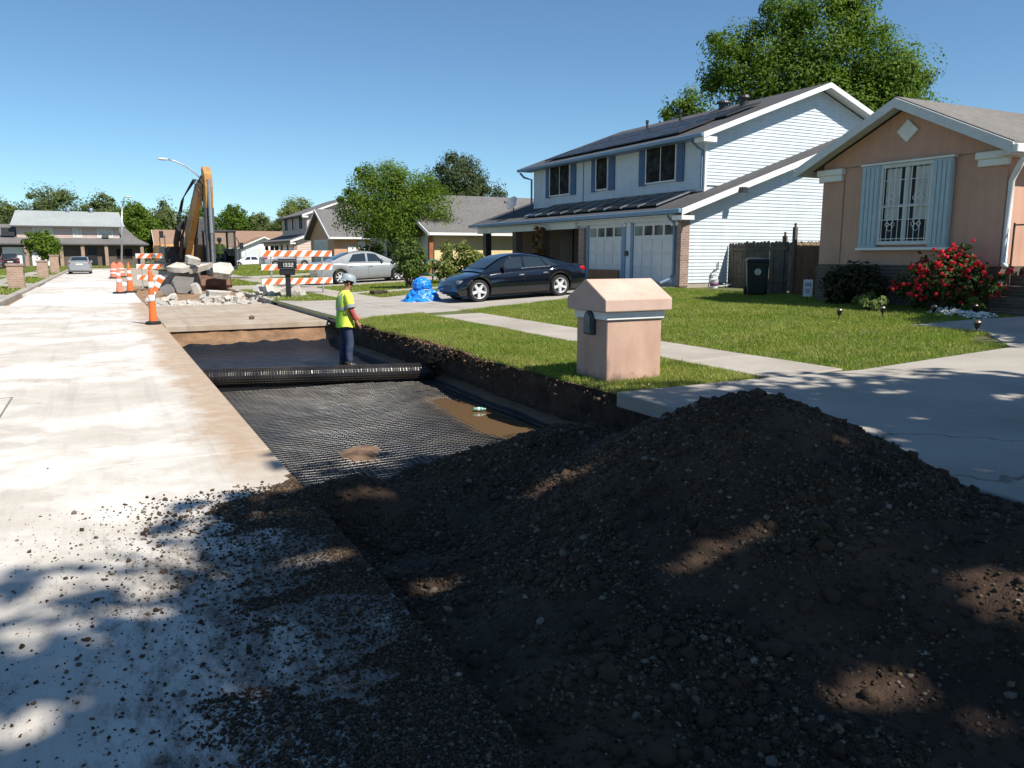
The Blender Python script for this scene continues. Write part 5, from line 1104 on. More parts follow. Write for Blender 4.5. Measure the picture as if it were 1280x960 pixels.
# far silver saloon parked by the left kerb, tail towards us
car('far silver sedan seen from behind by the left kerb', (-1.75, 76.5, .0), R_(90), SILV, 4.6, 1.76, 1.42, 2.7, .31, .9,
    [(-2.4, .98), (-1.9, 1.0), (-1.2, .96), (0, .93), (.8, .93), (1.4, .86), (2.2, .62)], [(-1.7, 1.0), (-1.3, 1.2), (-.8, 1.38), (-.1, 1.43), (.3, 1.4), (.8, 1.2), (1.25, .94)], (.45, 1.15), (-1.52, -.82),
    spans=[(-.02, .72, .0, -.4), (-.95, -.12, .32, .0)], hub=7, chrome=False)
SUVD = [(-2.2, 1.0), (-1.9, 1.08), (-.8, 1.06), (0, 1.04), (.8, 1.04), (1.5, .98), (2.1, .85), (2.3, .7)]; SUVR = [(-2.15, 1.08), (-2.0, 1.5), (-1.8, 1.68), (-.6, 1.74), (.3, 1.68), (.75, 1.4), (1.15, 1.06)]
car('dark maroon suv parked before the white garage of the end house', (-9.0, 101.5, .0), R_(96), paint('maroon_paint', (.025, .012, .02), .15), 4.55, 1.85, 1.74, 2.7, .36, .88, SUVD, SUVR, (.42, 1.06), (-2.1, -1.88),
    spans=[(-.02, .62, .0, -.3), (-.98, -.12, .0, .0), (-1.7, -1.08, .15, .0)], hub=7, chrome=False)
car('white sedan parked in front of the white gable garage', (15.7, 99.5, .0), R_(178), WHITEP, 4.7, 1.8, 1.46, 2.75, .33, .92,
    [(-2.4, .98), (-1.9, 1.0), (-1.2, .96), (0, .93), (.8, .93), (1.4, .86), (2.2, .62)], [(-1.7, 1.0), (-1.3, 1.2), (-.8, 1.38), (-.1, 1.43), (.3, 1.4), (.8, 1.2), (1.25, .94)], (.45, 1.15), (-1.52, -.82),
    spans=[(-.02, .72, .0, -.4), (-.95, -.12, .32, .0)], hub=5, chrome=False)
car('grey hatchback under the porch of the far two-storey house', (14.2, 70.5, .39), R_(10), paint('grey_car_paint', (.30, .31, .33), .25), 4.3, 1.78, 1.5, 2.6, .31, .85,
    [(-2.1, 1.0), (-1.7, 1.02), (0, .95), (.8, .94), (1.4, .88), (2.1, .65)], [(-1.95, 1.02), (-1.7, 1.3), (-1.2, 1.45), (-.3, 1.5), (.2, 1.45), (.7, 1.22), (1.15, .96)], (.38, 1.05), (-1.86, -1.62), spans=[(-.02, .62, .0, -.35), (-.98, -.12, .2, .0)], hub=7, chrome=False)
car('grey car at the frame edge beside the end house garages', (-13.2, 99.0, .0), R_(92), paint('pale_grey_car_paint', (.36, .38, .40), .25), 4.5, 1.8, 1.48, 2.7, .32, .9,
    [(-2.3, 1.0), (-1.9, 1.02), (0, .95), (.8, .94), (1.4, .88), (2.2, .65)], [(-1.8, 1.02), (-1.4, 1.25), (-.9, 1.42), (-.2, 1.46), (.25, 1.42), (.75, 1.2), (1.2, .96)], (.4, 1.1), (-1.6, -.9), spans=[(-.02, .62, .0, -.35), (-.98, -.12, .25, .0)], hub=7, chrome=False)

# ------------------------------------------------------------------ excavator, facing the camera (local: -y towards the camera)
ex = thing('excavator', 'yellow tracked excavator with raised boom digging behind broken concrete', 'excavator', (3.93, 42.3, -.085), R_(5.5))
def eb(name, mat, fn, bevel=.03, parent=None, **kw): mb = MB(); fn(mb); return mb.build(name, mat, parent or ex, bevel=bevel, seg=2, **kw)
for s_ in (1, -1):
    tr = eb('track', GREYM, lambda m: m.prism([(s_*1.05-.28, -1.9, .45), (s_*1.05-.28, -1.75, .12), (s_*1.05-.28, -1.5, 0), (s_*1.05-.28, 1.5, 0), (s_*1.05-.28, 1.75, .12), (s_*1.05-.28, 1.9, .45), (s_*1.05-.28, 1.7, .8), (s_*1.05-.28, 1.4, .9), (s_*1.05-.28, -1.4, .9), (s_*1.05-.28, -1.7, .8)], (.56, 0, 0)), .02)
    for k in range(16): yy = -1.5+k*.2; eb('track_shoe', RUSTY, lambda m: m.box(s_*1.05-.3, yy, .88, s_*1.05+.3, yy+.15, .93), 0, tr)
    for k in range(4): zz = .16+k*.19; eb('track_shoe', RUSTY, lambda m: m.box(s_*1.05-.3, -1.95+.05*abs(k-1.5), zz, s_*1.05+.3, -1.86+.05*abs(k-1.5), zz+.14), 0, tr)
eb('turntable', GREYM, lambda m: m.lathe([(.7, .6), (.75, .8), (.75, 1.05)], 24), 0)
eb('deck', GREYM, lambda m: m.box(-1.45, -1.5, 1.05, 1.45, 2.2, 1.32))
eb('engine_housing', YELLOWM, lambda m: m.box(-1.4, .2, 1.32, 1.4, 2.0, 2.15), .06)
eb('counterweight', YELLOWM, lambda m: m.prism([(-1.45, 2.0, 1.2), (1.45, 2.0, 1.2), (1.3, 2.6, 1.2), (-1.3, 2.6, 1.2)], (0, 0, 1.0)), .06)
eb('side_box', BLACKM, lambda m: m.box(-1.45, -1.4, 1.32, -.62, .19, 2.05), .05)
eb('hand_rail', DARKM, lambda m: (m.tube([(-1.4, -1.3, 2.05), (-1.4, -1.3, 2.5), (-1.4, .1, 2.5), (-1.4, .1, 2.05)], .02, 6), m.tube([(-.7, -1.3, 2.05), (-.7, -1.3, 2.45)], .02, 6)), 0)
eb('exhaust', GREYM, lambda m: m.box(.1, 1.0, 2.15, .9, 1.9, 3.55), .05)
# cab on the operator's left: right-hand side as seen from the front
cx0, cx1, cy0, cy1, cz0, cz1 = .52, 1.75, -1.75, -.1, 1.0, 2.75
def cabf(m):
    for x in (cx0, cx1-.09):
        for y in (cy0, cy1-.09): m.box(x, y, cz0, x+.09, y+.09, cz1)
    m.box(cx0-.02, cy0-.05, cz1, cx1+.02, cy1+.02, cz1+.10); m.box(cx0, cy0, cz0-.05, cx1, cy1, cz0+.10); m.box(cx1-.06, cy0+.09, cz0+.1, cx1, cy1-.09, cz0+.62); m.box(cx0+.09, cy1-.06, cz0+.1, cx1-.09, cy1, cz0+1.0)
cabo = eb('cab', DARKM, cabf, .015)
CABG = bpy.data.materials.new('cab_glass'); CABG.use_nodes = True; p = CABG.node_tree.nodes['Principled BSDF']; p.inputs['Transmission Weight'].default_value = 1; p.inputs['IOR'].default_value = 1.1; p.inputs['Roughness'].default_value = .02; p.inputs['Base Color'].default_value = (.8, .86, .88, 1)
eb('windscreen', CABG, lambda m: m.box(cx0+.095, cy0+.03, cz0+.105, cx1-.095, cy0+.038, cz1-.005), 0, cabo); eb('side_window', CABG, lambda m: m.box(cx1-.035, cy0+.095, cz0+.625, cx1-.027, cy1-.095, cz1-.005), 0, cabo)
eb('seat', BLACKM, lambda m: (m.box(.95, -.85, 1.1, 1.45, -.35, 1.5), m.box(.95, -.42, 1.5, 1.45, -.28, 2.2)), .04)
eb('step_rail', DARKM, lambda m: m.tube([(1.79, -1.7, 1.1), (1.87, -1.75, 1.5), (1.87, -1.75, 2.3), (1.77, -1.7, 2.5)], .02, 6), 0)
for x, z in ((1.98, 2.1), (-1.62, 2.6)): eb('mirror', BLACKM, lambda m: (m.box(x-.09, -1.85, z-.16, x+.09, -1.80, z+.16), m.tube([(x, -1.8, z), (x*.86, -1.6, z-.1)], .015, 5)), .01)
# boom, arm, bucket
def beam(m, pts, w0, w1=None, bx0=None):
    """box beam in a plane x = const: pts = [(y,z,half depth)...]"""
    pts = [Vector((0, p[0], p[1], )) if False else p for p in pts]; w1 = w1 or w0; n = len(pts); vs = []
    for i, (y, z, hd) in enumerate(pts):
        a = pts[max(0, i-1)]; b = pts[min(n-1, i+1)]; d = Vector((0, b[0]-a[0], b[1]-a[1])).normalized(); nn = Vector((0, -d.z, d.y)); w = w0+(w1-w0)*i/(n-1)
        for sx, sn in ((-1, -1), (1, -1), (1, 1), (-1, 1)): xc = bx if bx0 is None else bx0+(bx-bx0)*i/(n-1); vs.append(tuple(Vector((xc+sx*w, y, z))+nn*sn*hd))
    fs = [(3, 2, 1, 0), tuple(4*(n-1)+j for j in range(4))]
    for i in range(n-1): fs += [(4*i+j, 4*i+(j+1) % 4, 4*i+4+(j+1) % 4, 4*i+4+j) for j in range(4)]
    m.add(vs, fs)
bx = -.18
eb('boom', YELLOWM, lambda m: beam(m, [(-.9, 1.45, .18), (-1.5, 2.1, .34), (-2.3, 3.05, .42), (-3.2, 3.95, .36), (-4.2, 4.6, .25), (-5.0, 4.9, .16)], .135, .12, -.46))
bx = -.10
arm = eb('arm', YELLOWM, lambda m: beam(m, [(-4.72, 5.42, .13), (-4.9, 5.05, .26), (-4.95, 4.6, .28), (-4.9, 4.0, .24), (-4.85, 3.7, .2)], .17, .16))
eb('hammer_body', GREYM, lambda m: beam(m, [(-4.85, 3.72, .2), (-4.82, 2.9, .2), (-4.80, 2.0, .17), (-4.78, 1.1, .15), (-4.8, .75, .14)], .19, .15), .02)
eb('arm_cylinder', STEEL, lambda m: (m.tube([(bx, -5.22, 4.9), (bx, -5.18, 2.6)], .075, 10), m.tube([(bx, -5.18, 2.6), (bx, -5.05, .95)], .045, 10)), 0)
eb('boom_cylinder', DARKM, lambda m: (m.tube([(-.78, -1.35, 1.4), (-.74, -2.0, 2.5)], .09, 10), m.tube([(-.1, -1.35, 1.4), (-.12, -2.0, 2.5)], .09, 10), m.tube([(-.74, -2.0, 2.5), (-.62, -2.7, 3.4)], .05, 8), m.tube([(-.12, -2.0, 2.5), (-.12, -2.7, 3.4)], .05, 8)), 0)
eb('stick_cylinder', DARKM, lambda m: (m.tube([(-.38, -2.4, 3.6), (-.32, -3.8, 4.75)], .08, 10), m.tube([(-.32, -3.8, 4.75), (-.12, -4.72, 5.32)], .05, 8)), 0)
def hoses(m):
    for k, o in enumerate((-.72, -.78, -.84)): m.tube([(o, -1.6, 2.3), (o-.12, -2.3, 3.3), (o-.06, -3.2, 4.25-.1*k), (o+.3, -4.2, 4.95), (o+.42, -4.9, 4.7-.3*k), (bx-.24, -5.1, 4.0-.4*k)], .024, 6)
    m.tube([(-.72, -2.2, 3.2), (-.95, -2.3, 2.8), (-1.0, -1.8, 2.2), (-.9, -1.3, 1.9)], .13, 8)
eb('hydraulic_hoses', RUBBER, hoses, 0)
def bucket(m):
    pr = [(-5.35, .05), (-5.55, .35), (-5.45, .62), (-5.0, .78), (-4.55, .72), (-4.5, .55), (-4.9, .5), (-5.2, .42), (-5.28, .25)]
    m.prism([(bx-.62, y, z) for y, z in pr], (1.24, 0, 0))
    for sx in (bx-.66, bx+.62): m.prism([(sx, -5.4, .02), (sx, -5.6, .35), (sx, -5.48, .66), (sx, -5.0, .8), (sx, -4.5, .72), (sx, -4.45, .3), (sx, -4.8, .02)], (.04, 0, 0))
    for k in range(5): xx = bx-.56+k*.26; m.prism([(xx, -5.42, .06), (xx, -5.34, .0), (xx, -5.62, -.10)], (.1, 0, 0))
eb('bucket', RUSTY, bucket, .015); eb('bucket_link', DARKM, lambda m: (m.box(bx-.22, -5.15, .55, bx+.22, -4.7, 1.0), m.tube([(bx, -5.1, 1.0), (bx, -5.3, .7)], .06, 8)), .02)
# ------------------------------------------------------------------ pillar mailbox of the pink house
pb = thing('mailbox_pillar', 'pink stucco mailbox pillar with a gabled cap and white band', 'mailbox', (5.5, 7.86, .1))
part_box(pb, 'pillar_body', 5.12, 7.53, -.1, 5.90, 8.19, .84, PINKB, .008)
mb = MB(); mb.box(5.095, 7.505, .845, 5.925, 8.215, .945); mb.build('white_band', WHITE, pb, world=True, bevel=.01)
mb = MB(); mb.prism([(5.03, 7.44, .948), (5.03, 8.28, .948), (5.03, 8.28, 1.09), (5.03, 7.86, 1.315), (5.03, 7.44, 1.09)], (.95, 0, 0)); mb.build('gabled_cap', PINKR, pb, world=True, bevel=.012, seg=2)
mb = MB(); pts = [(5.06, 7.86+.095*c_, .85+.095*s_) for c_, s_ in [(math.cos(q), math.sin(q)) for q in np.linspace(0, math.pi, 13)]]; pts += [(5.06, 7.765, .66), (5.06, 7.955, .66)]
mb.prism(pts, (.08, 0, 0)); md = mb.build('letter_box', M('grey_letter_box', (.075, .08, .09), .5, metal=.3), pb, world=True, bevel=.012)
mb = MB(); pts = [(5.047, 7.86+.068*math.cos(q), .845+.068*math.sin(q)) for q in np.linspace(0, math.pi, 11)]+[(5.047, 7.792, .685), (5.047, 7.928, .685)]; mb.prism(pts, (.014, 0, 0)); mb.build('letter_box_door', M('grey_letter_door', (.13, .15, .17), .45, metal=.4), md)
# ------------------------------------------------------------------ black mailbox on a post
mx = thing('post_mailbox', 'black plastic mailbox with white house number on a thick post', 'mailbox', (5.62, 27.75, .1), R_(-14))
LB = [(-.11, 1.0), (-.19, 1.03), (-.205, 1.25), (-.18, 1.32), (-.08, 1.36), (.08, 1.36), (.18, 1.32), (.205, 1.25), (.19, 1.03), (.11, 1.0)]
mb = MB(); mb.box(-.085, -.085, -.2, .085, .085, 1.0); mb.build('post', BLACKM, mx, bevel=.012)
mb = MB(); mb.prism([(-.31, y*.8, z) for y, z in LB], (.62, 0, 0)); bd = mb.build('box_body', BLACKM, mx, bevel=.015, seg=2)
mb = MB(); mb.box(-.27, -.15, .80, .25, .15, 1.0); mb.build('paper_tray', BLACKM, mx, bevel=.02)
for z0, z1 in ((1.26, 1.29), (1.0, 1.025)): mb = MB(); mb.box(-.325, -.18, z0, .325, .18, z1); mb.build('rim', M('grey_rim', (.10, .10, .105), .4), mx, bevel=.006)
mb = MB(); mb.prism([(-.1, .0-.06, .78), (.1, -.06, .78), (.2, -.06, 1.0), (-.2, -.06, 1.0)], (0, .12, 0)); mb.build('bracket', BLACKM, mx)
SEG = {'1': ['b', 'c'], '3': list('abgcd'), '5': list('afgcd'), '0': list('abcdef'), '2': list('abged')}
def digits(parent, text, x0, y, z0, w, hh, mat, gap=.03):
    for k, ch in enumerate(text):
        m_ = MB(); x = x0+k*(w+gap); t_ = w*.24
        S_ = {'a': (x, z0+hh-t_, x+w, z0+hh), 'd': (x, z0, x+w, z0+t_), 'g': (x, z0+hh/2-t_/2, x+w, z0+hh/2+t_/2), 'b': (x+w-t_, z0+hh/2, x+w, z0+hh), 'c': (x+w-t_, z0, x+w, z0+hh/2), 'e': (x, z0, x+t_, z0+hh/2), 'f': (x, z0+hh/2, x+t_, z0+hh)}
        for i, s_ in enumerate(SEG[ch]): q = S_[s_]; m_.box(q[0], y-.006-.0007*i, q[1], q[2], y, q[3])
        m_.build('number', mat, parent)
digits(bd, '1332', -.17, -.166, 1.08, .07, .13, WHITE)
# ------------------------------------------------------------------ barricades
def barricade(label, loc, rz, length, group, stripes=7, hts=(.42, .93, 1.42), bh=.22, lean=0):
    b = thing('barricade', label, 'barricade', loc, rz, group)
    for s_ in (-1, 1):
        x = s_*length*.36
        mb = MB(); mb.box(x-.025, -.025, .03, x+.025, .025, hts[-1]+.14); mb.build('upright', STEEL, b)
        mb = MB(); mb.box(x-.03, -.62, 0, x+.03, .62, .05); mb.build('foot', STEEL, b, bevel=.005)
    for z0 in hts:
        mb = MB(); mb.box(-length/2, -.055, z0, length/2, -.028, z0+bh); bo = mb.build('board', REFW, b, bevel=.004)
        w = length/stripes
        for k in range(stripes):
            x = -length/2+k*w+.04; x1 = min(x+w*.5, length/2-.0)
            q = [(x, -.0585, z0+.004), (x1, -.0585, z0+.004), (min(x1+bh*.8, length/2), -.0585, z0+bh-.004), (min(x+bh*.8, length/2), -.0585, z0+bh-.004)]
            m2 = MB(); m2.prism(q, (0, .003, 0)); m2.build('stripe', ORANGE, bo)
    return b
barricade('long orange and white barricade standing behind the black post mailbox', (6.35, 29.6, .10), R_(9), 2.7, 'striped barricades')
barricade('short orange and white barricade beside the leaning striped board', (2.15, 41.2, 0), R_(-4), 1.55, 'striped barricades', 4)
lb = thing('striped_board', 'loose orange and white striped board leaning on the broken slabs', 'board', (1.35, 31.2, -.02), R_(-10)); rot = Matrix.Rotation(R_(-58), 4, 'Y')
mb = MB(); mb.box(0, -.02, -.1, 1.0, .02, .1, rot); bo = mb.build('board', REFW, lb)
for k in range(3): m2 = MB(); m2.box(.05+k*.34, -.024, -.099, .22+k*.34, -.0205, .099, rot); m2.build('stripe', ORANGE, lb)
def channelizer(label, loc, h=1.1, tilt=(0, 0), mat=ORANGE, group='traffic cones and drums', r0=.125, r1=.055):
    c = thing('traffic_cone', label, 'traffic cone', loc, random.uniform(0, 6), group); c.rotation_euler = (tilt[0], tilt[1], c.rotation_euler[2])
    mb = MB(); mb.lathe([(r0*1.9, 0), (r0*1.95, .02), (r0*1.9, .06), (r0*1.2, .08)], 8); mb.build('base', RUBBER, c)
    rr = lambda t: r0+(r1-r0)*t**.8
    mb = MB(); mb.lathe([(rr(t), .07+t*(h-.07)) for t in np.linspace(0, .97, 10)]+[(r1*.9, h), (r1*.45, h+.03)], 18); mb.build('cone', mat, c, smooth=True, angle=50)
    for a, b in ((.40, .53), (.66, .79)):
        mb = MB(); mb.lathe([(rr(t)+.004, .07+t*(h-.07)) for t in np.linspace(a, b, 4)], 18); mb.build('band', REFW, c, smooth=True)
    mb = MB(); mb.lathe([(.02, h+.02), (.035, h+.04), (.035, h+.08), (.02, h+.10)], 8); mb.build('handle', mat, c)
    return c
channelizer('tall slim orange traffic cone at the far corner of the pit', (.93, 19.95, 0), 1.22, (0, R_(-1)), r0=.09, r1=.045)
channelizer('faded traffic cone of a pair on the road beyond the slim cone, paler one', (.52, 36.2, .012), 1.05, mat=ORANGEF, r0=.14)
channelizer('orange traffic cone of a pair on the road beyond the slim cone, brighter one', (.93, 36.9, .012), 1.15, mat=ORANGE, r0=.14)
def drum(label, loc):
    c = thing('traffic_drum', label, 'traffic drum', loc, 0, 'traffic cones and drums')
    mb = MB(); mb.lathe([(.36, 0), (.37, .08), (.28, .1)], 12); mb.build('base', RUBBER, c)
    mb = MB(); mb.lathe([(.27, .1), (.27, .28), (.25, .29), (.25, .52), (.235, .53), (.235, .76), (.22, .77), (.21, .95), (.1, 1.0)], 20); mb.build('body', ORANGEF, c, smooth=True, angle=40)
    for a, b, r_ in ((.31, .41, .253), (.55, .65, .238)): mb = MB(); mb.lathe([(r_, a), (r_, b)], 20); mb.build('band', REFW, c, smooth=True)
    mb = MB(); mb.box(-.08, -.02, .98, .08, .02, 1.08); mb.build('handle', ORANGEF, c); return c
drum('faded orange and white traffic drum farther up the road', (.62, 59.5, 0)); drum('bright orange traffic drum just behind the paler one', (1.05, 62.5, 0))
# ------------------------------------------------------------------ broken concrete
def chunk(seed, pts_scale, jag=.1, cuts=2):
    rd = random.Random(seed); n = rd.randint(6, 8); sx, sy, sz = pts_scale; an = sorted(rd.uniform(0, 6.283) for _ in range(n)); an = [2*math.pi*i/n+rd.uniform(-.4, .4) for i in range(n)]
    bt = []; tp = []
    for a in an:
        k = rd.uniform(.62, 1.15); bt.append((sx*k*math.cos(a)*rd.uniform(.85, 1.05), sy*k*math.sin(a), -sz+rd.uniform(-.1, .1)*sz)); tp.append((sx*k*math.cos(a), sy*k*math.sin(a)*rd.uniform(.9, 1.05), sz))
    mb = MB(); mb.v = bt+tp; mb.f = [tuple(range(n))[::-1], tuple(range(n, 2*n))]+[(i, (i+1) % n, n+(i+1) % n, n+i) for i in range(n)]; mb.mi = [0, 1]+[0]*n
    me = mb.mesh('concrete_slab_piece', [RUBBLE, RUBBLE]); bm = bmesh.new(); bm.from_mesh(me); bmesh.ops.subdivide_edges(bm, edges=bm.edges[:], cuts=cuts, use_grid_fill=True, fractal=jag, along_normal=.3, seed=seed); bm.to_mesh(me); bm.free(); return me
BIG = [((2.72, 33.8, .42), (.50, .46, .11), (76, 10, 8), 'big grey slab of broken concrete standing tilted on edge before the excavator', RUBBLED),
       ((2.72, 34.3, 1.06), (.52, .44, .10), (18, -6, 20), 'pale broken slab lying on top of the tilted grey one', None),
       ((3.25, 34.4, 1.36), (.40, .26, .12), (10, 16, -25), 'small pale slab piece topmost of the broken concrete stack', None),
       ((4.62, 36.2, .90), (.62, .5, .15), (34, 14, -12), 'large rounded broken slab leaning below the excavator cab', None),
       ((3.20, 33.4, .27), (.24, .34, .11), (66, 18, 60), 'pale chunk wedged between the tilted grey slab and the bucket', None),
       ((2.22, 33.9, .22), (.30, .28, .12), (62, -8, -25), 'dark broken slab at the outer end of the concrete stack', RUBBLED),
       ((3.75, 31.2, .12), (.52, .26, .13), (10, 4, 8), 'long low pale chunk lying in front of the bucket', None),
       ((3.42, 34.6, 1.05), (.55, .2, .10), (20, -14, 12), 'thin slab sliver between the stack and the excavator arm', None),
       ((6.2, 33.5, .25), (.18, .65, .12), (8, 24, 12), 'broken kerb piece tipped up beside the far driveway', None),
       ((2.95, 35.1, .48), (.62, .6, .42), (0, 0, 30), 'dark heap of slab pieces under the concrete stack', RUBBLED)]
for i, (loc, sc, ro, lb, m_) in enumerate(BIG):
    me = chunk(100+i, sc, .13, 3)
    if m_: me.materials[1] = m_; me.materials[0] = RUBBLE if sc[2] < .3 else m_
    o = link('concrete_slab_piece', me); o.location = loc; o.rotation_euler = [R_(a) for a in ro]; tag(o, lb, 'concrete chunk', 'broken concrete')
cm = [chunk(200+i, (1, .75, .45), .2, 1) for i in range(6)]; rd = random.Random(5)
for i in range(86):
    x = rd.uniform(1.35, 5.9); y = rd.gauss(29.8, 1.3); y = min(max(y, 27.3+rd.random()), 33); s = rd.uniform(.06, .24)*(1.25 if rd.random() < .15 else 1)
    if i < 22: x = rd.uniform(5.0, 6.3); y = rd.uniform(28.2, 31.5); s = rd.uniform(.12, .34)
    o = link('concrete_chunk', cm[i % 6]); o.scale = (s, s, s); g0 = .10 if x > 4.85 else -.085
    o.location = (x, y, g0+s*.33+(rd.uniform(0, .10) if 28 < y < 31 else 0)); o.rotation_euler = (rd.uniform(-.6, .6), rd.uniform(-.6, .6), rd.uniform(0, 6.3))
    tag(o, 'pale fist to head sized chunk of broken concrete in the rubble row', 'concrete chunk', 'rubble in front of the excavator')
r = np.random.default_rng(77); n = 2600; P = np.stack([r.uniform(1.25, 6.3, n), np.clip(r.normal(29.3, 1.3, n), 27, 34), np.zeros(n)], -1); P[:, 2] = np.where(P[:, 0] > 4.85, .12, -.07)
tag(scatter('rubble_crumbs', P, r.uniform(.015, .06, n), RUBBLE, base='ico', seed=78), 'fine pale rubble crumbs spread between the concrete chunks', 'rubble')
o = link('loose_stone', stone_me[2]); o.scale = (.09, .08, .09); o.location = (3.2, 20.4, .045); tag(o, 'single dark stone lying alone on the slab beyond the pit', 'stone'); 
# spoil behind the digging
u = np.linspace(-1, 1, 40); U, Vv = np.meshgrid(u, u, indexing='ij'); xx = 3.9+U*2.3; yy = 33.8+Vv*4.0; zz = -.10+.20*np.clip(1-(U**2+Vv**2), 0, 1)**.8*(1+1.2*vnoise(xx, yy, 1.6, 4, 81))
tag(link('spoil_heap', grid_mesh('spoil_heap', xx, yy, zz, TANSOIL)), 'low brown spoil heap under the broken concrete and bucket', 'soil')
# ------------------------------------------------------------------ blue tarp bundle
tp = thing('tarp_bundle', 'bright blue tarpaulin bundle tied over a lump beside the driveway', 'tarp', (8.58, 22.6, .17))
def lump(name, c, rx, ry, rz_, seed, amp, flare=0, n=46):
    th = np.linspace(0, math.pi*.5 if flare else math.pi, n//2 if flare else n); ph = np.linspace(0, 2*math.pi, n*2, endpoint=False); TH, PH = np.meshgrid(th, ph, indexing='ij')
    nn = vnoise(PH*3.2+0*TH, TH*4, 1.3, 4, seed)+.5*np.abs(vnoise(np.cos(PH)*4, np.sin(PH)*4+TH*2, 1.5, 3, seed+1))
    k = 1+amp*nn; fl = 1+flare*np.clip((TH/(math.pi*.5)-.6)/.4, 0, 1)**2
    x = c[0]+rx*np.sin(TH)*np.cos(PH)*k*fl; y = c[1]+ry*np.sin(TH)*np.sin(PH)*k*fl; z = c[2]+rz_*np.cos(TH)*k
    m_, n_ = x.shape; V = np.stack([x, y, z], -1).reshape(-1, 3); i = np.arange(m_*n_).reshape(m_, n_); j = np.roll(i, -1, 1)
    F = np.stack([i[:-1], i[1:], j[1:], j[:-1]], -1).reshape(-1, 4); return link(name, npmesh(name, V, F, TARP, True), tp)
lump('tarp_skirt', (0, 0, .02), .50, .42, .42, 90, .42, .22); lump('tarp_top', (-.02, 0, .50), .30, .27, .23, 93, .30)
mb = MB(); mb.tube([(.27*math.cos(q), .25*math.sin(q), .36+.02*math.sin(3*q)) for q in np.linspace(0, 6.283, 25)[:-1]], .012, 5, closed=True); mb.build('tie_rope', WHITEG, tp)
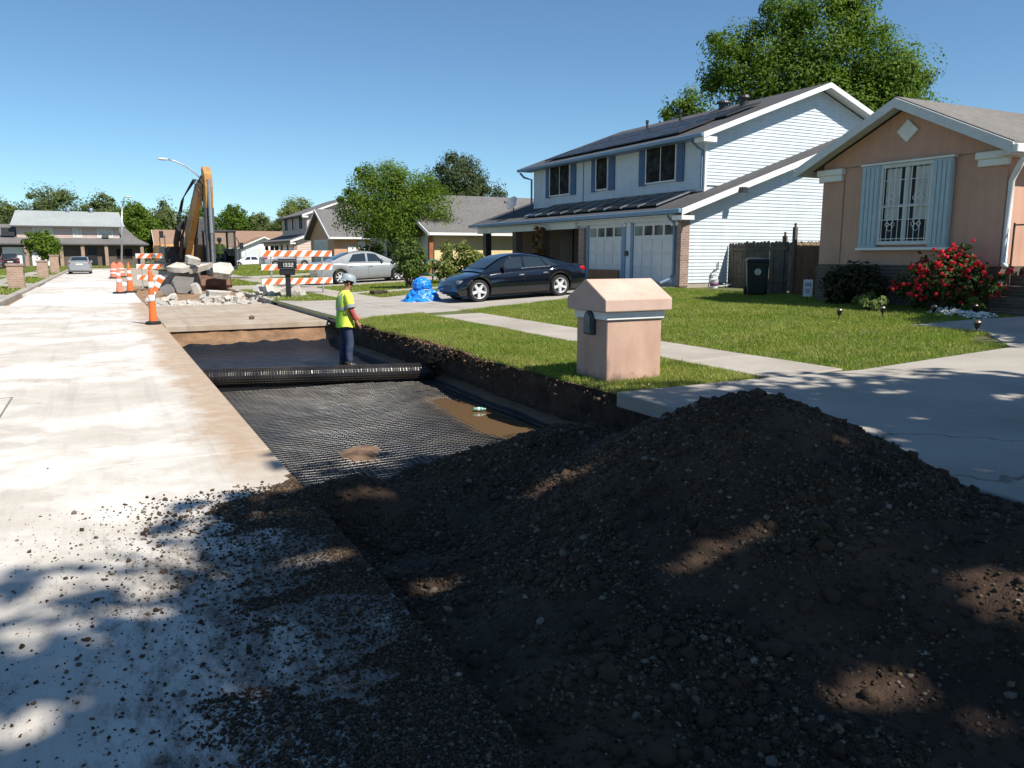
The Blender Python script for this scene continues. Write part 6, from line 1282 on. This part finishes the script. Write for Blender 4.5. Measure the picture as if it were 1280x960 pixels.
# ------------------------------------------------------------------ worker in the pit (local: x forward, y left)
def skin(name, verts, edges, radii, mat, parent, sub=2, root=0):
    me = bpy.data.meshes.new(name); me.from_pydata(verts, edges, []); me.materials.append(mat); ob = bpy.data.objects.new(name, me); COL.objects.link(ob); ob.parent = parent
    md = ob.modifiers.new('skin', 'SKIN'); md.use_smooth_shade = True
    for i, q in enumerate(radii): me.skin_vertices[0].data[i].radius = (q, q) if not isinstance(q, tuple) else q
    me.skin_vertices[0].data[root].use_root = True
    s = ob.modifiers.new('subdivision', 'SUBSURF'); s.levels = sub; s.render_levels = sub; return ob
def person(label, loc, rz, pose, seated=False):
    pr = thing('person', label, 'person', loc, rz); J = pose
    names = list(J); idx = {}; V = []; E = []; Rr = []
    def v(nm, p, r_): idx[nm] = len(V); V.append(p); Rr.append(r_)
    def e(a, b): E.append((idx[a], idx[b]))
    for nm, (p, r_) in J.items(): v(nm, p, r_)
    chains = [('pelvis', 'spine', 'chest', 'neckb', 'neck', 'jaw', 'head', 'crown')]
    for s in 'LR': chains += [('pelvis', 'hip'+s, 'knee'+s, 'calf'+s, 'ankle'+s, 'toe'+s), ('chest', 'sho'+s, 'elb'+s, 'wri'+s, 'palm'+s)]
    for c in chains:
        for a, b in zip(c[:-1], c[1:]): e(a, b)
    for s in 'LR':                                   # five fingers rooted in the palm
        pw = Vector(J['palm'+s][0]); d = (pw-Vector(J['wri'+s][0])).normalized(); side_ = Vector((1, 0, 0)) - d*d.x; side_ = side_.normalized() if side_.length > .1 else Vector((0, 1, 0)); bend = d.cross(side_)*(-1 if s == 'R' else 1)
        for k, (off, ln_) in enumerate(((.032, .045), (.018, .078), (.004, .086), (-.010, .080), (-.023, .062))):
            a = pw+side_*off+d*(.012 if k else -.02); dd = d if k else (d+side_*.9).normalized(); m_ = a+dd*ln_*.5+bend*.004; t_ = a+dd*ln_*.92+bend*ln_*.28
            v(f'f{s}{k}a', tuple(m_), .0095); v(f'f{s}{k}b', tuple(t_), .0075); e('palm'+s, f'f{s}{k}a'); e(f'f{s}{k}a', f'f{s}{k}b')
    skin('body', V, E, Rr, SKIN, pr, 2, idx['pelvis'])
    P = lambda n: J[n][0]; R2 = lambda n, k: (J[n][1] if not isinstance(J[n][1], tuple) else max(J[n][1]))*k
    # jeans
    vv = [P('pelvis'), P('hipL'), P('kneeL'), P('calfL'), P('ankleL'), P('hipR'), P('kneeR'), P('calfR'), P('ankleR'), tuple(Vector(P('pelvis')).lerp(Vector(P('spine')), .5))]
    skin('jeans', vv, [(0, 1), (1, 2), (2, 3), (3, 4), (0, 5), (5, 6), (6, 7), (7, 8), (0, 9)], [(.15, .11), .098, .082, .076, .070, .098, .082, .076, .070, (.14, .10)], DENIM, pr, 2)
    for s in 'LR':
        a = Vector(P('ankle'+s)); t_ = Vector(P('toe'+s)); skin('boot', [tuple(a+Vector((-.03, 0, .08))), tuple(a+Vector((-.03, 0, -.03))), tuple(a.lerp(t_, .6)), tuple(t_)], [(0, 1), (1, 2), (2, 3)], [.062, .060, .055, .042], DARKM, pr, 2)
    z0 = P('pelvis')[2]-.94; RG = [(.80, .0, .172, .228), (.83, .0, .170, .226), (.92, 0, .160, .215), (1.02, 0, .150, .205), (1.12, 0, .148, .202), (1.22, .005, .150, .205), (1.30, .012, .148, .204), (1.37, .018, .130, .195), (1.42, .022, .105, .165), (1.455, .03, .078, .105), (1.475, .035, .066, .07)]
    mb = MB(); n = 36
    for i, (z, x, rx, ry) in enumerate(RG):
        for j in range(n):
            q = 2*math.pi*j/n; k = 1+.028*math.sin(q*7+z*9)*math.sin(z*17+q)*(1 if i < 7 else .3); mb.v.append((x+rx*k*math.cos(q), ry*k*math.sin(q), z+z0+(.012*math.sin(3*q+1) if i == 0 else 0)))
    for i in range(len(RG)-1):
        for j in range(n): mb.f.append((i*n+j, i*n+(j+1) % n, (i+1)*n+(j+1) % n, (i+1)*n+j)); mb.mi.append(1 if 13 <= j <= 22 and i < 7 else 0)
    mb.build('vest', [HIVIS, HIVISG], pr, smooth=True)
    for s in 'LR':
        a = Vector(P('sho'+s)); e2 = Vector(P('elb'+s)); inn = a+Vector((0, -.06 if s == 'L' else .06, .01)); skin('short_sleeve', [tuple(inn), tuple(a), tuple(a.lerp(e2, .5)), tuple(a.lerp(e2, .88))], [(0, 1), (1, 2), (2, 3)], [.085, .092, .088, .085], HIVIS, pr, 2)
    for s in 'LR':
        a = Vector(P('elb'+s)); w = Vector(P('wri'+s)); up = Vector(P('sho'+s)).lerp(a, .8); skin('sleeve', [tuple(up), tuple(a), tuple(a.lerp(w, .9))], [(0, 1), (1, 2)], [.058, .056, .044], REDC, pr, 2)
        m_ = Vector(P('sho'+s)).lerp(a, .72); d = (a-Vector(P('sho'+s))).normalized(); mb = MB(); mb.tube([tuple(m_-d*.03), tuple(m_+d*.03)], .094, 16, caps=False); mb.build('sleeve_band', REFL, pr, smooth=True)
    sp_, pe, ch = Vector(P('spine')), Vector(P('pelvis')), Vector(P('chest'))
    for z_, k in ((.02, 1.0), ):
        c = sp_+Vector((0, 0, z_)); mb = MB()
        ring = [(c.x+.158*math.cos(q), c.y+.205*math.sin(q)) for q in np.linspace(0, 6.283, 33)[:-1]]; n = 32
        mb.v = [(x, y, c.z-.03) for x, y in ring]+[(x, y, c.z+.03) for x, y in ring]; mb.f = [(i, (i+1) % n, n+(i+1) % n, n+i) for i in range(n)]; mb.mi = [0]*n; mb.build('waist_band', REFL, pr, smooth=True)
    for s_ in (-1, 1):                               # reflective stripes front and back
        for fb in (-1, 1):
            mb = MB()
            for (z, x, rx, ry) in RG[4:9]:
                for yy in (.075, .125): mb.v.append((x+fb*(rx*math.sqrt(max(.02, 1-(yy/ry)**2))*1.03+.004), s_*yy, z+z0))
            mb.f = [(2*i, 2*i+1, 2*i+3, 2*i+2) for i in range(4)]; mb.mi = [0]*4; mb.build('vest_stripe', REFL, pr, smooth=True)
    # face and hard hat
    hd = Vector(P('head')); fd = (Vector(P('jaw'))-Vector(P('neck'))); tilt = J['head_tilt'] if 'head_tilt' in J else 0
    return pr, hd
def POSE(seat=False):
    if not seat: return {
        'pelvis': ((0, 0, .94), (.15, .11)), 'spine': ((.0, 0, 1.12), (.15, .11)), 'chest': ((.02, 0, 1.30), (.155, .115)), 'neckb': ((.035, 0, 1.44), .06), 'neck': ((.06, 0, 1.50), .052), 'jaw': ((.085, 0, 1.555), (.070, .075)), 'head': ((.085, 0, 1.62), (.078, .09)), 'crown': ((.07, 0, 1.69), .06),
        'hipL': ((0, .095, .90), .085), 'kneeL': ((.02, .11, .50), .062), 'calfL': ((-.02, .115, .34), .058), 'ankleL': ((-.03, .12, .10), .042), 'toeL': ((.12, .13, .045), .035),
        'hipR': ((0, -.095, .90), .085), 'kneeR': ((.05, -.11, .50), .062), 'calfR': ((.02, -.115, .34), .058), 'ankleR': ((.02, -.12, .10), .042), 'toeR': ((.17, -.13, .045), .035),
        'shoL': ((.02, .19, 1.385), .062), 'elbL': ((.07, .25, 1.12), .046), 'wriL': ((.24, .20, .98), .032), 'palmL': ((.30, .19, .95), .034),
        'shoR': ((.02, -.19, 1.385), .062), 'elbR': ((.05, -.255, 1.11), .046), 'wriR': ((.15, -.25, .89), .032), 'palmR': ((.185, -.245, .83), .034)}
    return {
        'pelvis': ((0, 0, .55), (.15, .11)), 'spine': ((.0, 0, .74), (.15, .11)), 'chest': ((.02, 0, .92), (.155, .115)), 'neckb': ((.035, 0, 1.06), .06), 'neck': ((.05, 0, 1.12), .052), 'jaw': ((.07, 0, 1.175), (.070, .075)), 'head': ((.07, 0, 1.24), (.078, .09)), 'crown': ((.055, 0, 1.31), .06),
        'hipL': ((.05, .095, .53), .085), 'kneeL': ((.42, .13, .54), .062), 'calfL': ((.46, .13, .38), .058), 'ankleL': ((.44, .13, .14), .042), 'toeL': ((.58, .14, .09), .035),
        'hipR': ((.05, -.095, .53), .085), 'kneeR': ((.42, -.13, .54), .062), 'calfR': ((.46, -.13, .38), .058), 'ankleR': ((.44, -.13, .14), .042), 'toeR': ((.58, -.14, .09), .035),
        'shoL': ((.02, .19, 1.0), .062), 'elbL': ((.12, .27, .76), .046), 'wriL': ((.36, .26, .76), .032), 'palmL': ((.43, .25, .76), .034),
        'shoR': ((.02, -.19, 1.0), .062), 'elbR': ((.12, -.27, .76), .046), 'wriR': ((.36, -.26, .76), .032), 'palmR': ((.43, -.25, .76), .034)}
def headgear(pr, hd, tilt, hat=True):
    Rt = Matrix.Rotation(tilt, 3, 'Y'); loc = lambda v: tuple(hd+Rt @ Vector(v))
    mb = MB(); prof = [(.128, .028), (.132, .034), (.128, .05), (.126, .08), (.115, .115), (.088, .145), (.05, .160), (.012, .165)]
    mb.lathe(prof, 24, tuple(hd), Rt, 1.1, .92)
    mb.add([loc((.10*math.cos(q)+.04, .105*math.sin(q), .034)) for q in np.linspace(-1.3, 1.3, 9)]+[loc((.19*math.cos(q*.8)+.0, .11*math.sin(q*.9), .012)) for q in np.linspace(-1.3, 1.3, 9)], [(i, i+1, 10+i, 9+i) for i in range(8)])
    mb.add([loc((-.10*math.cos(q)-.04, .105*math.sin(q), .034)) for q in np.linspace(-1.3, 1.3, 9)]+[loc((-.165*math.cos(q*.8), .115*math.sin(q*.9), .006)) for q in np.linspace(-1.3, 1.3, 9)], [(9+i, 10+i, i+1, i) for i in range(8)])
    mb.build('hard_hat', HAT, pr, smooth=True)
    mb = MB(); mb.lathe([(.088, -.03), (.095, .0), (.098, .035)], 16, tuple(hd), Rt, 1.0, .88); mb.build('hair', M('dark_hair', (.012, .010, .009), .8), pr, smooth=True)
    mb = MB(); mb.add([loc((.085, -.012, -.005)), loc((.085, .012, -.005)), loc((.118, 0, -.035)), loc((.088, -.017, -.042)), loc((.088, .017, -.042))], [(0, 1, 2), (0, 2, 3), (1, 4, 2), (3, 2, 4)]); mb.build('nose', SKIN, pr)
    for s_ in (-1, 1):
        mb = MB(); mb.lathe([(.004, -.006), (.012, 0), (.004, .006)], 8, loc((.082, .03*s_, .0)), Matrix.Rotation(R_(90), 3, 'Y')); mb.build('eye', BLACKM, pr, smooth=True)
        mb = MB(); mb.lathe([(.006, -.03), (.018, 0), (.006, .03)], 8, loc((-.005, .086*s_, -.015)), None, 1, .5); mb.build('ear', SKIN, pr, smooth=True)
    mb = MB(); mb.box(.078, -.022, -.068, .09, .022, -.060); mb.v = [loc(v) for v in mb.v]; mb.build('mouth', M('lip', (.26, .09, .07), .6), pr)
WZ = float(fab_z(np.array(3.95), np.array(14.5)))
w, hd = person('worker in grey hard hat and yellow vest standing in the pit', (3.95, 14.5, WZ+.005), R_(2), POSE()); headgear(w, hd, R_(16))
op, hd2 = person('seated operator in yellow vest inside the excavator cab', (5.19, 41.8, 1.02), R_(-86), POSE(True)); headgear(op, hd2, 0)
# ------------------------------------------------------------------ fence, bin, sign and small garden things
def fence(label, p0, p1, base, hts, mat, seed, gapk=()):
    f = thing('fence_panel', label, 'fence', (p0[0], p0[1], base)); rd = random.Random(seed); d = Vector((p1[0]-p0[0], p1[1]-p0[1], 0)); L_ = d.length; d.normalize(); nrm = Vector((d.y, -d.x, 0)); k = 0; x = 0.
    while x < L_-.05:
        w_ = .128; hh = hts+rd.uniform(-.02, .02); a = Vector((p0[0], p0[1], base-.05))+d*x; e_ = rd.uniform(-.008, .008); lo = .05
        poly = [a+d*0+Vector((0, 0, lo)), a+d*w_+Vector((0, 0, lo)), a+d*w_+Vector((0, 0, hh-.05)), a+d*(w_-.03)+Vector((0, 0, hh)), a+d*.03+Vector((0, 0, hh)), a+Vector((0, 0, hh-.05))]
        mb = MB(); mb.prism([tuple(q+nrm*e_) for q in poly], tuple(nrm*.018)); mb.build('picket', mat, f, world=True); x += w_+(.028 if k in gapk else .006); k += 1
    for z_ in (.35, hts-.3):
        a = Vector((p0[0], p0[1], base+z_))-nrm*.055; b = a+d*L_; mb = MB(); mb.prism([tuple(a), tuple(b), tuple(b+Vector((0, 0, .09))), tuple(a+Vector((0, 0, .09)))], tuple(nrm*.038)); mb.build('rail', mat, f, world=True)
    return f
fence('picket gate panel in dark shade-toned wood behind the trash cart', (16.6, 15.78), (16.6, 17.35), .48, 1.53, WOODG, 1, (4, 8))
f2 = fence('tan sunlit picket fence panel between the pink and blue-trimmed houses', (16.78, 15.72), (18.9, 15.72), .48, 1.50, WOODT, 2)
fence('dark picket fence running back along the pink house', (18.95, 15.72), (18.95, 20.6), .48, 1.55, WOODG, 3)
for (x, y, hh, lb) in ((16.66, 15.64, 1.85, 'tall dark gate post of the picket fence'), (16.62, 15.95, 1.62, 'short dark gate post beside the taller one')):
    p_ = thing('gate_post', lb, 'post', (x, y, .48)); mb = MB(); mb.box(-.05, -.05, -.2, .05, .05, hh); mb.build('post', WOODG, p_, bevel=.006); mb = MB(); mb.lathe([(.04, hh), (.025, hh+.03), (.045, hh+.07), (.02, hh+.11)], 10); mb.build('finial', WOODG, p_, smooth=True)
tb = thing('trash_cart', 'dark wheeled trash cart with a round white emblem by the fence', 'trash cart', (15.75, 16.05, .48), R_(-40)); BIN = M('bin_green_black', (.012, .018, .016), .5)
mb = MB(); mb.hexa([(-.23, -.24, .06), (.23, -.24, .06), (.23, .26, .06), (-.23, .26, .06)], [(-.29, -.32, .92), (.29, -.32, .92), (.29, .33, .92), (-.29, .33, .92)]); mb.build('cart_body', BIN, tb, bevel=.03, seg=2)
mb = MB(); mb.hexa([(-.31, -.35, .925), (.31, -.35, .925), (.31, .36, .925), (-.31, .36, .925)], [(-.27, -.3, 1.0), (.27, -.3, 1.0), (.27, .3, 1.03), (-.27, .3, 1.03)]); mb.build('lid', BIN, tb, bevel=.02, seg=2)
mb = MB(); mb.tube([(-.27, .38, .95), (.27, .38, .95)], .02, 8); mb.build('handle', BIN, tb)
for s_ in (-1, 1): mb = MB(); mb.lathe([(.12, -.03), (.13, 0), (.12, .03)], 16, (s_*.27, .25, .13), Matrix.Rotation(R_(90), 3, 'Y')); mb.build('wheel', RUBBER, tb, smooth=True)
EM = M('emblem_white', (.7, .7, .68), .7); Rf = Matrix.Rotation(R_(90+5.5), 3, 'X')
mb = MB(); mb.lathe([(.085, 0), (.085, .004)], 24, (0, -.300, .66), Rf); em = mb.build('emblem', EM, tb)
for (x, z, w_, h_) in ((-.03, .69, .02, .02), (.03, .69, .02, .02), (0, .66, .03, .012), (-.03, .63, .014, .03), (.03, .63, .014, .03), (0, .615, .05, .012)): mb = MB(); mb.box(x-w_/2, -.3115, z-h_/2, x+w_/2, -.300, z+h_/2); mb.build('emblem_mark', BLACKM, em)
# second cart by the yellow house
tc = thing('trash_cart', 'black wheeled trash cart against the yellow house corner', 'trash cart', (14.6, 39.0, .45), R_(30)); mb = MB(); mb.hexa([(-.25, -.25, .05), (.25, -.25, .05), (.25, .28, .05), (-.25, .28, .05)], [(-.31, -.33, .98), (.31, -.33, .98), (.31, .34, .98), (-.31, .34, .98)]); mb.build('cart_body', BLACKM, tc, bevel=.03); mb = MB(); mb.box(-.33, -.36, .985, .33, .37, 1.05); mb.build('lid', BLACKM, tc, bevel=.02)
mb = MB(); mb.lathe([(.07, 0), (.07, .004)], 20, (0, -.306, .7), Rf); mb.build('emblem', EM, tc)
# hanging sign by the corner of the pink house
sg = thing('yard_sign', 'small white notice sign on a thin stake at the pink house corner', 'sign', (14.9, 13.5, .45), R_(-48)); mb = MB(); mb.box(-.105, -.006, .16, .105, .006, .56); pl = mb.build('sign_plate', M('sign_white', (.55, .57, .62), .7), sg)
mb = MB(); mb.tube([(0, .015, -.2), (0, .015, 1.0)], .010, 6); mb.build('stake', DARKM, sg)
for z_, w_ in ((.48, .14), (.45, .15), (.42, .14), (.33, .10), (.29, .12), (.25, .08)): mb = MB(); mb.box(-w_/2, -.0075, z_-.012, w_/2, -.0055, z_+.008); mb.build('sign_marking', M('sign_ink', (.12, .14, .20), .8), pl)
# path lights
def path_light(label, loc, tilt=0):
    l_ = thing('path_light', label, 'path light', loc, 0, 'solar path lights in the lawn'); l_.rotation_euler = (tilt, tilt*.6, 0)
    mb = MB(); mb.tube([(0, 0, -.1), (0, 0, .10)], .011, 8); mb.build('stake', DARKM, l_)
    mb = MB(); mb.lathe([(.018, .085), (.035, .11), (.052, .17), (.05, .18)], 14); mb.build('lens', GLASS, l_, smooth=True)
    mb = MB(); mb.lathe([(.062, .178), (.064, .19), (.045, .215), (.02, .228), (.004, .23)], 16); mb.build('cap', M('bronze', (.30, .23, .16), .35, metal=.8), l_, smooth=True)
for lb, x, y, t_ in (('path light out on the lawn straight below the pink house sign', 12.52, 10.55, .05), ('path light on the lawn next along towards the walkway', 13.35, 10.22, -.06), ('squat path light near the bare lawn edge by the walkway', 14.15, 9.76, .2), ('path light among the white blooms by the steps', 14.72, 9.30, .1), ('path light standing at the lit front edge of the walkway', 12.30, 7.70, .05), ('path light close under the dark hedge', 14.6, 11.6, .1)):
    path_light(lb, (x, y, float(Tz(x))+.0), t_)
LEAF_R = leafmat('leaf_rose', (.018, .034, .010), (.035, .06, .016), (.08, .10, .03), .2)
# rose bush, hedge and border
rs, c = shrub('rose_bush', 'large rose bush covered in red blooms below the window', (15.0, 10.15, .46), [(0, 0, .58, .5, .78, .54), (.1, -.3, .92, .38, .40, .38), (.0, .42, .48, .42, .45, .42), (.1, -.7, .6, .4, .4, .45)], 4600, .045, LEAF_R, 71, 'rose bush')
r = np.random.default_rng(72); V = []; nb = 270; th = r.uniform(0, 6.283, nb); 
cc = c[r.choice(len(c), nb)]+r.normal(0, .05, (nb, 3)); out = cc-np.array([.15, 0, .45]); out /= np.linalg.norm(out, axis=1)[:, None]; cc = cc+out*.10+np.array([-.05, -.03, .05])
bl = []
for q in cc:
    k = 16; d = r.normal(size=(k, 3)); d /= np.linalg.norm(d, axis=1)[:, None]; s = r.uniform(.030, .055)
    t1 = np.cross(d, r.normal(size=(k, 3))); t1 /= np.linalg.norm(t1, axis=1)[:, None]; b1 = np.cross(d, t1); p_ = q+d*s*.5
    bl.append(np.stack([p_-t1*s*.75, p_+b1*s*.6+d*s*.2, p_+t1*s*.75, p_-b1*s*.6+d*s*.2], 1).reshape(-1, 3))
V = np.concatenate(bl); o = link('blooms', npmesh('blooms', V, np.arange(len(V)).reshape(-1, 4), ROSE), rs); tag(o, kind='stuff')
shrub('hedge', 'dark purple-leaved low hedge against the brick base of the pink house', (15.1, 12.3, .46), [(0, 0, .45, .40, .75, .48), (.05, .5, .35, .35, .4, .36)], 3600, .05, LEAF_H, 73, 'hedge')
shrub('border_plant', 'bright green strappy plant at the foot of the rose bush', (14.35, 11.35, .44), [(0, 0, .14, .22, .34, .16)], 500, .085, LEAF_E, 74, 'plant', None, .008)
shrub('border_plant', 'small green plant between the roses and the steps', (14.75, 9.35, .45), [(0, 0, .16, .2, .2, .18)], 350, .05, LEAF_S, 75, 'plant', None, .008)
shrub('border_plant', 'brown-tipped potted plant on the entry landing', (16.2, 8.95, 1.36), [(0, 0, .35, .2, .2, .3)], 420, .06, leafmat('leaf_dry', (.16, .12, .05), (.28, .20, .08), (.36, .28, .15), .2), 76, 'plant', None, .012)
shrub('porch_plant', 'flowering climber on the porch pier behind the dark sedan', (16.55, 29.6, .5), [(0, 0, 1.3, .28, .35, .8), (0, 0, 1.9, .22, .25, .4)], 700, .07, leafmat('leaf_climber', (.06, .09, .02), (.14, .13, .04), (.42, .11, .05), .2), 77, 'plant')
r = np.random.default_rng(79); n = 420; y = r.uniform(8.75, 10.1, n); x = 14.05+.35*(y-8.8)+r.normal(0, .1, n)*1.2+.25; P = np.stack([x, y, Tz(x)+r.uniform(.02, .11, n)], -1)
o = scatter('white_blooms', P, r.uniform(.014, .034, n), BLOOM, base='octa', seed=80); tag(o, 'band of small white flowers edging the rose bed', 'flowers')
# satellite dishes
def dish(label, loc, rz, col, el=30, arm=1.0):
    d = thing('satellite_dish', label, 'satellite dish', loc, rz); Rt = Matrix.Rotation(R_(90-el), 3, 'Y')
    mb = MB(); mb.tube([(0, 0, -.2), (0, 0, .35), (.06, 0, .55)], .025, 8); mb.build('mast', DARKM, d)
    mb = MB(); mb.lathe([(.01, 0), (.12, .008), (.22, .03), (.32, .065), (.33, .066), (.325, .06), (.22, .022), (.12, 0), (.01, -.008)], 24, (.08, 0, .62), Rt, 1.1, .9); mb.build('reflector', col, d, smooth=True)
    e_ = Vector((.08, 0, .62))+Rt @ Vector((.25, 0, .5)); mb = MB(); mb.tube([tuple(Vector((.08, 0, .5))), tuple(e_)], .014, 6); mb.box(e_.x-.04, -.03, e_.z-.04, e_.x+.05, .03, e_.z+.05); mb.build('feed_arm', GREYM, d); return d
dish('grey satellite dish on the lower roof beyond the solar panels', (17.3, 33.4, 3.32), R_(205), STEEL)
dish('rust-brown satellite dish behind the pink house roof edge', (17.2, 14.15, 3.85), R_(200), M('rusty_dish', (.42, .22, .13), .6), 25)
# street lamps
def lamp(label, loc, h_, rz, reach, lean=0):
    l_ = thing('street_lamp', label, 'street lamp', loc, rz); l_.rotation_euler = (0, lean, rz)
    mb = MB(); mb.tube([(0, 0, -.2), (0, 0, h_*.5), (0, 0, h_)], [.11, .09, .07], 10); mb.build('pole', STEEL, l_, smooth=True)
    pts = [(0, 0, h_-.3), (-reach*.2, 0, h_+.15), (-reach*.5, 0, h_+.62), (-reach*.8, 0, h_+.88), (-reach, 0, h_+.95)]; mb = MB(); mb.tube(pts, .045, 8); mb.build('arm', STEEL, l_, smooth=True)
    mb = MB(); mb.lathe([(.02, -.35), (.10, -.28), (.15, -.05), (.13, .18), (.05, .3)], 12, (-reach-.3, 0, h_+.95), Matrix.Rotation(R_(-90), 3, 'Y'), .6, 1); mb.build('lamp_head', WHITEG, l_, smooth=True)
lamp('street lamp with a long curved arm rising behind the excavator', (6.2, 56, .1), 6.5, R_(8), 2.1)
lamp('leaning grey street lamp pole in front of the end house', (1.6, 88, .1), 6.2, R_(160), .3, R_(-4.5))
# brick mailbox pillars on the left verge
for lb, x, y, h_, wd in (('square brick mailbox pillar on the left verge, lowest on the street', -3.5, 41.5, 1.12, .62), ('round-topped brick mailbox pillar beside the young tree', -3.45, 58.5, 1.15, .6), ('tall brick mailbox pillar in front of the far silver sedan', -3.5, 74, 1.5, .62)):
    p_ = thing('brick_mailbox', lb, 'mailbox', (x, y, .08), 0, 'brick mailbox pillars'); mb = MB(); mb.box(-wd/2, -wd/2, 0, wd/2, wd/2, h_-.1); mb.build('pillar', BRICKT, p_); mb = MB(); mb.box(-wd/2-.04, -wd/2-.04, h_-.1, wd/2+.04, wd/2+.04, h_); mb.build('cap', BRICKP, p_, bevel=.01)
    mb = MB(); mb.box(wd/2, -.12, h_*.55, wd/2+.02, .12, h_*.75); mb.build('letter_door', DARKM, p_)
# odds and ends by the houses
bk = thing('paint_bucket', 'white and red bucket standing by the siding wall', 'bucket', (17.9, 20.15, .5)); mb = MB(); mb.lathe([(.12, 0), (.14, .26), (.15, .28)], 16); mb.build('pail', WHITE, bk, smooth=True, angle=40); mb = MB(); mb.lathe([(.131, .08), (.141, .2)], 16); mb.build('paper_label', M('red_blue_label', (.35, .08, .08), .6, col2=(.08, .12, .35), scale=9), bk, smooth=True)
hs = MB(); hs.tube([(18.15+.25*math.cos(q)+.05*q, 20.2+.1*math.sin(q), .53+.012*q) for q in np.linspace(0, 9, 40)], .012, 6); tag(hs.build('garden_hose', WHITEG), 'pale garden hose lying beside the bucket', 'hose')
hr = thing('hose_reel', 'green hose hung on a stand beside the yellow-green shrub', 'hose reel', (13.3, 33.6, .4)); mb = MB(); mb.tube([(.35*math.cos(q)*(1+.03*math.sin(5*q)), 0, .6+.35*math.sin(q)) for q in np.linspace(0, 6.283*1, 25)[:-1]], .05, 6, closed=True); mb.build('hose', M('hose_green', (.05, .18, .09), .5), hr); mb = MB(); mb.box(-.03, .06, 0, .03, .1, .95); mb.build('stand', DARKM, hr)
cb = thing('cardboard_sheet', 'brown cardboard sheet leaning on the left garage door', 'cardboard', (16.9, 25.2, .53)); mb = MB(); mb.hexa([(-.12, -1.0, 0), (-.10, -1.0, 0), (-.10, 1.0, 0), (-.12, 1.0, 0)], [(.0, -1.0, .5), (.02, -1.0, .5), (.02, 1.0, .5), (.0, 1.0, .5)]); mb.build('sheet', CARDB, cb)
sbx = thing('meter_box', 'small dark utility box in the grass near the tarp', 'utility box', (8.6, 27.0, .18), R_(20)); mb = MB(); mb.box(-.3, -.15, 0, .3, .15, .16); mb.build('lid_box', SOILD, sbx, bevel=.02)
